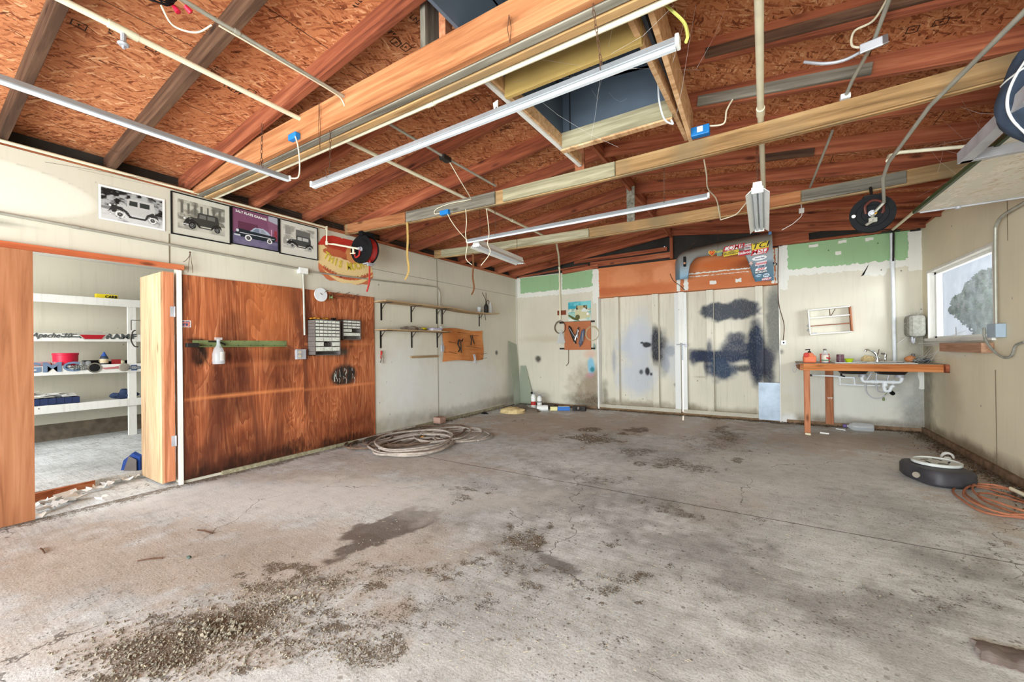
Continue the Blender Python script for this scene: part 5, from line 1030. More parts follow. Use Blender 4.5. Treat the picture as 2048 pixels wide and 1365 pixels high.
# ---- glass sheets and corner things
a = at(1017, 683, 'x', XL+.06); m = MB(); m.prism([(XL+.20, 7.44, .02), (XL+.11, 7.86, .02), (XL+.01, 7.86, 1.34), (XL+.02, 7.50, 1.42)], (-.004, 0, 0)); tag(m.build('glass_sheet', 'sheetglass'), 'tall dusty glass sheet leaning on the left wall in the far corner', 'glass sheet')
m = MB(); m.prism([(-4.70, 7.80, .02), (-4.30, 7.80, .02), (-4.56, 7.89, .86), (-4.70, 7.89, .86)], (0, .004, 0)); tag(m.build('glass_sheet', 'sheetglass'), 'smaller slanted greenish glass piece leaning on the back wall corner', 'glass sheet')
for i, (x, y, h, lab) in enumerate([(-4.07, 7.34, .30, 'white fire extinguisher with a red label by the far left corner'), (-3.97, 7.42, .26, 'smaller white extinguisher beside the red-labelled one in the corner')]):
    r = empty('fire_extinguisher', (x, y, 0), label=lab, cat='extinguisher'); m = MB(); m.lathe([(.045, 0), (.05, .01), (.05, h*.8), (.035, h*.95), (.015, h)], (x, y, .002), (0, 0, 1), 20); part(m, 'cylinder', 'wht', r)
    m = MB(); m.b2((x-.02, y-.015, h), (x+.03, y+.015, h+.03)); m.beam((x, y, h+.035), (x+.12, y, h+.065), .015, .008); m.beam((x, y, h+.02), (x+.12, y, h-.005), .015, .008); part(m, 'valve_handle', 'alu', r)
    m = MB(); m.lathe([(.0515, h*.25 if i == 0 else h*.5), (.0515, h*.5 if i == 0 else h*.56)], (x, y, .002), (0, 0, 1), 20); part(m, 'band', 'redr' if i == 0 else 'blk', r)
    if i == 0: m = MB(); m.ico((x-.02, y-.03, h+.03), .024, 2); part(m, 'gauge', 'blk', r)
def heap(name, x, y, sx, sy, sz, mat, label, cat, sd=0, seg=26):
    """draped lump resting on the floor"""
    m = MB(); n = seg; k = 9; vs_ = []
    for j in range(k+1):
        t = j/k*math.pi/2
        for i in range(n):
            a_ = 2*math.pi*i/n; q = Vector((math.cos(a_)*2, math.sin(a_)*2, sd+j*.35)); w_ = 1+.28*mnoise.noise(q); rad = math.cos(t)**.8*w_
            z = sz*math.sin(t)*(1+.35*mnoise.noise(Vector((math.cos(a_)*3*rad, math.sin(a_)*3*rad, sd+9))))
            vs_.append((x+sx*rad*math.cos(a_), y+sy*rad*math.sin(a_), .002+z))
    fs = [(j*n+i, j*n+(i+1) % n, (j+1)*n+(i+1) % n, (j+1)*n+i) for j in range(k) for i in range(n)]+[tuple(range(n))[::-1]]
    m.add(vs_, fs, True); return tag(m.build(name, mat), label, cat)
heap('shop_cloth', -4.20, 6.72, .26, .20, .10, 'khaki', 'tan folded cloth lying on the floor near the far left corner', 'cloth', 1)
heap('rag_pile', -4.30, 7.20, .20, .16, .07, plain('grey_rag', (116, 108, 98), .95), 'dark grey rag lying behind the tan cloth in the corner', 'rag', 4)
heap('rag_pile', -3.98, 6.98, .24, .12, .07, plain('brown_rag', (112, 100, 88), .95), 'grey-brown twisted rag between the tan cloth and the filter', 'rag', 7)
heap('rag_pile', -3.88, 7.55, .2, .14, .09, plain('dark_rag', (92, 84, 78), .95), 'dark cloth heap against the back wall behind the white filter', 'rag', 12)
heap('dark_scrap', -4.60, 6.34, .07, .05, .03, 'blk', 'small black scrap at the foot of the left wall', 'scrap', 3)
fx = empty('filter_cartridge', (-3.75, 7.12, 0), label='white cylindrical filter lying on its side in the far left corner', cat='filter'); ax = Vector((.75, .45, .0)).normalized()
m = MB(); m.lathe([(.025, -.004), (.028, 0), (.055, 0), (.057, .01), (.057, .2), (.05, .22), (.001, .22)], (-3.86, 7.10, .058), ax, 24); part(m, 'canister', 'wht', fx); m = MB(); m.lathe([(.026, -.002), (.03, -.006), (.05, -.006), (.052, -.001)], (-3.86, 7.10, .058), ax, 24); part(m, 'end_ring', 'steel', fx)
bx = empty('parts_box', (-3.5, 7.45, 0), label='long blue and cream carton lying on the floor in the far left corner', cat='box'); rot = Matrix.Rotation(.45, 3, 'Z')
m = MB(); m.box((-3.42, 7.42, .04), (.24, .085, .075), rot); part(m, 'carton', flat((48, 110, 190)), bx); m = MB(); m.box((-3.60, 7.335, .037), (.14, .083, .070), rot); part(m, 'carton_end', flat((226, 216, 160)), bx); m = MB(); m.box((-3.42, 7.42, .079), (.22, .07, .003), rot); part(m, 'top_face', 'wpvc', bx)
cn = empty('clay_fixture', (-3.1, 7.55, 0), label='dark grimy metal fixture lying beside the blue carton', cat='metal part'); m = MB(); m.box((-3.12, 7.50, .05), (.26, .09, .085), Matrix.Rotation(.1, 3, 'Z')); m.ico((-3.12, 7.45, .05), .05, 2, (1.3, .4, .6)); part(m, 'housing', 'blkm', cn, bevel=.01); m = MB(); m.lathe([(.03, 0), (.02, .02)], (-3.12, 7.445, .055), (0, -1, 0), 14); part(m, 'badge', 'chrome', cn)
m = MB(); m.b2((XL+.05, 5.06, .02), (XL+.20, 5.2, .12)); tag(m.build('wood_offcut', wood('offcut', (120, 88, 76), (160, 128, 112), (186, 156, 140), 'x')), 'small wooden block behind the coiled hoses by the left wall', 'block')
# ---- hoses on the floor
def coil(name, loops, r, mat, label, z0=.0, seed=0, n=36, cat='hose'):
    rr = random.Random(seed); pts = []; ph = rr.uniform(0, 6.28); N_ = len(loops)*n
    for i in range(N_+1):
        t = i/n; k = min(int(t), len(loops)-1); k2 = min(k+1, len(loops)-1); f_ = t-int(t); f_ = f_*f_*(3-2*f_) if f_ > .5 else 0
        u, v, a, b, tl = [loops[k][q]*(1-f_)+loops[k2][q]*f_ for q in range(5)]; A_ = 2*math.pi*t+ph
        x = math.cos(A_)*a*(1+.05*math.sin(3*A_+k)); y = math.sin(A_)*b*(1+.05*math.cos(2*A_+k*2))
        pts.append((u+x*math.cos(tl)-y*math.sin(tl), v+x*math.sin(tl)+y*math.cos(tl), r+z0+.010*k+.008*math.sin(A_*2.3+k)**2))
    m = MB(); m.tube(pts, r, 7); return tag(m.build(name, mat), label, cat)
cA = Fl0 = at(830, 893, 'z', 0); cB = at(930, 877, 'z', 0); cC = at(735, 888, 'z', 0)
coil('air_hose', [(cA.x+.05, cA.y-.05, .34, .50, .1), (cA.x, cA.y, .46, .52, .1), (cA.x+.1, cA.y-.1, .40, .45, .3), (cA.x-.02, cA.y, .50, .60, 0), (cA.x+.08, cA.y-.04, .44, .54, .2), (cA.x-.1, cA.y+.1, .5, .56, .4)], .013, 'hose', 'thick grey hose coiled on the floor, the largest and nearest coil', 0, 1)
coil('air_hose', [(cB.x, cB.y, .34, .42, .0), (cB.x-.08, cB.y+.03, .38, .40, .3), (cB.x-.12, cB.y, .30, .44, .1), (cB.x-.3, cB.y-.1, .36, .5, .2)], .012, 'hose', 'grey hose coil spreading to the right toward the back wall', .006, 2)
coil('air_hose', [(cC.x+.05, cC.y, .24, .36, .3), (cC.x, cC.y+.06, .28, .40, .2), (cC.x+.12, cC.y+.1, .3, .42, .3), (cC.x+.2, cC.y+.3, .34, .5, .3)], .012, 'hoseb', 'brown-grey hose coil nearest the red plywood', .0, 3)
coil('air_hose', [((cA.x+cC.x)/2, cA.y+.2, .42, .62, .2), ((cA.x+cC.x)/2-.1, cA.y+.35, .40, .72, .1), (cA.x-.2, cA.y+.5, .40, .7, .1)], .011, 'hoseb', 'brown hose looped along the wall behind the grey coils', .012, 4)
a = at(772, 878, 'z', 0); m = MB(); m.tube([(XL+.08, 3.55, .04), (XL+.09, 4.6, .05)], .014); tag(m.build('pipe_length', 'hose'), 'straight grey pipe lying along the foot of the left wall', 'pipe')
q = at(845, 875, 'z', .04); m = MB(); m.lathe([(.014, -.02), (.014, .02)], q, (1, .3, 0), 10); tag(m.build('brass_fitting', flat((214, 140, 40))), 'little orange brass fitting in the middle of the hose coils', 'fitting')
# ================================================================== SIDE ROOM
sx = -7.82
su = empty('storage_shelves', (sx, 2, .07), label='white painted built-in shelving full of car badges in the side room', cat='shelving')
Q = lambda u, v, x=sx: at(u, v, 'x', x)
lv = [(2.035, .10, 2.03), (1.53, .10, 1.50), (1.105, .115, 1.07), (.60, .10, .58)]
for i, (z, h, _) in enumerate(lv):
    m = MB(); m.b2((sx-.50, -.6, z-.02), (sx-.02, 3.4, z)); part(m, 'shelf', 'white', su)
    m = MB(); m.b2((sx-.02, -.6, z-h), (sx, 3.4, z+.005)); part(m, 'shelf_front', 'white', su, bevel=.002)
py = Q(266, 760).y
m = MB(); m.b2((sx-.06, py-.045, .07), (sx-.022, py+.045, 2.0)); part(m, 'post', 'white', su)
mgr = flat((84, 88, 88)); 
def badge(body, u, v, size, mat, shear=0, sx_=1, off=.001):
    p = Q(u, v, sx+.004); return text(body, size, mat, (sx+.004, p.y, p.z), (0, 1, 0), (0, 0, 1), su, name='badge', ext=.003, shear=shear, sx=sx_, off=off)
badge('Apache 10', 103, 671.5, .085, mgr, .4, .95, .002); badge('RAM', 236, 674, .10, mgr, 0, 1.25, .004); badge('GMC', 104, 736, .17, flat((110, 130, 156)), 0, 1.35, .006); badge('Custom', 152, 733, .08, mgr, .3, .8, .001); badge('DELUXE', 164, 739, .04, mgr, 0, 1.1, .001); badge('F', 268, 674, .10, mgr, 0, 1.2, .003)
m = MB(); p = Q(144, 671, sx+.003)
for k in range(9): m.b2((sx, p.y-.09+k*.02, p.z+.008), (sx+.006, p.y-.075+k*.02, p.z+.02))
m.b2((sx, p.y-.10, p.z-.03), (sx+.006, p.y+.11, p.z-.012)); m.prism([(sx, p.y+.06, p.z-.021), (sx, p.y+.08, p.z-.042), (sx, p.y+.10, p.z-.021), (sx, p.y+.08, p.z)], (.007, 0, 0)); part(m, 'badge', mgr, su)
p = Q(186, 673); m = MB(); m.prism([(sx, p.y-.17, p.z+.05), (sx, p.y-.09, p.z-.045), (sx, p.y+.09, p.z-.045), (sx, p.y+.17, p.z+.05)], (.01, 0, 0)); m.prism([(sx, p.y-.08, p.z+.035), (sx, p.y-.1, p.z+.065), (sx, p.y+.1, p.z+.065), (sx, p.y+.08, p.z+.035)], (.014, 0, 0)); part(m, 'badge', flat((176, 172, 162)), su)
m = MB(); m.prism([(sx, p.y-.13, p.z+.02), (sx, p.y-.08, p.z-.038), (sx, p.y+.08, p.z-.038), (sx, p.y+.12, p.z+.02)], (.014, 0, 0)); part(m, 'badge', flat((170, 30, 40)), su)
p = Q(189, 736); m = MB(); m.lathe([(.001, 0), (.07, 0), (.07, .008), (.001, .01)], (sx, p.y, p.z), (1, 0, 0), 28); part(m, 'badge', 'chrome', su); m = MB(); m.lathe([(.001, 0), (.056, 0), (.054, .014), (.001, .016)], (sx, p.y, p.z), (1, 0, 0), 28); part(m, 'badge', 'ink', su)
p = Q(248, 735); m = MB(); m.lathe([(.001, 0), (.06, 0), (.05, .02), (.001, .026)], (sx, p.y, p.z), (1, 0, 0), 24); part(m, 'badge', flat((150, 142, 130)), su)
m = MB(); m.prism([(sx, p.y-.23, p.z+.0), (sx, p.y-.2, p.z-.02), (sx, p.y-.05, p.z-.015), (sx, p.y-.05, p.z+.02)], (.01, 0, 0)); part(m, 'badge', flat((190, 120, 120)), su)
p = Q(268, 735); m = MB()
bow = [(-.09, -.022), (-.075, .012), (-.03, .012), (-.035, .035), (.03, .035), (.028, .012), (.09, .012), (.075, -.022), (.03, -.022), (.035, -.045), (-.035, -.045), (-.028, -.022)]
m.prism([(sx, p.y+a, p.z+b) for a, b in bow], (.008, 0, 0)); part(m, 'badge', flat((50, 76, 120)), su)
m = MB(); m.prism([(sx+.008, p.y+a*.8, p.z-.003+(b+.003)*.62) for a, b in bow], (.003, 0, 0)); part(m, 'badge', 'alu', su)
xb = sx-.12
def sat(u, z, x=xb): p = at(u, 700, 'x', x); return Vector((x, p.y, z))
p = sat(131, 1.107); r = empty('bucket', p, label='red round tub on the middle shelf of the side room', cat='tub'); m = MB(); m.lathe([(.115, 0), (.12, .14), (.125, .145), (.125, .165), (.12, .17), (.001, .17)], p, (0, 0, 1), 28); part(m, 'tub', 'red', r)
p = sat(208, 1.107); r = empty('bottle', p, label='dark bottle with a blue cap on the middle shelf of the side room', cat='bottle'); m = MB(); m.lathe([(.045, 0), (.045, .09), (.036, .115), (.02, .13)], p, (0, 0, 1), 20); part(m, 'bottle_body', flat((54, 66, 84)), r); m = MB(); m.lathe([(.03, .12), (.024, .14), (.016, .15), (.01, .175), (.001, .18)], p, (0, 0, 1), 16); part(m, 'cap', flat((50, 90, 170)), r); m = MB(); m.lathe([(.046, .02), (.046, .08)], p, (0, 0, 1), 20); m.f = [f for f in m.f if len(f) == 4]; part(m, 'bottle_label', flat((224, 206, 170)), r)
p = sat(180, 1.12, sx-.2); q = sat(256, 1.14, sx-.2); m = MB(); m.tube([p, q], .02); m.b2(p+Vector((-.02, -.08, -.03)), p+Vector((.02, .08, .05))); m.tube([p+Vector((0, .1, -.02)), q+Vector((0, .05, -.03))], .018); tag(m.build('steering_lock', 'blk'), 'long black bar-shaped lock lying on the middle shelf of the side room', 'lock')
p = sat(146, 1.107, sx-.06); m = MB()
for i in range(6): m.lathe([(.03, 0), (.03, .045), (.018, .055), (.001, .06)], p+Vector((0, -.16+.06*i, 0)), (0, 0, 1), 12)
tag(m.build('jar_row', 'clear'), 'row of small clear lidded cups in front of the red tub', 'cups')
p = sat(228, 1.107); m = MB(); m.b2(p+Vector((0, -.03, 0)), p+Vector((.05, .06, .07))); tag(m.build('red_carton', flat((150, 40, 44))), 'dark red carton right of the blue-capped bottle in the side room', 'carton')
p = sat(240, 1.107); m = MB(); m.lathe([(.05, 0), (.05, .05), (.001, .05)], p, (0, 0, 1), 20); tag(m.build('tape_roll', flat((226, 224, 190))), 'cream tape roll near the right end of the middle side-room shelf', 'tape roll')
p = sat(84, 1.107); m = MB(); m.b2(p+Vector((0, -.09, 0)), p+Vector((.05, .07, .06))); tag(m.build('small_tin', flat((190, 150, 150)), bevel=.01), 'small pinkish box at the left edge of the middle side-room shelf', 'box')
p = sat(95, 1.107); m = MB(); m.tube([p+Vector((0, 0, .03)), p+Vector((0, .18, .012))], .014); tag(m.build('red_tool', 'redr'), 'red-handled tool lying left of the red tub in the side room', 'tool')
p = sat(211, 2.035); m = MB(); m.b2(p+Vector((-.03, -.10, 0)), p+Vector((.06, .12, .065))); o = m.build('carton', 'yellow'); tag(o, 'small yellow carton with black lettering on the top side-room shelf', 'carton'); text('CARB', .05, 'ink', p+Vector((.062, .05, .03)), (0, 1, 0), (0, 0, 1), o, off=.002)
p = sat(98, .60, sx-.10); r = empty('organiser_tray', p, label='navy plastic tray piled with papers on the bottom side-room shelf', cat='tray'); m = MB(); m.b2(p+Vector((-.12, -.25, 0)), p+Vector((.08, .26, .012))); m.b2(p+Vector((.07, -.25, 0)), p+Vector((.08, .26, .09))); m.b2(p+Vector((-.12, -.25, 0)), p+Vector((-.11, .26, .09)))
for i in range(8): m.b2(p+Vector((-.12, -.25+i*.072, 0)), p+Vector((.084, -.244+i*.072, .09)))
part(m, 'tray', flat((44, 56, 92)), r)
m = MB(); rr = random.Random(2)
for i in range(7): m.box(p+Vector((-.02, -.16+i*.055, .10+rr.uniform(0, .05))), (.14, .12, .004), Euler((rr.uniform(-.4, .4), rr.uniform(-.4, .4), rr.uniform(0, 3))).to_matrix())
tag(m.build('paper_heap', 'paper', None), 'loose papers and packets heaped in the navy tray of the side room', 'papers', kind='stuff')
p = sat(247, .60, sx-.12); m = MB()
for i, (a, b, s) in enumerate([(0, 0, .07), (.03, .08, .06), (-.02, -.07, .055), (0, .02, .06)]): m.ico(p+Vector((a, b, .05+(i == 3)*.04)), s, 2, (1, 1.3, .8), .5, i)
tag(m.build('cloth_bundle', plain('denim_cloth', (48, 62, 92), .9)), 'bunched dark blue cloth on the bottom side-room shelf by the post', 'cloth')
# ================================================================== CEILING FIXTURES
def chain(mb, a, b):
    a = Vector(a); b = Vector(b); n = max(3, int((b-a).length/.032))
    d = (b-a)/n; dn = d.normalized(); x = dn.orthogonal().normalized(); y = dn.cross(x)
    for i in range(n):
        c = a+d*(i+.5); w = x if i % 2 else y; L = d.length*.62
        mb.tube([c+dn*L*math.cos(t)+w*.0065*math.sin(t) for t in [k*math.pi/4 for k in range(8)]], .0018, 4, closed=True)
def strip(a, b, label, hangs, vee=False):
    a = Vector(a); b = Vector(b); d = (b-a).normalized(); sd = Vector((0, 0, 1)).cross(d).normalized(); up = Vector((0, 0, 1))
    r = empty('strip_light', (a+b)/2, label=label, cat='light fixture')
    w = .024 if vee else .019; h = .032 if vee else .030
    m = MB(); m.prism([a-sd*w*.5+up*h, a-sd*w, a-sd*w*.75-up*.004, a+sd*w*.75-up*.004, a+sd*w, a+sd*w*.5+up*h], b-a); part(m, 'housing', 'alu', r, bevel=.002)
    m = MB(); m.prism([a-sd*w*.6-up*.004, a-sd*w*.4-up*.016, a+sd*w*.4-up*.016, a+sd*w*.6-up*.004], b-a); part(m, 'diffuser', 'lens', r)
    for p_, s in ((a, -1), (b, 1)):
        m = MB(); m.box(p_+d*s*.008+up*h*.4, (.016, w*2.1, h*1.35), Matrix((d, sd, up)).transposed()); part(m, 'end_cap', 'wht', r, bevel=.004)
    for (h0, h1) in hangs:
        m = MB(); chain(m, h0, h1); q = h0; m.tube([Vector(h0)-sd*(w+.004)+up*.04, Vector(h0)-sd*(w+.004)-up*.014, Vector(h0)+sd*(w+.004)-up*.014, Vector(h0)+sd*(w+.004)+up*.04], .002, 5); part(m, 'chain', 'rust', r)
    return r
strip((-3.115, -.70, 2.6), (-3.115, 1.745, 2.6), 'long strip light near the left wall, running toward the camera', [((-3.115, 1.55, 2.63), (-3.115, 1.56, 2.95)), ((-3.115, -.4, 2.63), (-3.115, -.4, 3.02))])
strip((-2.79, 1.755, 2.48), (-.29, 1.755, 2.50), 'long strip light hung on chains under the nearest tie beam', [((-2.60, 1.755, 2.51), (-2.56, 1.74, 2.90)), ((-.60, 1.755, 2.52), (-.64, 1.74, 2.86))], True)
strip((-2.88, 3.69, 2.50), (-.38, 3.69, 2.50), 'long strip light hung behind the middle tie beam', [((-2.49, 3.69, 2.53), (-2.48, 3.64, 3.13)), ((-.72, 3.69, 2.53), (-.70, 3.6, 2.98))])
def shop(a, b, label, hang, wing=.10):
    a = Vector(a); b = Vector(b); d = (b-a).normalized(); sd = Vector((0, 0, 1)).cross(d).normalized(); up = Vector((0, 0, 1))
    r = empty('shop_light', (a+b)/2, label=label, cat='light fixture')
    m = MB(); m.prism([a-sd*.035, a-sd*.03+up*.055, a+sd*.03+up*.055, a+sd*.035], b-a); part(m, 'housing', 'wht', r)
    for s in (-1, 1):
        m = MB(); m.prism([a+sd*s*.03, a+sd*s*wing-up*.045, a+sd*s*wing-up*.042+up*.0, a+sd*s*.033+up*.006], b-a); part(m, 'reflector', 'wht', r)
        m = MB(); m.tube([a+sd*s*.026*(wing/.10)*.9-up*.018+d*.03, b+sd*s*.026*(wing/.10)*.9-up*.018-d*.03], .0155, 12); part(m, 'lamp_tube', 'lens', r)
    for p_ in (a+d*.01, b-d*.01): m = MB(); m.box(p_-up*.01, (.014, .085, .05), Matrix((d, sd, up)).transposed()); part(m, 'socket', 'wht', r)
    for (h0, h1) in hang: m = MB(); chain(m, h0, h1); part(m, 'chain', 'rust', r)
    return r
shop((-2.85, 3.80, 2.50), (-2.93, 4.97, 2.50), 'white twin-tube shop light hanging below the left part of the ceiling', [((-2.86, 3.9, 2.55), (-2.86, 3.9, 3.09)), ((-2.92, 4.85, 2.55), (-2.92, 4.85, 3.08))], .075)
shop((-.03, 3.86, 2.55), (-.025, 5.0, 2.50), 'white winged shop light seen end-on at the centre of the ceiling', [((-.03, 3.9, 2.60), (-.03, 3.9, 3.08)), ((-.025, 4.9, 2.57), (-.025, 4.9, 3.08))], .085)
def cable(name, pts, r, mat, label, cat='cable', n=8, seg=6):
    m = MB(); m.tube(smooth_path(pts, n), r, seg); return tag(m.build(name, mat), label, cat)
# pipes under the rafters
pA = at(190, 10, 'z', 3.0); o = pipe('water_pipe', [(-2.83, -1.5, 3.0), (-2.90, 1.6, 2.995), (-2.86, 4.2, 2.985), (-2.82, 5.9, 2.975), (-3.2, 6.8, 2.98), (-3.68, 7.86, 2.985), (-3.685, 7.87, 1.86)], .017, 'pvc', 'cream plastic pipe under the left rafters that turns down the back wall', fit=[((-2.88, .68, 2.997), (-2.885, .80, 2.997)), ((-2.85, 4.6, 2.983), (-2.85, 4.68, 2.983)), ((-3.68, 7.84, 2.985), (-3.684, 7.87, 2.93))])
m = MB(); m.tube([(-2.88, .74, 2.98), (-2.88, .74, 2.93)], .012); m.lathe([(.02, 0), (.026, .008), (.02, .016)], (-2.88, .74, 2.915), (0, 0, 1), 12); m.tube([(-2.88, .74, 2.915), (-2.88, .74, 2.90)], .007); tag(m.build('sprinkler_head', 'steel'), 'small grey spigot head under the cream pipe near the upper left', 'valve')
pipe('conduit', [(-2.35, -1.5, 2.99), (-2.37, .8, 2.985), (-2.39, 2.75, 2.98), (-2.36, 3.5, 2.97)], .011, 'emt', 'slim galvanised conduit under the left rafters beside the ridge', 'conduit', fit=[((-2.37, 1.05, 2.984), (-2.37, 1.075, 2.984))])
for (y, z) in ((.95, 2.985), (1.28, 2.984), (1.5, 2.984), (1.72, 2.983)): pass
cable('cable', [(-2.375, .98, 2.965), (-2.37, 1.3, 2.964), (-2.37, 1.62, 2.962), (-2.372, 1.70, 2.945), (-2.375, 1.73, 2.88)], .0045, 'wire', 'white cable strapped along the conduit at the upper left', )
jb = empty('junction_box', (-2.38, .72, 2.97), label='open junction box with loose black wires and red connectors at the top left', cat='electrical box')
m = MB(); m.b2((-2.42, .60, 2.95), (-2.33, .70, 3.02)); part(m, 'box', 'steel', jb)
m = MB(); rr = random.Random(6)
for i in range(12): c_ = Vector((-2.375+rr.uniform(-.03, .03), .74, 2.955)); m.tube(smooth_path([c_+Vector((0, -.10, 0)), c_+Vector((rr.uniform(-.03, .03), -.04, -.03)), c_+Vector((rr.uniform(-.03, .03), .03, -.02)), c_+Vector((rr.uniform(-.02, .02), .06, .01))]), .003, 5)
part(m, 'wires', 'blk', jb)
m = MB(); m.lathe([(.009, 0), (.013, .03), (.001, .034)], (-2.40, .80, 2.95), (.3, .5, -.8), 10); m.lathe([(.009, 0), (.013, .03), (.001, .034)], (-2.36, .83, 2.955), (.1, .8, -.6), 10); part(m, 'wire_nut', 'red', jb)
m = MB(); m.tube(smooth_path([(-2.43, .76, 2.94), (-2.47, .82, 2.90), (-2.43, .9, 2.90), (-2.38, .95, 2.95)]), .0045, 6); part(m, 'lead', 'wire', jb)
m = MB(); m.b2((-2.42, 2.70, 2.95), (-2.36, 2.80, 2.99)); o = m.build('junction_box', 'blkm', bevel=.004); tag(o, 'small dark box on the slim conduit between the nearest and middle tie beams', 'electrical box')
cable('cable', [(-2.38, 2.80, 2.95), (-2.42, 3.0, 2.86), (-2.5, 3.25, 2.80), (-2.62, 3.38, 2.84), (-2.9, 3.40, 2.86), (-3.1, 3.405, 2.84), (-3.12, 3.40, 2.79), (-3.02, 3.40, 2.78)], .0045, 'wire', 'looping cream cable from the small dark box to the blue outlet box')
o = empty('blue_box', (-2.98, 3.41, 2.77), label='bright blue plastic outlet box on the face of the middle tie beam', cat='electrical box'); m = MB(); m.box((-2.97, 3.40, 2.775), (.12, .045, .05)); part(m, 'box', 'blue', o, bevel=.006)
cable('cable', [(-2.93, 3.39, 2.765), (-2.9, 3.42, 2.68), (-2.88, 3.5, 2.60), (-2.87, 3.62, 2.53), (-2.88, 3.67, 2.515)], .0045, 'wire', 'cream cable drooping from the blue box to the end of the long strip light')
cable('cable', [(-2.68, 3.40, 2.76), (-2.67, 3.40, 2.62), (-2.70, 3.42, 2.50), (-2.68, 3.42, 2.38), (-2.70, 3.42, 2.24), (-2.62, 3.42, 2.16)], .004, 'wire', 'kinked cream cord hanging in front of the long strip light end')
cable('cable', [(-2.48, 3.50, 2.76), (-2.45, 3.5, 2.5), (-2.47, 3.5, 2.38), (-2.44, 3.5, 2.28), (-2.56, 3.5, 2.16)], .004, 'wire', 'second kinked cord hanging beside the twin-tube shop light')
bb = at(590, 317, 'y', 1.70); o = empty('blue_box', bb, label='blue outlet box on the nearest tie beam above the first strip light', cat='electrical box'); m = MB(); m.box((bb.x, 1.695, 2.86), (.10, .04, .045)); part(m, 'box', 'blue', o, bevel=.006)
cable('cable', [(bb.x+.04, 1.68, 2.85), (bb.x+.09, 1.67, 2.76), (bb.x+.06, 1.70, 2.66), (-3.0, 1.76, 2.60), (-3.11, 1.75, 2.615)], .005, 'wire', 'cream cable looping from the blue box to the first strip light')
bb = at(1401, 271, 'y', 3.42); o = empty('blue_box', bb, label='blue outlet box with a white plate on top of the middle tie beam', cat='electrical box'); m = MB(); m.box((bb.x, 3.42, 2.925), (.13, .06, .07)); part(m, 'box', 'blue', o, bevel=.006); m = MB(); m.box((bb.x, 3.387, 2.93), (.04, .006, .04)); part(m, 'label_plate', 'wht', o)
cable('cable', [(bb.x+.06, 3.42, 2.95), (bb.x+.16, 3.42, 2.94), (bb.x+.18, 3.42, 3.03), (bb.x+.22, 3.42, 3.10)], .006, 'wire', 'short white cable rising from the blue box on top of the middle tie beam')
pipe('air_pipe', [(-4.70, 1.905, 2.845), (-2.5, 1.905, 2.835), (-.5, 1.905, 2.82), (1.85, 1.905, 2.84)], .016, 'pvc', 'long cream plastic pipe along the underside of the nearest tie beam', fit=[((-1.80, 1.905, 2.830), (-1.74, 1.905, 2.830))])
pipe('conduit_pipe', [(0, -1.5, 2.92), (0, 3.35, 2.90), (.02, 5.3, 2.895)], .021, 'pvc', 'thick cream plastic pipe running front to back right of the centre', fit=[((0, 3.26, 2.90), (0, 3.36, 2.90))])
m = MB(); m.b2((.145, 1.98, 2.93), (.21, 2.03, 3.0)); tag(m.build('clip_plate', 'pvc', bevel=.01), 'small white fixture plate at the top edge just right of the thick pipe', 'plate')
# conduit with white junction box on the right
q0 = at(1780, 0, 'z', 3.0); q1 = at(1748, 82, 'z', 3.0); q2 = at(1740, 110, 'z', 2.99); q3 = at(1690, 190, 'z', 2.96)
q2b = at(1733, 100, 'y', 3.0)
pipe('conduit', [(q0.x, 1.0, 3.0), q1, at(1705, 160, 'z', 2.98), at(1690, 195, 'z', 2.97)], .011, 'emt', 'galvanised conduit entering at the top right above the white box', 'conduit')
jc = at(1748, 88, 'z', 2.985); o = empty('junction_box', jc, label='square white-covered junction box hanging under the right rafters', cat='electrical box'); m = MB(); m.box(jc, (.10, .11, .05), Euler((.5, .1, -.4)).to_matrix()); part(m, 'box', 'steel', o, bevel=.004); m = MB(); m.box(jc+Vector((.0, -.015, -.028)), (.10, .11, .004), Euler((.5, .1, -.4)).to_matrix()); part(m, 'cover', 'wht', o)
cable('cable', [jc+Vector((-.05, 0, 0)), jc+Vector((-.10, -.02, .02)), jc+Vector((-.10, -.10, .05)), jc+Vector((-.03, -.18, .03)), jc+Vector((.0, -.4, .02))], .006, 'wire', 'cream cable looping over the white junction box')
cable('cable', [jc+Vector((-.05, .02, -.01)), jc+Vector((-.13, .02, -.03)), jc+Vector((-.22, .03, -.01)), jc+Vector((-.32, .05, .05))], .009, 'steel', 'dark sheathed cable leaving the left side of the white junction box')
jd = at(1690, 196, 'z', 2.965); m = MB(); m.box(jd, (.055, .07, .035)); tag(m.build('junction_box', 'wht', bevel=.004), 'tiny white box where the right conduit meets the middle tie beam', 'electrical box')
pipe('conduit', [at(1665, 262, 'z', 2.93), at(1620, 375, 'z', 2.90)], .010, 'emt', 'short conduit continuing behind the middle tie beam on the right', 'conduit')
pts = [at(2060, 12, 'z', 2.735), at(1860, 212, 'z', 2.735), at(1777, 325, 'z', 2.72)]
pv = at(1765, 350, 'y', 4.75); rc = at(1748, 425, 'y', 5.0)
pipe('conduit', [pts[0], pts[1], pts[2], at(1766, 356, 'y', pts[2].y+.25), at(1768, 405, 'y', 4.93), at(1750, 424, 'y', 4.95)], .013, 'emt', 'long silver pipe slanting across the right ceiling down to the large reel', 'pipe')
pipe('air_pipe', [pts[2]+Vector((0, .02, .02)), at(1778, 312, 'y', pts[2].y+.1), at(1800, 305, 'y', pts[2].y+.1), at(1945, 292, 'y', pts[2].y+.05)], .014, 'pvc', 'cream pipe branching right from the silver pipe toward the overhead panel', 'pipe')
a = at(1786, 458, 'y', 7.80)
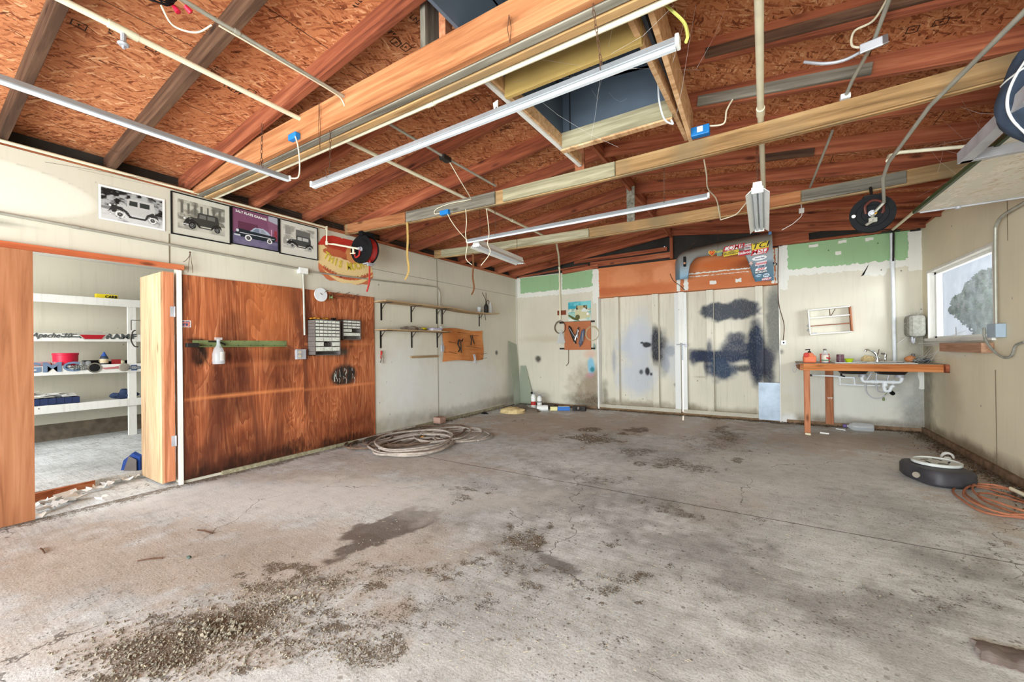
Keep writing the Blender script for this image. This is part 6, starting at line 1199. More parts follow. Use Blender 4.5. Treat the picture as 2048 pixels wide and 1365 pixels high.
pipe('stand_pipe', [(a.x+.01, 7.87, 1.0), (a.x, 7.87, 2.86)], .024, 'wpvc', 'tall white plastic stand pipe on the back wall behind the sink', fit=[((a.x+.003, 7.87, 2.42), (a.x+.003, 7.87, 2.50))])
pipe('water_pipe', [(a.x, 7.82, 2.90), at(1835, 418, 'z', 2.80), at(1860, 396, 'z', 2.76)], .018, 'pvc', 'cream pipe rising from the stand pipe toward the overhead panel')
m = MB(); m.lathe([(.02, 0), (.055, .015), (.055, .03), (.001, .03)], (a.x, 7.84, 2.865), (0, 0, 1), 16); m.b2((a.x-.12, 7.80, 2.875), (a.x+.08, 7.86, 2.885)); m.tube([(a.x+.012, 7.835, 2.86), (a.x+.006, 7.84, 2.45)], .012); tag(m.build('pipe_flange', 'blkm'), 'dark bracket and cable at the top of the white stand pipe', 'bracket')
pipe('drain_pipe', [at(1640, 395, 'y', 6.6), at(1840, 388, 'y', 6.6), at(1862, 386, 'y', 6.6)], .024, 'wpvc', 'white pipe behind the far tie beam on the right')
m = MB(); jx = at(1603, 425, 'y', 5.95)+Vector((0, 0, .02)); m.box(jx, (.05, .04, .05)); m.tube([jx, Vector((jx.x, 5.95, zr(jx.x)+.03))], .006, 6); m.tube(smooth_path([jx, jx+Vector((0, 0, -.06)), jx+Vector((-.06, 0, -.12)), jx+Vector((-.1, 0, -.15)), jx+Vector((-.2, 0, -.2))]), .004, 5); tag(m.build('outlet_lead', 'wht'), 'small white outlet with a dangling lead under the far right rafters', 'electrical box')
cable('cable', [at(1408, 320, 'y', 3.6), at(1413, 350, 'y', 3.9), at(1416, 378, 'y', 4.3), at(1433, 400, 'y', 4.7), at(1441, 440, 'y', 5.12)], .006, 'wire', 'thin cream cable zigzagging down to the far tie beam')
cable('cable', [at(1441, 440, 'y', 5.12), at(1470, 430, 'y', 5.1), at(1485, 415, 'y', 5.05), at(1500, 395, 'y', 4.9), at(1508, 384, 'y', 4.8)], .006, 'wire', 'cream cable sweeping up from the far tie beam to the winged shop light')
cable('cable', [at(1372, 84, 'y', 1.78), at(1375, 70, 'y', 1.8), at(1368, 45, 'y', 1.9), at(1345, 22, 'y', 2.0), at(1318, 0, 'y', 2.05)], .007, flat((206, 208, 110)), 'yellow-green cable arching from the end of the chained strip light', )
cable('cable', [at(1316, 165, 'y', 2.85), at(1318, 200, 'y', 2.86), at(1325, 230, 'y', 2.87), at(1333, 243, 'y', 2.87), at(1346, 248, 'y', 2.86), at(1342, 240, 'y', 2.86)], .006, 'lens', 'short pale lead looping below the right corner of the roof opening')
for (u, v0, v1, y, lab) in [(810, 452, 560, 3.40, 'long tan strap hanging from the middle tie beam toward the left'), (943, 514, 590, 5.14, 'narrow brown strap hanging from the far tie beam at the left')]:
    p0 = at(u, v0, 'y', y); p1 = at(u, v1, 'y', y); p0.z = max(p0.z, 2.86); p0.y += .03; m = MB(); L = p0.z-p1.z; pts_ = smooth_path([p0, p0+Vector((.01, 0, -L*.35)), p0+Vector((-.012, .01, -L*.6)), p0+Vector((.02, 0, -L*.85)), p1], 5)
    for i in range(len(pts_)-1): m.prism([pts_[i]+Vector((-.016, 0, 0)), pts_[i]+Vector((.016, 0, 0)), pts_[i+1]+Vector((.016, 0, 0)), pts_[i+1]+Vector((-.016, 0, 0))], (0, .003, 0))
    tag(m.build('strap', plain('tan_strap' if u < 900 else 'brown_strap', (176, 144, 84) if u < 900 else (120, 78, 48), .9)), lab, 'strap')
# twisted wires hung on the orange beam, hanging strings
for (u0, v0, v1, y, lab) in [(1018, 30, 85, 1.70, 'twisted wire loop draped over the orange tie beam'), (638, 205, 300, 1.70, 'thin wire hanging on the left part of the orange tie beam')]:
    p0 = at(u0, v0, 'y', y); p1 = at(u0+2, v1, 'y', y); m = MB(); m.tube([p0, (p0+p1)/2+Vector((.01, 0, 0)), p1], .0018, 5); m.tube([p0, (p0+p1)/2+Vector((-.012, 0, 0)), p1], .0018, 5); tag(m.build('wire_loop', 'rust'), lab, 'wire')
pr_ = at(1107, 585/2.844, 'y', 2.2); pr_ = at(990, 205, 'y', 2.1); m = MB(); m.prism([pr_+Vector((-.015, 0, .0)), pr_+Vector((.02, 0, .01)), pr_+Vector((.018, 0, -.04)), pr_+Vector((.006, 0, -.02)), pr_+Vector((-.008, 0, -.05))], (.0, .006, 0)); tag(m.build('rag_scrap', 'paper'), 'little white rag scrap snagged beside the roof opening', 'rag')
# ================================================================== OVERHEAD PANEL, RIGHT
op = empty('overhead_panel', (1.5, 3.8, 2.5), label='large pale OSB panel with green edges and steel angle hung at the upper right', cat='panel')
m = MB(); ns = 26; y0, y1 = 1.0, 5.12; vs_ = []
def xe(y): return 1.20-.0*y+(-.14*max(0, (3.4-y)/2.4))-.0+.03*math.sin((y-1)/4.1*math.pi)
for i in range(ns+1):
    y = y0+(y1-y0)*i/ns; z = 2.47
    vs_ += [(xe(y), y, z), (XR-.01, y-.05, z), (XR-.01, y-.05, z+.012), (xe(y), y, z+.012)]
fs = [(0, 1, 2, 3), (4*ns, 4*ns+3, 4*ns+2, 4*ns+1)]+[(4*i+k, 4*i+4+k, 4*i+4+(k+1) % 4, 4*i+(k+1) % 4) for i in range(ns) for k in range(4)]
m.add(vs_, fs); part(m, 'osb_sheet', 'osbw', op)
m = MB()
for i in range(ns):
    ya_ = y0+(y1-y0)*i/ns; yb_ = y0+(y1-y0)*(i+1)/ns; m.beam((xe(ya_)-.012, ya_, 2.478), (xe(yb_)-.012, yb_, 2.478), .022, .03)
part(m, 'green_edge', flat((62, 78, 44)), op)
m = MB(); m.prism([(1.06, 3.62, 2.40), (1.06, 3.66, 2.40), (1.06, 3.66, 2.47), (1.06, 3.655, 2.47), (1.06, 3.655, 2.405), (1.06, 3.62, 2.405)], (.84, -.03, .0)); part(m, 'cross_angle', 'steel', op)
m = MB(); m.prism([(1.05, 3.66, 2.40), (1.11, 3.66, 2.40), (1.11, 3.66, 2.405), (1.055, 3.66, 2.405), (1.055, 3.66, 2.47), (1.05, 3.66, 2.47)], (-.02, -2.2, .0)); part(m, 'side_angle', 'steel', op)
m = MB(); m.tube([(1.22, 5.10, 2.462), (XR-.02, 5.05, 2.462)], .008, 6); m.lathe([(.02, 0), (.02, .02)], (1.46, 5.08, 2.445), (0, 0, 1), 12); part(m, 'edge_rail', 'steel', op)
# blue bag hanging over the panel edge
bg_ = empty('duffel_bag', (1.2, 3.1, 2.6), label='navy canvas bag with white piping hanging at the right edge near the ceiling', cat='bag')
m = MB(); n = 18; ct = Vector((1.20, 3.02, 2.50))
def bagp(a, t):
    r_ = (.16*(1+.12*math.sin(3*a+2*t))*(math.sin(min(t, 1)*math.pi*.9+.25)**.6+.12)); return ct+Vector((math.cos(a)*r_*1.05, math.sin(a)*r_*.8, .22-.50*t))+Vector((.015*math.sin(9*t+a*2), 0, 0))
vs_ = [bagp(2*math.pi*i/n, j/16) for j in range(17) for i in range(n)]
fs = [(j*n+i, j*n+(i+1) % n, (j+1)*n+(i+1) % n, (j+1)*n+i) for j in range(16) for i in range(n)]+[tuple(range(n)), tuple(16*n+i for i in range(n))[::-1]]
m.add(vs_, fs, True); part(m, 'canvas', 'denim', bg_)
m = MB()
for a0 in (3.5, 4.7): m.tube(smooth_path([bagp(a0+.25*math.sin(t*.6), t/10)+(bagp(a0, t/10)-ct-Vector((0, 0, .22-.5*t/10))).normalized()*.004 for t in range(0, 11)], 4), .006, 6)
m.tube([bagp(a, .93)*1.0 for a in [k*math.pi/8 for k in range(16)]], .006, 6, closed=True)
m.tube([bagp(a, .28) for a in [k*math.pi/8 for k in range(16)]], .006, 6, closed=True); part(m, 'piping', 'wht', bg_)
m = MB(); m.tube(smooth_path([bagp(4.0, 0), bagp(4.0, 0)+Vector((0, 0, .15)), (1.3, 3.05, 3.0)]), .014, 6); part(m, 'strap', 'steel', bg_)
# ================================================================== CAR FENDER with stickers
fd = empty('car_fender', (-.6, 7.6, 2.3), label='grey-blue car front fender covered in racing stickers hanging over the barn doors', cat='car fender')
FY = 7.60; n = 150; rows = 26; fx0 = -1.325; fx1 = .135
def ztop(x): t = (x-fx0)/(fx1-fx0); return 2.955+.135*t-.11*math.exp(-t*22)+.02*math.sin(t*3.1)
tl = lambda u, v: at(u, v, 'y', FY)
def zbot(x):
    # left leg, wheel arch, right leg
    L0, L1, A1, A2 = -1.325, -1.09, -.26, -.13
    if x < -1.10: return 2.43+.035*max(0, (x+1.2))
    if x < -1.07: return 2.43+(x+1.10)/.03*.22
    if x < -.93: t = (x+1.07)/.14; return 2.65+.13*math.sin(t*math.pi/2)
    if x < -.34: return 2.78+.022*(x+.93)/.59
    if x < -.12: t = (x+.34)/.22; return 2.802-.52*(t**2.2)
    return 2.282-.0*(x)
m = MB(); vs_ = []
for i in range(n+1):
    x = fx0+(fx1-fx0)*i/n; zt = ztop(x); zb = min(zbot(x), zt-.05)
    edge = min(1, (x-fx0)/.10)
    for j in range(rows+1):
        t = j/rows; z = zb+(zt-zb)*t
        roll = max(0, (z-(zt-.14))/.14)            # rolled top of the fender
        y = FY-.03+.20*roll**2.2-.02*math.sin(min(1, max(0, (zt-z)/.5))*math.pi)+.10*(1-edge)**2
        lip = max(0, 1-(z-zb)/.025); y += -.008*lip if -1.1 < x < -.1 else .0
        y -= .01*max(0, (2.6-z)/.3) if x > -.2 else 0
        vs_.append((x+(.0 if x < -.2 else .0)+(.02*(2.8-z) if x > -.13 else 0), y, z))
k = len(vs_); vs_ += [(a, b+.012, c) for a, b, c in vs_]
fs = [(i*(rows+1)+j, (i+1)*(rows+1)+j, (i+1)*(rows+1)+j+1, i*(rows+1)+j+1) for i in range(n) for j in range(rows)]
fs += [tuple(q+k for q in f[::-1]) for f in fs]
R1 = rows+1
fs += [(i*R1, k+i*R1, k+(i+1)*R1, (i+1)*R1) for i in range(n)]+[(i*R1+rows, (i+1)*R1+rows, k+(i+1)*R1+rows, k+i*R1+rows) for i in range(n)]
m.add(vs_, fs, True)
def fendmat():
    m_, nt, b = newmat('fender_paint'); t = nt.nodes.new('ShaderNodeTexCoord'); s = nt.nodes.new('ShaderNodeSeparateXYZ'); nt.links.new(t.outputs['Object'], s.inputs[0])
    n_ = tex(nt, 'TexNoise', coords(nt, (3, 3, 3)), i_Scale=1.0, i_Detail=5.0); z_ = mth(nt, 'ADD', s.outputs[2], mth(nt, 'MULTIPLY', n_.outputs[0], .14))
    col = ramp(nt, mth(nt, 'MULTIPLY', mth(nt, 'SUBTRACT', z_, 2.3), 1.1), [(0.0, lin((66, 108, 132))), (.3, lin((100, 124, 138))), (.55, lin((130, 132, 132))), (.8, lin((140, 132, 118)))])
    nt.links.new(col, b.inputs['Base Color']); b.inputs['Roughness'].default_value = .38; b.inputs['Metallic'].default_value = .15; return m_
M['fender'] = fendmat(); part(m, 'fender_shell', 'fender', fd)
m = MB(); q = tl(1371, 525); m.b2((q.x-.022, FY-.095, q.z-.085), (q.x+.018, FY-.03, q.z+.085)); fo = part(m, 'side_marker', 'blk', fd, bevel=.006); m = MB(); m.lathe([(.001, 0), (.02, 0), (.016, .01), (.001, .012)], (q.x, FY-.095, q.z-.03), (0, -1, 0), 14); m.build('marker_lens', flat((190, 140, 110)), fo)
q = tl(1540, 468); m = MB(); m.b2((q.x-.02, FY-.0, q.z-.035), (q.x+.02, FY+.01, q.z+.035)); part(m, 'mount_tab', flat((96, 140, 190)), fd)
wy = FY-.074
wire_ = at(1435, 440, 'y', 7.45); m = MB(); m.tube([(wire_.x, 7.47, 2.86), (wire_.x, 7.47, 3.2)], .0025, 5); m.tube([(fx0+.12, 7.7, 2.9), (fx0+.35, 7.72, 3.1)], .003, 5); part(m, 'hanging_wire', 'rust', fd)
def sticker(u0, v0, u1, v1, slant, col, items, border=None, oval=False):
    """parallelogram or oval decal between pixel corners, on the fender face"""
    a = at(u0, v1, 'y', wy); b = at(u1, v0, 'y', wy); cx, cz = (a.x+b.x)/2, (a.z+b.z)/2; w, h = b.x-a.x, abs(at((u0+u1)/2, v0, 'y', wy).z-at((u0+u1)/2, v1, 'y', wy).z); tilt = .09; cx = at((u0+u1)/2, (v0+v1)/2, 'y', wy).x; cz = at((u0+u1)/2, (v0+v1)/2, 'y', wy).z
    def pt(s, t): return Vector((cx+s*w/2+t*slant*h/2, wy, cz+t*h/2+s*w/2*tilt))
    def shape(k): return [pt(math.cos(q)*k, math.sin(q)*k) for q in [i*math.pi/12 for i in range(24)]] if oval else [pt(-k, -k), pt(k, -k), pt(k, k), pt(-k, k)]
    m = MB(); m.prism(shape(1), (0, -.002, 0)); s_ = part(m, 'sticker', flat(border or col), fd)
    if border: m = MB(); m.prism([p_+Vector((0, -.002, 0)) for p_ in shape(.86)], (0, -.001, 0)); m.build('sticker_field', flat(col), s_)
    for (body, size, c_, dx, dz, sh, sx_) in items:
        text(body, size*h, flat(c_), (cx+dx*w/2, wy-.004, cz+dz*h/2+dx*w/2*tilt), (1, 0, tilt), (-tilt, 0, 1), s_, ext=.0008, shear=sh, off=.0012, sx=sx_)
    return s_
Wc = (240, 240, 240); Rc = (206, 40, 50); Kc = (30, 30, 30); Yc = (232, 206, 60)
sticker(1447, 490.5, 1488, 500, .3, Wc, [('COMP', 1.25, Rc, -.12, 0, .3, 1.05), ('S', 1.1, (80, 90, 100), .82, 0, 0, 1)], Rc)
sticker(1489, 488, 1502, 500, 0, (214, 206, 206), [('CHILTON', .35, Rc, 0, .4, 0, .8), ('Auto', .4, Kc, 0, -.3, 0, .9)])
sticker(1503, 485, 1537, 498, 0, Yc, [('TCI', 1.15, Kc, -.05, .0, .35, 1.25)])
sticker(1447, 502, 1477, 511, 0, Yc, [('RUSSELL', .82, Kc, 0, 0, .2, .92)])
sticker(1478, 501, 1500, 511, 0, (190, 40, 60), [('Edelbrock', .72, Wc, 0, 0, .2, .8)])
sticker(1503, 498, 1535, 509, .3, Wc, [('MSD', 1.15, Rc, 0, .08, .3, 1.15)], Rc)
sticker(1504, 512, 1534, 521, 0, Wc, [('Sunoco Race', .42, (90, 90, 130), 0, 0, .3, .8)], None, True)
sticker(1511, 523, 1533, 531, .3, (226, 220, 224), [('Summit', .85, Rc, 0, 0, .2, .9)])
sticker(1515, 531.5, 1531, 535, .2, (160, 180, 200), [('DCM', 1.1, Kc, 0, 0, .2, 1)])
sticker(1511, 536, 1533, 541, .3, Wc, [('ARP', 1.1, Rc, 0, 0, .2, 1.3)])
sticker(1510, 542, 1534, 547, .1, (50, 60, 72), [('MOROSO', .95, Wc, 0, 0, .1, 1)])
sticker(1511, 549, 1524, 554, 0, (190, 220, 236), [('Crane', .8, (60, 90, 130), 0, 0, .2, 1)], None, True)
sticker(1526, 547, 1539, 555, 0, (206, 220, 230), [('NA', .7, (70, 90, 120), 0, 0, 0, 1)], None, True)
sticker(1524, 555.5, 1542, 561, .3, (180, 60, 80), [('HOLLEY', .9, Wc, 0, 0, .2, .9)])
sticker(1434, 500, 1444, 512, 0, (120, 150, 130), [('RACE', .4, Yc, 0, .4, 0, 1)])
q = at(1424, 506, 'y', wy); m = MB(); ht = [(16*math.sin(t)**3, 13*math.cos(t)-5*math.cos(2*t)-2*math.cos(3*t)-math.cos(4*t)) for t in [i*math.pi/16 for i in range(32)]]
m.prism([(q.x+a*.0035, wy, q.z+b*.0035) for a, b in ht], (0, -.002, 0)); s_ = part(m, 'sticker', flat((236, 226, 90)), fd); m = MB(); m.prism([(q.x+a*.0030, wy-.002, q.z+b*.0030) for a, b in ht], (0, -.001, 0)); m.build('sticker_field', flat((212, 50, 30)), s_); text('B&M', .045, flat((240, 150, 40)), (q.x, wy-.004, q.z+.005), (1, 0, .08), (-.08, 0, 1), s_, off=.001)
q = at(1502, 527, 'y', wy); m = MB(); m.prism([(q.x+(.035 if i % 2 else .016)*math.cos(i*math.pi/5+.3), wy, q.z+(.045 if i % 2 else .02)*math.sin(i*math.pi/5+.3)) for i in range(10)], (0, -.002, 0)); part(m, 'sticker', flat((216, 180, 176)), fd)
# ================================================================== BACK WALL ITEMS
bp = lambda u, v, y=YB-.012: at(u, v, 'y', y)
a = bp(1136, 605); b = bp(1182, 642); I = img(110, 90, (84, 176, 190)); fnoise(I, 0, 1, .55, 1, (60, 160, 180), (130, 206, 210), 3, 4); fnoise(I, 0, 1, 0, .45, (160, 200, 190), (226, 228, 214), 5, 8); fnoise(I, 0, 1, .48, .66, (150, 176, 160), (216, 220, 200), 6, 9); fnoise(I, .35, .85, .60, .80, (90, 76, 50), (190, 180, 140), 9, 5)
fpoly(I, [(.30, .30), (.30, .52), (.40, .58), (.62, .58), (.90, .44), (.98, .30), (.96, .2), (.5, .1), (.4, .15)], (206, 200, 160)); fpoly(I, [(.58, .5), (.66, .66), (.76, .66), (.84, .46)], (220, 226, 224)); wheel(I, .42, .22, .10, 1.3, (84, 86, 50), None, (150, 140, 80)); fpoly(I, [(.02, .38), (.3, .2), (.5, .06), (.5, .02), (.2, .12), (.0, .3)], (90, 96, 50)); fell(I, .86, .36, .05, .06, (246, 246, 240))
r = empty('jeep_poster', (a.x, YB, b.z), label='glossy turquoise poster of a pale off-road car among rocks on the back wall', cat='poster'); m = MB()
def jf(aa, bb): i = np.clip((aa/(b.x-a.x)*110).astype(int), 0, 109); j = np.clip((bb/(a.z-b.z)*90).astype(int), 0, 89); return np.concatenate([I[j, i], np.ones((len(aa), 1))], 1)
m.slab((a.x, YB-.006, b.z), (1, 0, 0), (0, 0, 1), b.x-a.x, a.z-b.z, 110, 90, .002, jf); part(m, 'print', 'canvasg', r)
tb = empty('tool_board', (-3.3, YB-.03, 1.2), label='square brown board with grease guns hung on the back wall below the turquoise poster', cat='tool board')
m = MB(); m.b2((-3.60, YB-.035, 1.21), (-3.01, YB-.02, 1.80)); part(m, 'board', plain('hardboard_brown', (178, 106, 66), .55, var=.1, scale=3), tb)
for z in (1.235, 1.79): m = MB(); m.b2((-3.72, YB-.02, z-.018), (-2.93, YB-.001, z+.018)); part(m, 'batten', 'blkm', tb)
def gun(u0, v0, u1, v1, r_, mat, label, nz=None):
    p0 = at(u0, v0, 'y', YB-.08); p1 = at(u1, v1, 'y', YB-.08); d = (p1-p0).normalized(); g = empty('grease_gun', p0, label=label, cat='grease gun'); m = MB(); L = (p1-p0).length
    m.lathe([(.012, -.03), (.02, 0), (r_, .01), (r_, L*.88), (r_*.6, L*.92), (.012, L), (.012, L+.02)], p0, d, 18); part(m, 'barrel', mat, g); m = MB(); m.tube([p0+d*.02+Vector((0, -.03, 0)), p0+d*(L*.7)+Vector((.06, -.04, 0))], .008, 6); part(m, 'lever', 'steel', g)
gun(1139, 655, 1151, 686, .032, 'blkm', 'dark grease gun, leftmost on the brown tool board'); gun(1157, 657, 1149, 685, .028, 'chrome', 'shiny grease gun in the middle of the brown tool board'); gun(1167, 661, 1160, 692, .040, flat((88, 92, 110)), 'thick blue-grey grease gun, rightmost on the brown tool board')
def ring(u, v, r_, label, mat, tw=0):
    c_ = at(u, v, 'y', YB-.045); m = MB(); m.tube([c_+Vector((r_*math.cos(t), .006*math.sin(3*t), r_*1.05*math.sin(t))) for t in [i*math.pi/16 for i in range(32)]], .006, 6, closed=True); m.tube([c_+Vector((r_*.93*math.cos(t)+.01, -.008, r_*.97*math.sin(t)-.01)) for t in [i*math.pi/16 for i in range(32)]], .005, 6, closed=True); return tag(m.build('coiled_tube', mat), label, 'tubing')
ring(1120, 655, .13, 'dark coil of tubing on a hook at the foot of the cream pipe', 'rust'); ring(1184, 667, .14, 'pale coil of clear tubing at the right edge of the brown tool board', plain('amber_tube', (196, 180, 140), .4))
p0 = bp(1121, 660, YB-.06); m = MB(); m.prism([p0+Vector((-.0, 0, .0)), p0+Vector((.03, 0, -.02)), p0+Vector((.11, 0, -.27)), p0+Vector((.04, 0, -.31)), p0+Vector((-.03, 0, -.29)), p0+Vector((-.10, 0, -.30)), p0+Vector((-.05, 0, -.1))], (0, .03, 0)); tag(m.build('plastic_bag', 'clear', bevel=.006), 'clear plastic bag hanging below the dark coil of tubing', 'bag')
m = MB(); a = bp(1115, 622); b = bp(1132, 630); m.b2((a.x, YB-.022, b.z), (b.x, YB-.001, a.z)); tag(m.build('wood_block', 'redX'), 'small reddish wood block behind the cream pipe on the back wall', 'block')
m = MB(); m.tube([bp(1137, 700, YB-.03), bp(1137, 725, YB-.03), bp(1136, 728, YB-.03), bp(1132, 732, YB-.03)], .006, 6); tag(m.build('hose_tail', 'rust'), 'thin dark hose tail dangling under the brown tool board', 'hose')
# tilted open wooden frame
fr = empty('wall_rack', (.85, 7.8, 1.6), label='tilted white-edged open wooden rack hung on the back wall', cat='rack'); c_ = Vector((.86, YB-.055, 1.625)); rot = Matrix.Rotation(-.06, 3, 'Y')
def rb(nm, cx, cz, w, h, d=.10, mat='white'): m = MB(); m.box(c_+rot @ Vector((cx, 0, cz)), (w, d, h), rot); part(m, nm, mat, fr, bevel=.002)
rb('rail', 0, .19, .52, .018); rb('rail', 0, -.19, .52, .018); rb('side', -.255, 0, .018, .38); rb('side', .255, 0, .02, .38, .10, 'orangeZ')
m = MB(); m.box(c_+rot @ Vector((0, -.03, .065)), (.5, .022, .018), rot); part(m, 'slat', 'white', fr); m = MB(); m.box(c_+rot @ Vector((0, -.03, -.06)), (.5, .022, .012), rot); part(m, 'slat', 'redX', fr)
m = MB(); m.beam(c_+rot @ Vector((.02, -.03, .07)), c_+rot @ Vector((.08, -.03, .18)), .01, .008); m.beam(c_+rot @ Vector((.01, -.03, .06)), c_+rot @ Vector((.01, -.03, .19)), .01, .008); part(m, 'brace', 'rust', fr)
m = MB(); m.box(c_+rot @ Vector((-.2, -.02, -.172)), (.06, .03, .015), rot); m.ico(c_+rot @ Vector((-.27, 0, -.05)), .02); m.ico(c_+rot @ Vector((-.27, 0, -.12)), .022); part(m, 'latch', 'steel', fr)
m = MB(); a = bp(1562, 685); m.b2((a.x-.0, YB-.03, a.z-.045), (a.x+.07, YB-.001, a.z+.03)); o = m.build('switch_plate', 'wht', bevel=.003); tag(o, 'white switch box on the back wall just right of the barn doors', 'switch'); m = MB(); m.b2((a.x+.025, YB-.036, a.z-.02), (a.x+.045, YB-.03, a.z+.005)); m.build('toggle', 'ink', o)
cable('cable', [bp(1557, 470, YB-.02), bp(1556, 560, YB-.02), bp(1558, 610, YB-.02), bp(1568, 650, YB-.02), bp(1566, 683, YB-.02)], .006, 'rust', 'brown cable running down beside the barn doors to the white switch')
cable('cable', [bp(1340, 548, YB-.02), bp(1347, 562, YB-.02), bp(1358, 570, YB-.02), bp(1370, 581, YB-.02)], .006, 'rust', 'short brown cable curling over the orange header board')
mt = empty('wall_heater', (1.82, 7.8, 1.5), label='cobwebbed grey utility box in the back right corner beside the window', cat='utility box')
m = MB(); m.b2((1.70, 7.66, 1.35), (1.89, 7.90, 1.66)); part(m, 'case', 'mesh_grey', mt, bevel=.05); m = MB(); m.tube(smooth_path([(1.75, 7.72, 1.36), (1.745, 7.70, 1.30), (1.76, 7.69, 1.27), (1.77, 7.72, 1.33)]), .012, 8); part(m, 'handle', 'steel', mt)
# ================================================================== SINK BENCH
CX0, CY0 = .44, 7.06
bn = empty('sink_bench', (1.2, CY0, 0), label='orange timber sink bench across the back right corner', cat='bench')
TZ = 1.0
m = MB(); m.b2((CX0-.02, CY0+.02, TZ-.02), (.86, YB-.005, TZ)); m.b2((1.66, CY0+.02, TZ-.02), (XR-.002, YB-.005, TZ)); m.b2((.86, CY0+.02, TZ-.02), (1.66, CY0+.16, TZ)); m.b2((.86, 7.62, TZ-.02), (1.66, YB-.005, TZ)); part(m, 'worktop', plain('grimy_top', (150, 136, 120), .6, var=.2), bn)
m = MB(); m.b2((CX0+.03, CY0-.02, TZ-.098), (XR-.002, CY0+.02, TZ-.004)); part(m, 'front_rail', wood('bench_rail', (156, 84, 42), (206, 130, 76), (228, 160, 108), 'x'), bn, bevel=.003)
m = MB(); m.b2((CX0-.01, CY0-.02, TZ-.098), (CX0+.03, YB-.01, TZ-.004)); part(m, 'side_rail', 'orange', bn, bevel=.003)
m = MB(); m.b2((XR-.035, CY0-.10, TZ-.10), (XR-.002, CY0-.02, TZ-.0)); part(m, 'wall_cleat', 'redX', bn, bevel=.003)
m = MB(); m.b2((.475, CY0, .0), (.545, CY0+.04, TZ-.098)); part(m, 'leg', 'orangeZ', bn, bevel=.003)
a = at(1652, 860, 'y', YB-.04); b = at(1668, 860, 'y', YB-.04); m = MB(); m.b2((a.x, YB-.04, .03), (b.x, YB-.005, TZ-.02)); part(m, 'wall_stud', 'orangeZ', bn, bevel=.003)
sk = empty('double_sink', (1.25, 7.4, TZ), label='double-bowl sink with dark undersides set in the orange bench', cat='sink')
def bowl(x0, x1, y0, y1, z, d):
    m = MB(); n = 28; rings = []
    for (k, dz) in ((1.0, 0), (.97, -.03), (.93, -d*.7), (.75, -d), (.12, -d-.01)):
        ring_ = []
        for i in range(n):
            t = 2*math.pi*i/n; c, s = math.cos(t), math.sin(t); f_ = lambda v: math.copysign(abs(v)**.45, v)
            ring_.append(((x0+x1)/2+f_(c)*(x1-x0)/2*k, (y0+y1)/2+f_(s)*(y1-y0)/2*k, z+dz))
        rings.append(ring_)
    vs_ = [q for g in rings for q in g]+[(q[0], q[1], q[2]-.006) for g in rings for q in g]; o_ = 5*n
    fs = [(j*n+i, j*n+(i+1) % n, (j+1)*n+(i+1) % n, (j+1)*n+i) for j in range(4) for i in range(n)]; fs += [tuple(q+o_ for q in f[::-1]) for f in fs]
    m.add(vs_, fs, True); return m
part(bowl(.88, 1.24, 7.23, 7.61, TZ+.004, .15), 'bowl', 'blkm', sk); part(bowl(1.28, 1.64, 7.23, 7.61, TZ+.004, .15), 'bowl', 'blkm', sk)
m = MB()
for a, b in (((.84, 7.18), (1.68, 7.235)), ((.84, 7.605), (1.68, 7.72)), ((.84, 7.2), (.89, 7.7)), ((1.235, 7.2), (1.285, 7.7)), ((1.63, 7.2), (1.68, 7.7))): m.b2((a[0], a[1], TZ+.001), (b[0], b[1], TZ+.010))
part(m, 'rim', 'wht', sk)
fc = empty('faucet', (1.3, 7.64, TZ), label='chrome single-lever kitchen faucet on the bench sink', cat='faucet'); fb = at(1756, 720, 'y', 7.64)
F = lambda u, v: at(u, v, 'y', 7.60)
m = MB(); m.tube(smooth_path([F(1755, 719), F(1752, 710), F(1745, 703), F(1736, 700), F(1731, 701), F(1730, 705)]), [.014]*41, 10); part(m, 'spout', 'chrome', fc); m = MB(); m.lathe([(.03, 0), (.028, .05), (.024, .07), (.001, .08)], (F(1756, 720).x, 7.64, TZ+.01), (0, 0, 1), 18); part(m, 'body', 'chrome', fc); m = MB(); m.tube([F(1755, 710), F(1758, 699)], [.012, .009], 8); part(m, 'lever', 'chrome', fc)
sp2 = F(1772, 719); r = empty('side_sprayer', (sp2.x, 7.64, TZ), label='small chrome side sprayer right of the kitchen faucet', cat='sprayer'); m = MB(); m.lathe([(.022, 0), (.014, .02), (.014, .06), (.02, .09), (.012, .12)], (sp2.x, 7.64, TZ+.01), (0, 0, 1), 16); m.tube([(sp2.x, 7.64, TZ+.12), (sp2.x-.05, 7.60, TZ+.125)], .012); part(m, 'sprayer_head', 'chrome', r)
# drain plumbing
pl = empty('sink_drain', (1.3, 7.42, .8), label='white plastic double trap drain under the bench sink', cat='plumbing'); D = lambda u, v, y=7.42: at(u, v, 'y', y)
m = MB(); m.lathe([(.05, 0), (.05, .03), (.04, .05)], D(1726, 752)-Vector((0, 0, .02)), (0, 0, 1), 18); part(m, 'basket_nut', 'steel', pl); m = MB(); m.lathe([(.05, 0), (.05, .03), (.04, .05)], D(1800, 753)-Vector((0, 0, .02)), (0, 0, 1), 18); part(m, 'basket_nut', 'steel', pl)
m = MB(); m.tube(smooth_path([D(1724, 751), D(1724, 758), D(1727, 763), D(1735, 764)], 5)+[D(1760, 764)], .021, 12); m.tube([D(1760, 764), D(1786, 765)], .023, 12); m.tube([D(1786, 765)]+smooth_path([D(1790, 765), D(1799, 765), D(1803, 761), D(1803, 752)], 5), .021, 12); part(m, 'waste_arm', 'wpvc', pl)
m = MB(); m.tube([D(1742, 764), D(1750, 764)], .028, 12); m.tube([D(1752, 764), D(1756, 764)], .030, 12); m.tube([D(1785, 765), D(1789, 765)], .028, 12); part(m, 'slip_nut', 'wpvc', pl)
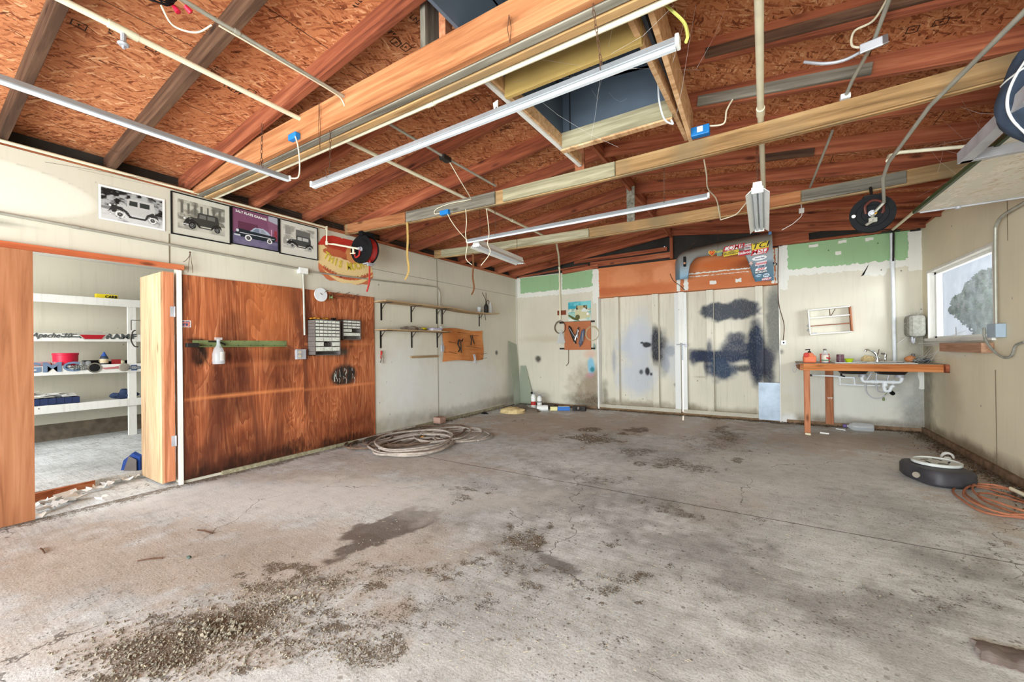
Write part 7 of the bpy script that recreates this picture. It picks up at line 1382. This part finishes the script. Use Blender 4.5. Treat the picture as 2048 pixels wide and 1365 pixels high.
m = MB(); m.tube(smooth_path([D(1769, 765), D(1768, 774), D(1771, 782), D(1779, 782), D(1783, 775), D(1788, 772)], 6), .022, 12); m.lathe([(.03, -.02), (.03, .02)], D(1770, 770), (0, 0, 1), 14); part(m, 'p_trap', 'wpvc', pl)
m = MB(); m.tube([D(1778, 781), D(1786, 788, 7.5)], .026, 10); part(m, 'black_coupling', 'blk', pl)
sl = empty('supply_pipes', (.9, 7.5, .85), label='slim white water supply pipes under the left half of the bench', cat='plumbing'); m = MB(); D2 = lambda u, v: at(u, v, 'y', 7.52)
m.tube([D2(1622, 751), D2(1676, 753), D2(1680, 757), D2(1680, 768), D2(1700, 770), D2(1760, 772)], .011, 10); m.tube([D2(1684, 755), D2(1708, 756), D2(1710, 768)], .010, 10); m.tube([D2(1678, 755), D2(1684, 754)], .014, 8); part(m, 'pipe', 'wpvc', sl)
for (u, v) in ((1622, 751), (1680, 770), (1680, 755), (1709, 769), (1708, 756)): part(MB().ico(D2(u, v), .018, 1), 'fitting', 'wpvc', sl)
m = MB(); m.tube([D2(1617, 751), D2(1624, 751)], .017); m.tube([D2(1618, 747), D2(1618, 755)], .008); m.tube([D2(1682, 752), D2(1690, 754)], .012); part(m, 'valve', 'blkm', sl)
m = MB(); m.tube(smooth_path([D2(1683, 754), D2(1683, 746), D2(1690, 739)]), .012, 8); part(m, 'black_hose', 'blk', sl)
cable('supply_hose', [D(1744, 745), D(1732, 766), D(1734, 785), D(1745, 796), D(1762, 796), D(1778, 786)], .008, 'steel', 'larger braided supply hose looping below the bench sink', 'hose'); cable('supply_hose', [D(1754, 742), D(1752, 768), D(1756, 782), D(1768, 785), D(1776, 783)], .008, 'steel', 'smaller braided supply hose looping below the bench sink', 'hose')
cable('supply_hose', [D(1779, 742), D(1776, 757), D(1773, 764)], .007, 'steel', 'short braided hose dropping beside the right sink bowl', 'hose')
m = MB(); q = D(1767, 795); m.tube([D(1776, 784), q], .006); m.lathe([(.012, -.05), (.016, -.02), (.008, .0)], q, (0, 0, 1), 10); tag(m.build('shutoff_stub', 'olive'), 'small olive valve stub dangling below the sink hoses', 'valve')
m = MB(); a = at(1841, 745, 'y', YB-.02); m.prism(ragged(a.x-.02, a.x+.05, .62, .90, .012, 4, step=.05) and [(x, YB-.003, z) for x, z in ragged(a.x-.02, a.x+.05, .62, .90, .012, 4, step=.05)], (0, -.012, 0)); tag(m.build('plaster_lump', 'plaster'), 'torn white plaster strip on the back wall under the bench end', 'plaster')
st_ = at(1660, 797, 'y', YB-.042); text('YPF', .045, 'wht', (st_.x, YB-.045, st_.z), (1, 0, 0), (0, 0, 1), None, name='stud_stencil'); o = bpy.data.objects['stud_stencil']; o.parent = [c for c in bn.children if c.name.startswith('wall_stud')][0]
# things standing on the bench
def stand(u, z=TZ, y=7.30): p_ = at(u, 720, 'y', y); return Vector((p_.x, y, z))
p = stand(1619, y=7.22); r = empty('hand_cleaner', p, label='translucent orange pump jug at the left end of the bench', cat='jug'); m = MB(); m.box(p+Vector((0, 0, .055)), (.155, .10, .11)); part(m, 'jug', flat((226, 120, 80)), r, bevel=.025); m = MB(); m.lathe([(.06, .10), (.045, .135), (.02, .15)], p, (0, 0, 1), 16); part(m, 'shoulder', flat((226, 130, 90)), r); m = MB(); m.lathe([(.022, .145), (.02, .165), (.006, .17), (.006, .195)], p, (0, 0, 1), 12); m.beam(p+Vector((.01, 0, .195)), p+Vector((-.05, 0, .19)), .016, .012); part(m, 'pump', 'blk', r)
m = MB(); m.lathe([(.001, 0), (.035, 0), (.03, .01)], p+Vector((-.04, -.052, .115)), (0, -1, 0), 16); part(m, 'badge', flat((196, 50, 30)), r)
p = stand(1650); r = empty('metal_can', p, label='red and white printed metal can on the bench behind a clear bottle', cat='can'); m = MB(); m.b2(p+Vector((-.05, .04, 0)), p+Vector((.06, .10, .13))); part(m, 'can', flat((190, 90, 70)), r, bevel=.008)
p = p+Vector((.0, 0, 0)); r = empty('label_bottle', p, label='clear bottle with a red and green label in front of the printed can', cat='bottle'); m = MB(); m.lathe([(.04, 0), (.042, .12), (.03, .145), (.018, .155), (.018, .18)], p, (0, 0, 1), 20); part(m, 'bottle', 'clear', r); m = MB(); m.lathe([(.0425, .02), (.0432, .11)], p, (0, 0, 1), 20); m.f = [f for f in m.f if len(f) == 4]; lb = part(m, 'bottle_label', flat((222, 216, 200)), r)
m = MB(); m.lathe([(.0432, .065), (.0437, .085)], p, (.25, 0, 1), 20); m.f = [f for f in m.f if len(f) == 4]; m.build('label_band', flat((190, 40, 40)), lb); m = MB(); m.lathe([(.0432, .03), (.0437, .045)], p, (0, 0, 1), 20); m.f = [f for f in m.f if len(f) == 4]; m.build('label_band', flat((70, 120, 80)), lb); m = MB(); m.lathe([(.02, .178), (.02, .2), (.001, .2)], p, (0, 0, 1), 14); part(m, 'cap', 'cabg', r)
p = stand(1680.5); r = empty('tin_can', p, label='dark purple patterned tin between the clear bottle and the lime bowl', cat='can'); m = MB(); m.lathe([(.044, 0), (.044, .118), (.041, .12), (.001, .118)], p, (0, 0, 1), 24); part(m, 'tin', plain('purple_tin', (104, 72, 82), .4, var=.6, scale=30), r)
p = stand(1698, y=7.34); r = empty('lime_bowl', p, label='small lime-green bowl on the bench left of the faucet', cat='bowl'); m = MB(); m.lathe([(.03, 0), (.035, .02), (.055, .055), (.06, .06), (.055, .058), (.03, .01), (.001, .01)], p, (0, 0, 1), 22); part(m, 'bowl', 'lime', r)
heap('wash_rag', stand(1736, y=7.76).x, 7.76, .08, .05, .09, 'khaki', 'tan crumpled rag behind the sink faucet', 'rag', 5); bpy.context.scene.collection.objects['wash_rag'].location.z = TZ
p = stand(1820, y=7.55); r = empty('orange_tool', p, label='orange pump bottle tangled in cobwebs at the right end of the bench', cat='bottle'); m = MB(); m.ico(p+Vector((0, 0, .05)), .05, 2, (1.1, .8, 1), .25, 2); part(m, 'bottle', flat((196, 128, 80)), r); m = MB(); m.lathe([(.02, .09), (.02, .12), (.001, .125)], p+Vector((.03, 0, 0)), (0, 0, 1), 12); part(m, 'cap', 'cabg', r)
m = MB()
for i in range(9): m.ico(stand(1833+i*2.6, y=7.5+.03*(i % 3))+Vector((0, 0, .03+.008*(i % 2))), .035, 1, (1.2, 1, .8), .5, i)
tag(m.build('scrub_pad', plain('dusty_charcoal', (86, 90, 94), .95, var=.5, scale=40)), 'dusty charcoal scrub pad bundle at the right end of the bench', 'scrub pad')
m = MB(); q = at(1594, 735, 'y', CY0+.1); m.tube([q+Vector((.02, 0, .05)), q+Vector((-.03, 0, .045))], .006); m.tube([q+Vector((-.03+.022*math.cos(t), 0, -.02+.055*math.sin(t))) for t in [i*math.pi/10 for i in range(20)]], .004, 6, closed=True); tag(m.build('hook_ring', 'steel'), 'steel ring hanging off the left end of the bench', 'ring')
# ================================================================== RIGHT WALL ITEMS
eb = empty('electrical_box', (XR-.03, 5.70, 1.38), label='blue-grey electrical box with a cable beside the window', cat='electrical box'); m = MB(); m.b2((XR-.07, 5.60, 1.315), (XR-.002, 5.78, 1.445)); part(m, 'box', flat((160, 178, 194)), eb, bevel=.005)
pipe('conduit', smooth_path([(XR-.04, 5.68, 1.44), (XR-.04, 5.67, 2.25), (XR-.04, 5.63, 2.38), (XR-.04, 5.5, 2.43), (XR-.04, 5.2, 2.44), (XR-.04, 4.6, 2.45)]), .014, 'emt', 'bent galvanised conduit on the right wall beside the window', 'conduit')
cable('power_cord', [(XR-.08, 5.80, 1.41), (XR-.08, 5.78, 1.30), (XR-.06, 5.66, 1.18), (XR-.04, 5.54, 1.13), (XR-.03, 5.44, 1.15), (XR-.03, 5.36, 1.24), (XR-.02, 5.25, 1.27)], .011, 'mesh_grey', 'grey cord drooping from the electrical box along the right wall', 'cord')
m = MB(); m.b2((XR-.09, 5.84, 1.165), (XR-.002, 6.96, 1.265)); o = m.build('ledge_block', wood('ledge_wood', (150, 108, 84), (190, 146, 118), (212, 172, 146), 'y'), bevel=.003); tag(o, 'pinkish wooden block fixed to the wall below the window', 'block')
# cobwebs at the window and bench
def strands(n, A_, B_, mat, label, seed, r_=.0012, sagf=.04):
    rr = random.Random(seed); m = MB()
    for i in range(n):
        a = Vector([rr.uniform(A_[0][k], A_[1][k]) for k in range(3)]); b = Vector([rr.uniform(B_[0][k], B_[1][k]) for k in range(3)])
        m.tube([a, (a*2+b)/3-Vector((0, 0, sagf*rr.random())), (a+b*2)/3-Vector((0, 0, sagf*rr.random())), b], r_*rr.uniform(.5, 1.3), 3, cap=False)
    o = m.build('cobweb', mat); return tag(o, label, 'cobweb', kind='stuff')
strands(46, ((XR-.12, 7.2, 1.22), (XR-.03, 7.7, 1.32)), ((XR-.05, 5.82, 1.25), (XR-.01, 6.5, 1.42)), 'cloud', 'white cobwebs stretched along the window sill', 1, .0012)
strands(40, ((1.72, 7.62, 1.36), (1.88, 7.8, 1.75)), ((1.55, 7.7, 1.2), (XR-.01, 7.9, 1.85)), 'cloud', 'cobwebs around the grey utility box in the corner', 2, .0010)
strands(22, ((1.6, 7.2, .93), (1.85, 7.5, 1.1)), ((XR-.03, 7.0, .95), (XR-.005, 7.7, 1.25)), 'cloud', 'cobwebs on the right end of the bench', 3, .0010)
strands(20, ((1.0, 3.0, 2.9), (1.85, 5, 3.0)), ((1.1, 3.2, 2.5), (1.9, 5.0, 2.75)), 'cloud', 'thin cobwebs hanging above the overhead panel', 4, .0006)
strands(26, ((-4.7, .5, 2.86), (-4.4, 6, 3.0)), ((-4.76, .5, 2.75), (-4.5, 6, 2.9)), 'rust', 'dark cobwebs along the top of the left wall', 5, .0012)
strands(16, ((-1.5, 2.2, 2.9), (0, 3.0, 3.2)), ((-1.5, 1.9, 2.7), (0, 3.0, 2.95)), 'cloud', 'faint cobwebs in the raised roof opening', 6, .0005)
# ================================================================== FLOOR ITEMS, RIGHT
pc = at(1874, 962, 'z', 0); dp = empty('oil_drain_pan', (1.33, 5.2, 0), .0, 'low black oil drain container with a round white lid, by the right wall', 'drain container')
def sup(cx, cy, a, b, z, rot, p=.55, n=36):
    o_ = []
    for i in range(n):
        t = 2*math.pi*i/n; c, s = math.cos(t), math.sin(t); x = math.copysign(abs(c)**p, c)*a; y = math.copysign(abs(s)**p, s)*b; o_.append((cx+x*math.cos(rot)-y*math.sin(rot), cy+x*math.sin(rot)+y*math.cos(rot), z))
    return o_
m = MB(); R_ = [sup(1.33, 5.22, .19*k, .255*k, z, .35) for k, z in ((.90, .004), (1, .03), (1, .115), (.93, .14), (.55, .148))]; n = 36; m.add([q for g in R_ for q in g], [(j*n+i, j*n+(i+1) % n, (j+1)*n+(i+1) % n, (j+1)*n+i) for j in range(4) for i in range(n)]+[tuple(range(n))[::-1], tuple(4*n+i for i in range(n))], True); part(m, 'tank', plain('dusty_black', (58, 56, 60), .5, var=.45, scale=6), dp)
c_ = Vector((1.345, 5.27, .148)); m = MB(); m.lathe([(.12, .0), (.17, .004), (.172, .028), (.155, .03), (.15, .02), (.001, .018)], c_, (0, 0, 1), 36); ld = part(m, 'lid', plain('dusty_white', (206, 208, 204), .5), dp)
m = MB()
for i in range(5): t = i*2*math.pi/5; m.box(c_+Vector((.085*math.cos(t), .085*math.sin(t), .0205)), (.07, .012, .004), Matrix.Rotation(t+1.2, 3, 'Z'))
m.build('slot', 'ink', ld)
m = MB(); q = at(1836, 962, 'y', 4.99); m.lathe([(.026, 0), (.026, .018), (.001, .02)], (1.165, 5.06, .075), (-.55, -.85, .1), 16); part(m, 'drain_plug', plain('grey_plug', (140, 130, 118), .6), dp)
coilc = at(1985, 1005, 'z', 0)
coil('extension_cord', [(coilc.x, coilc.y, .20, .42, -.15), (coilc.x+.03, coilc.y-.02, .17, .36, -.1), (coilc.x+.07, coilc.y-.12, .15, .26, .2), (coilc.x+.05, coilc.y-.05, .22, .40, -.2), (coilc.x+.10, coilc.y+.02, .18, .34, 0)], .008, 'cord', 'orange extension cord coiled on the floor at the right edge', 0, 8, 40, 'cord')
rg_ = at(1895, 917, 'z', .03); m = MB(); m.tube([rg_+Vector((.045*math.cos(t), .02*math.sin(t), .01+.045*abs(math.sin(t)))) for t in [i*math.pi/10 for i in range(20)]], .010, 8, closed=True); m.ico(rg_+Vector((0, 0, .0)), .03, 2, (1, 1, .6)); tag(m.build('plastic_ring', 'wht'), 'small white ring-shaped cap on the floor by the right wall', 'cap')
m = MB(); m.tube([at(2022, 978, 'z', .05), at(2075, 1003, 'z', .05)], .016, 10); tag(m.build('pipe_offcut', 'pvc'), 'cream pipe offcut lying at the foot of the right wall', 'pipe')
m = MB(); p = at(1725, 864, 'z', 0); r = empty('plastic_jug', p, label='clear plastic jug lying on its side on the floor under the bench', cat='jug'); m = MB(); m.lathe([(.018, -.17), (.02, -.14), (.05, -.11), (.062, -.08), (.062, .12), (.055, .14), (.001, .14)], Vector((1.17, 7.60, .066)), Vector((1, -.05, 0)), 20); part(m, 'jug_wall', 'clear', r); m = MB(); m.lathe([(.024, -.20), (.026, -.16), (.02, -.155)], Vector((1.17, 7.60, .066)), Vector((1, -.05, 0)), 14); part(m, 'cap', flat((104, 84, 140)), r)
m = MB(); m.tube([at(1640, 866, 'z', .012), at(1658, 868, 'z', .012)], .012, 8); tag(m.build('white_stub', 'wht'), 'short white stick on the floor left of the plastic jug', 'stick'); m = MB(); m.tube([at(1672, 858, 'z', .01), at(1691, 861, 'z', .01)], .008, 8); tag(m.build('white_stub', 'wht'), 'thin white stick against the wall between the bench stud and the jug', 'stick')
m = MB(); p = at(1616, 868, 'z', .015); m.tube([p+Vector((-.03, -.02, 0)), p+Vector((.03, -.04, 0))], .014, 8); tag(m.build('hose_fitting', 'pvc'), 'little pale plastic fitting at the foot of the bench leg', 'fitting')
# worn mat / board fragment at the lower right
a = at(1942, 1270, 'z', .02); b = at(1966, 1314, 'z', .02); c_ = at(2075, 1300, 'z', .02); d = at(2075, 1345, 'z', .02)
m = MB(); n = 16; k = 7; vs_ = []
for i in range(n+1):
    for j in range(k+1):
        s = i/n; t = j/k; q = a*(1-s)*(1-t)+c_*s*(1-t)+b*(1-s)*t+d*s*t; e = (1 if i == 0 else 0)
        vs_.append((q.x-.008*e*math.sin(j*2.1), q.y, .004+.022*(1-abs(2*t-1)**3)*(.7+.3*math.sin(s*9))+.006*mnoise.noise(Vector((s*9, t*7, 1)))))
fs = [(i*(k+1)+j, i*(k+1)+j+1, (i+1)*(k+1)+j+1, (i+1)*(k+1)+j) for i in range(n) for j in range(k)]; m.add(vs_, fs, True)
rim = [(q[0], q[1], .0) for q in vs_]; o_ = m.add(rim, [tuple(q for q in f[::-1]) for f in fs])
N0 = len(vs_)
bd = [i*(k+1) for i in range(n+1)]+[n*(k+1)+j for j in range(1, k+1)]+[i*(k+1)+k for i in range(n-1, -1, -1)]+[j for j in range(k-1, 0, -1)]
m.f += [(bd[i], bd[(i+1) % len(bd)], bd[(i+1) % len(bd)]+N0, bd[i]+N0) for i in range(len(bd))]
tag(m.build('worn_board', wood('rotten_board', (84, 74, 70), (122, 108, 102), (156, 146, 140), 'x')), 'worn grey-brown board fragment at the lower right corner of the floor', 'board')
# ================================================================== LOOSE GRAVEL, STRAW, LITTER
def inpatch(u, v, ru, rv, rr):
    while True:
        x, y = rr.gauss(0, .55), rr.gauss(0, .55)
        if x*x+y*y < 1.6: return at(u+x*ru, v+y*rv, 'z', 0)
rr = random.Random(21); m = MB(); sh = [Vector(p) for p in ((1, 0, 0), (-1, 0, 0), (0, 1, 0), (0, -1, 0), (0, 0, 1), (0, 0, -.6))]; of = [(4, 0, 2), (4, 2, 1), (4, 1, 3), (4, 3, 0), (5, 2, 0), (5, 1, 2), (5, 3, 1), (5, 0, 3)]
for (u, v, ru, rv, n, s0) in [(400, 1280, 210, 60, 1300, .0040), (520, 1225, 160, 42, 800, .0034), (620, 1175, 110, 30, 450, .003), (720, 1300, 80, 36, 300, .003), (300, 1325, 180, 44, 600, .0042), (440, 1260, 60, 18, 160, .007), (600, 1200, 40, 12, 70, .006), (1030, 1085, 60, 36, 300, .0027), (1240, 1160, 100, 36, 300, .0026), (640, 1290, 100, 44, 300, .003), (1180, 874, 80, 14, 300, .005), (1420, 905, 130, 40, 360, .0045),
        (940, 1200, 260, 100, 700, .0024), (1400, 1200, 460, 130, 900, .0022), (700, 1100, 420, 80, 700, .0026), (1200, 960, 400, 70, 600, .0032), (1700, 1100, 350, 120, 500, .0026)]:
    for i in range(n):
        p = inpatch(u, v, ru, rv, rr); s = s0*rr.choice((.5, .7, 1, 1, 1.4, 2.0)); rt_ = Euler((rr.uniform(0, 6), rr.uniform(0, 6), rr.uniform(0, 6))).to_matrix(); c = Vector((p.x, p.y, s*.5))
        m.add([c+rt_ @ Vector((q.x*s*rr.uniform(.7, 1.3), q.y*s*rr.uniform(.6, 1.1), q.z*s*rr.uniform(.5, 1))) for q in sh], of)
tag(m.build('gravel', 'stone'), 'loose gravel and dirt crumbs scattered over the concrete floor', 'gravel', kind='stuff')
m = MB()
for i in range(420):
    u, v, ru, rv = rr.choice([(640, 1230, 200, 80), (990, 1130, 120, 50), (1250, 1170, 120, 60), (1250, 1280, 200, 60), (1500, 1100, 400, 120), (960, 1290, 200, 50), (700, 1020, 350, 40), (1300, 960, 350, 60), (540, 1190, 80, 30), (300, 1100, 250, 50)])
    p = inpatch(u, v, ru, rv, rr); a_ = rr.uniform(0, 6.28); L = rr.choice((.006, .008, .012, .016, .03)); d = Vector((math.cos(a_), math.sin(a_), 0))*L; m.tube([Vector((p.x, p.y, .003)), Vector((p.x, p.y, .005))+d*.5+Vector((-d.y, d.x, 0))*.15, Vector((p.x, p.y, .003))+d], random.choice((.0006, .0009)), 4)
tag(m.build('straw_bits', 'straw'), 'pale straw and dry stalks strewn on the concrete', 'straw', kind='stuff')
m = MB()
for i in range(3600):
    k = rr.random()
    if k < .42: x = XR-.03-abs(rr.gauss(0, .13)); y = rr.uniform(4.4, 7.9)
    elif k < .72: x = rr.uniform(-2.9, 1.9); y = YB-.02-abs(rr.gauss(0, .07))
    elif k < .86: x = XL+.04+abs(rr.gauss(0, .10)); y = rr.uniform(3.2, 7.8)
    else: x = rr.uniform(-4.7, -2.9); y = YB-.02-abs(rr.gauss(0, .12))
    s = rr.uniform(.006, .02); z = .004+.012*rr.random(); e = Euler((rr.uniform(-.7, .7), rr.uniform(-.7, .7), rr.uniform(0, 6))).to_matrix()
    m.add([Vector((x, y, z))+e @ Vector(q) for q in ((-s, 0, 0), (0, -s*.4, .001), (s, 0, 0), (0, s*.4, .002))], [(0, 1, 2, 3)])
tag(m.build('leaf_litter', 'leafl'), 'dry leaf litter collected along the foot of the walls', 'leaf litter', kind='stuff')
for (u, v, L, a_, lab) in [(410, 1064, .16, .2, 'dark twig on the left floor below the doorway light'), (300, 1120, .13, .8, 'small dark stick nearer the camera on the left floor'), (85, 1102, .12, .0, 'short curved dark offcut at the left edge of the floor')]:
    p = at(u, v, 'z', .006); d = Vector((math.cos(a_), math.sin(a_), 0))*L; m = MB(); m.tube(smooth_path([p-d/2, p+Vector((0, 0, .004)), p+d/2]), .0045, 6); tag(m.build('twig', 'rust'), lab, 'twig')
m = MB(); m.ico(at(378, 1115, 'z', .012), .014, 1, (1.2, 1, .7), .3, 3); tag(m.build('pebble', plain('dark_green_stone', (70, 84, 76), .6)), 'single dark greenish pebble on the left floor', 'stone')
# ================================================================== TREE OUTSIDE THE WINDOW
tr = empty('tree', (14, 23, -.15), 0, label='large leafy tree standing outside beyond the window', cat='tree')
tc_ = at(1965, 610, 'x', 13.0); m = MB(); rr = random.Random(31)
def leafball(c, rad, n):
    for i in range(n):
        d = Vector((rr.gauss(0, 1), rr.gauss(0, 1), rr.gauss(0, 1))).normalized()*rad*rr.uniform(.7, 1.05); p = Vector(c)+d; s = rr.uniform(.08, .18); e = Euler((rr.uniform(0, 6), rr.uniform(0, 6), rr.uniform(0, 6))).to_matrix()
        m.add([p+e @ Vector(q)*s for q in ((-1, 0, 0), (0, -.6, .1), (1, 0, 0), (0, .6, .1))], [(0, 1, 2, 3)])
X0 = 15.0
for (u, v, rad) in [(1980, 562, .9), (1958, 575, .8), (1945, 597, .8), (1922, 604, .6), (1972, 600, 1.5), (1935, 622, .9), (1912, 620, .45), (1962, 630, 1.2), (1985, 650, 1.2), (2000, 590, 1.8), (1975, 662, .7), (2030, 620, 2.2), (2010, 665, 1.4)]:
    c = at(u, v, 'x', X0+rr.uniform(-.5, .5)); leafball(c, rad, int(900*rad)); m.ico(c, rad*.8, 3, (1, 1, 1), .3, int(u))
part(m, 'crown', 'tree', tr)
c = at(1995, 660, 'x', X0); m = MB(); m.tube([(c.x, c.y, -.14), (c.x, c.y, 1.5), (c.x+.2, c.y+.1, 3)], [.3, .24, .15], 12); part(m, 'trunk', 'bark', tr)
pg_ = at(1912, 650, 'x', 8); m = MB(); m.tube([(8, pg_.y, -.14), (8, pg_.y, 2.0)], .02, 8); tag(m.build('field_post', 'bark'), 'thin distant post seen through the window left of the tree trunk', 'post')
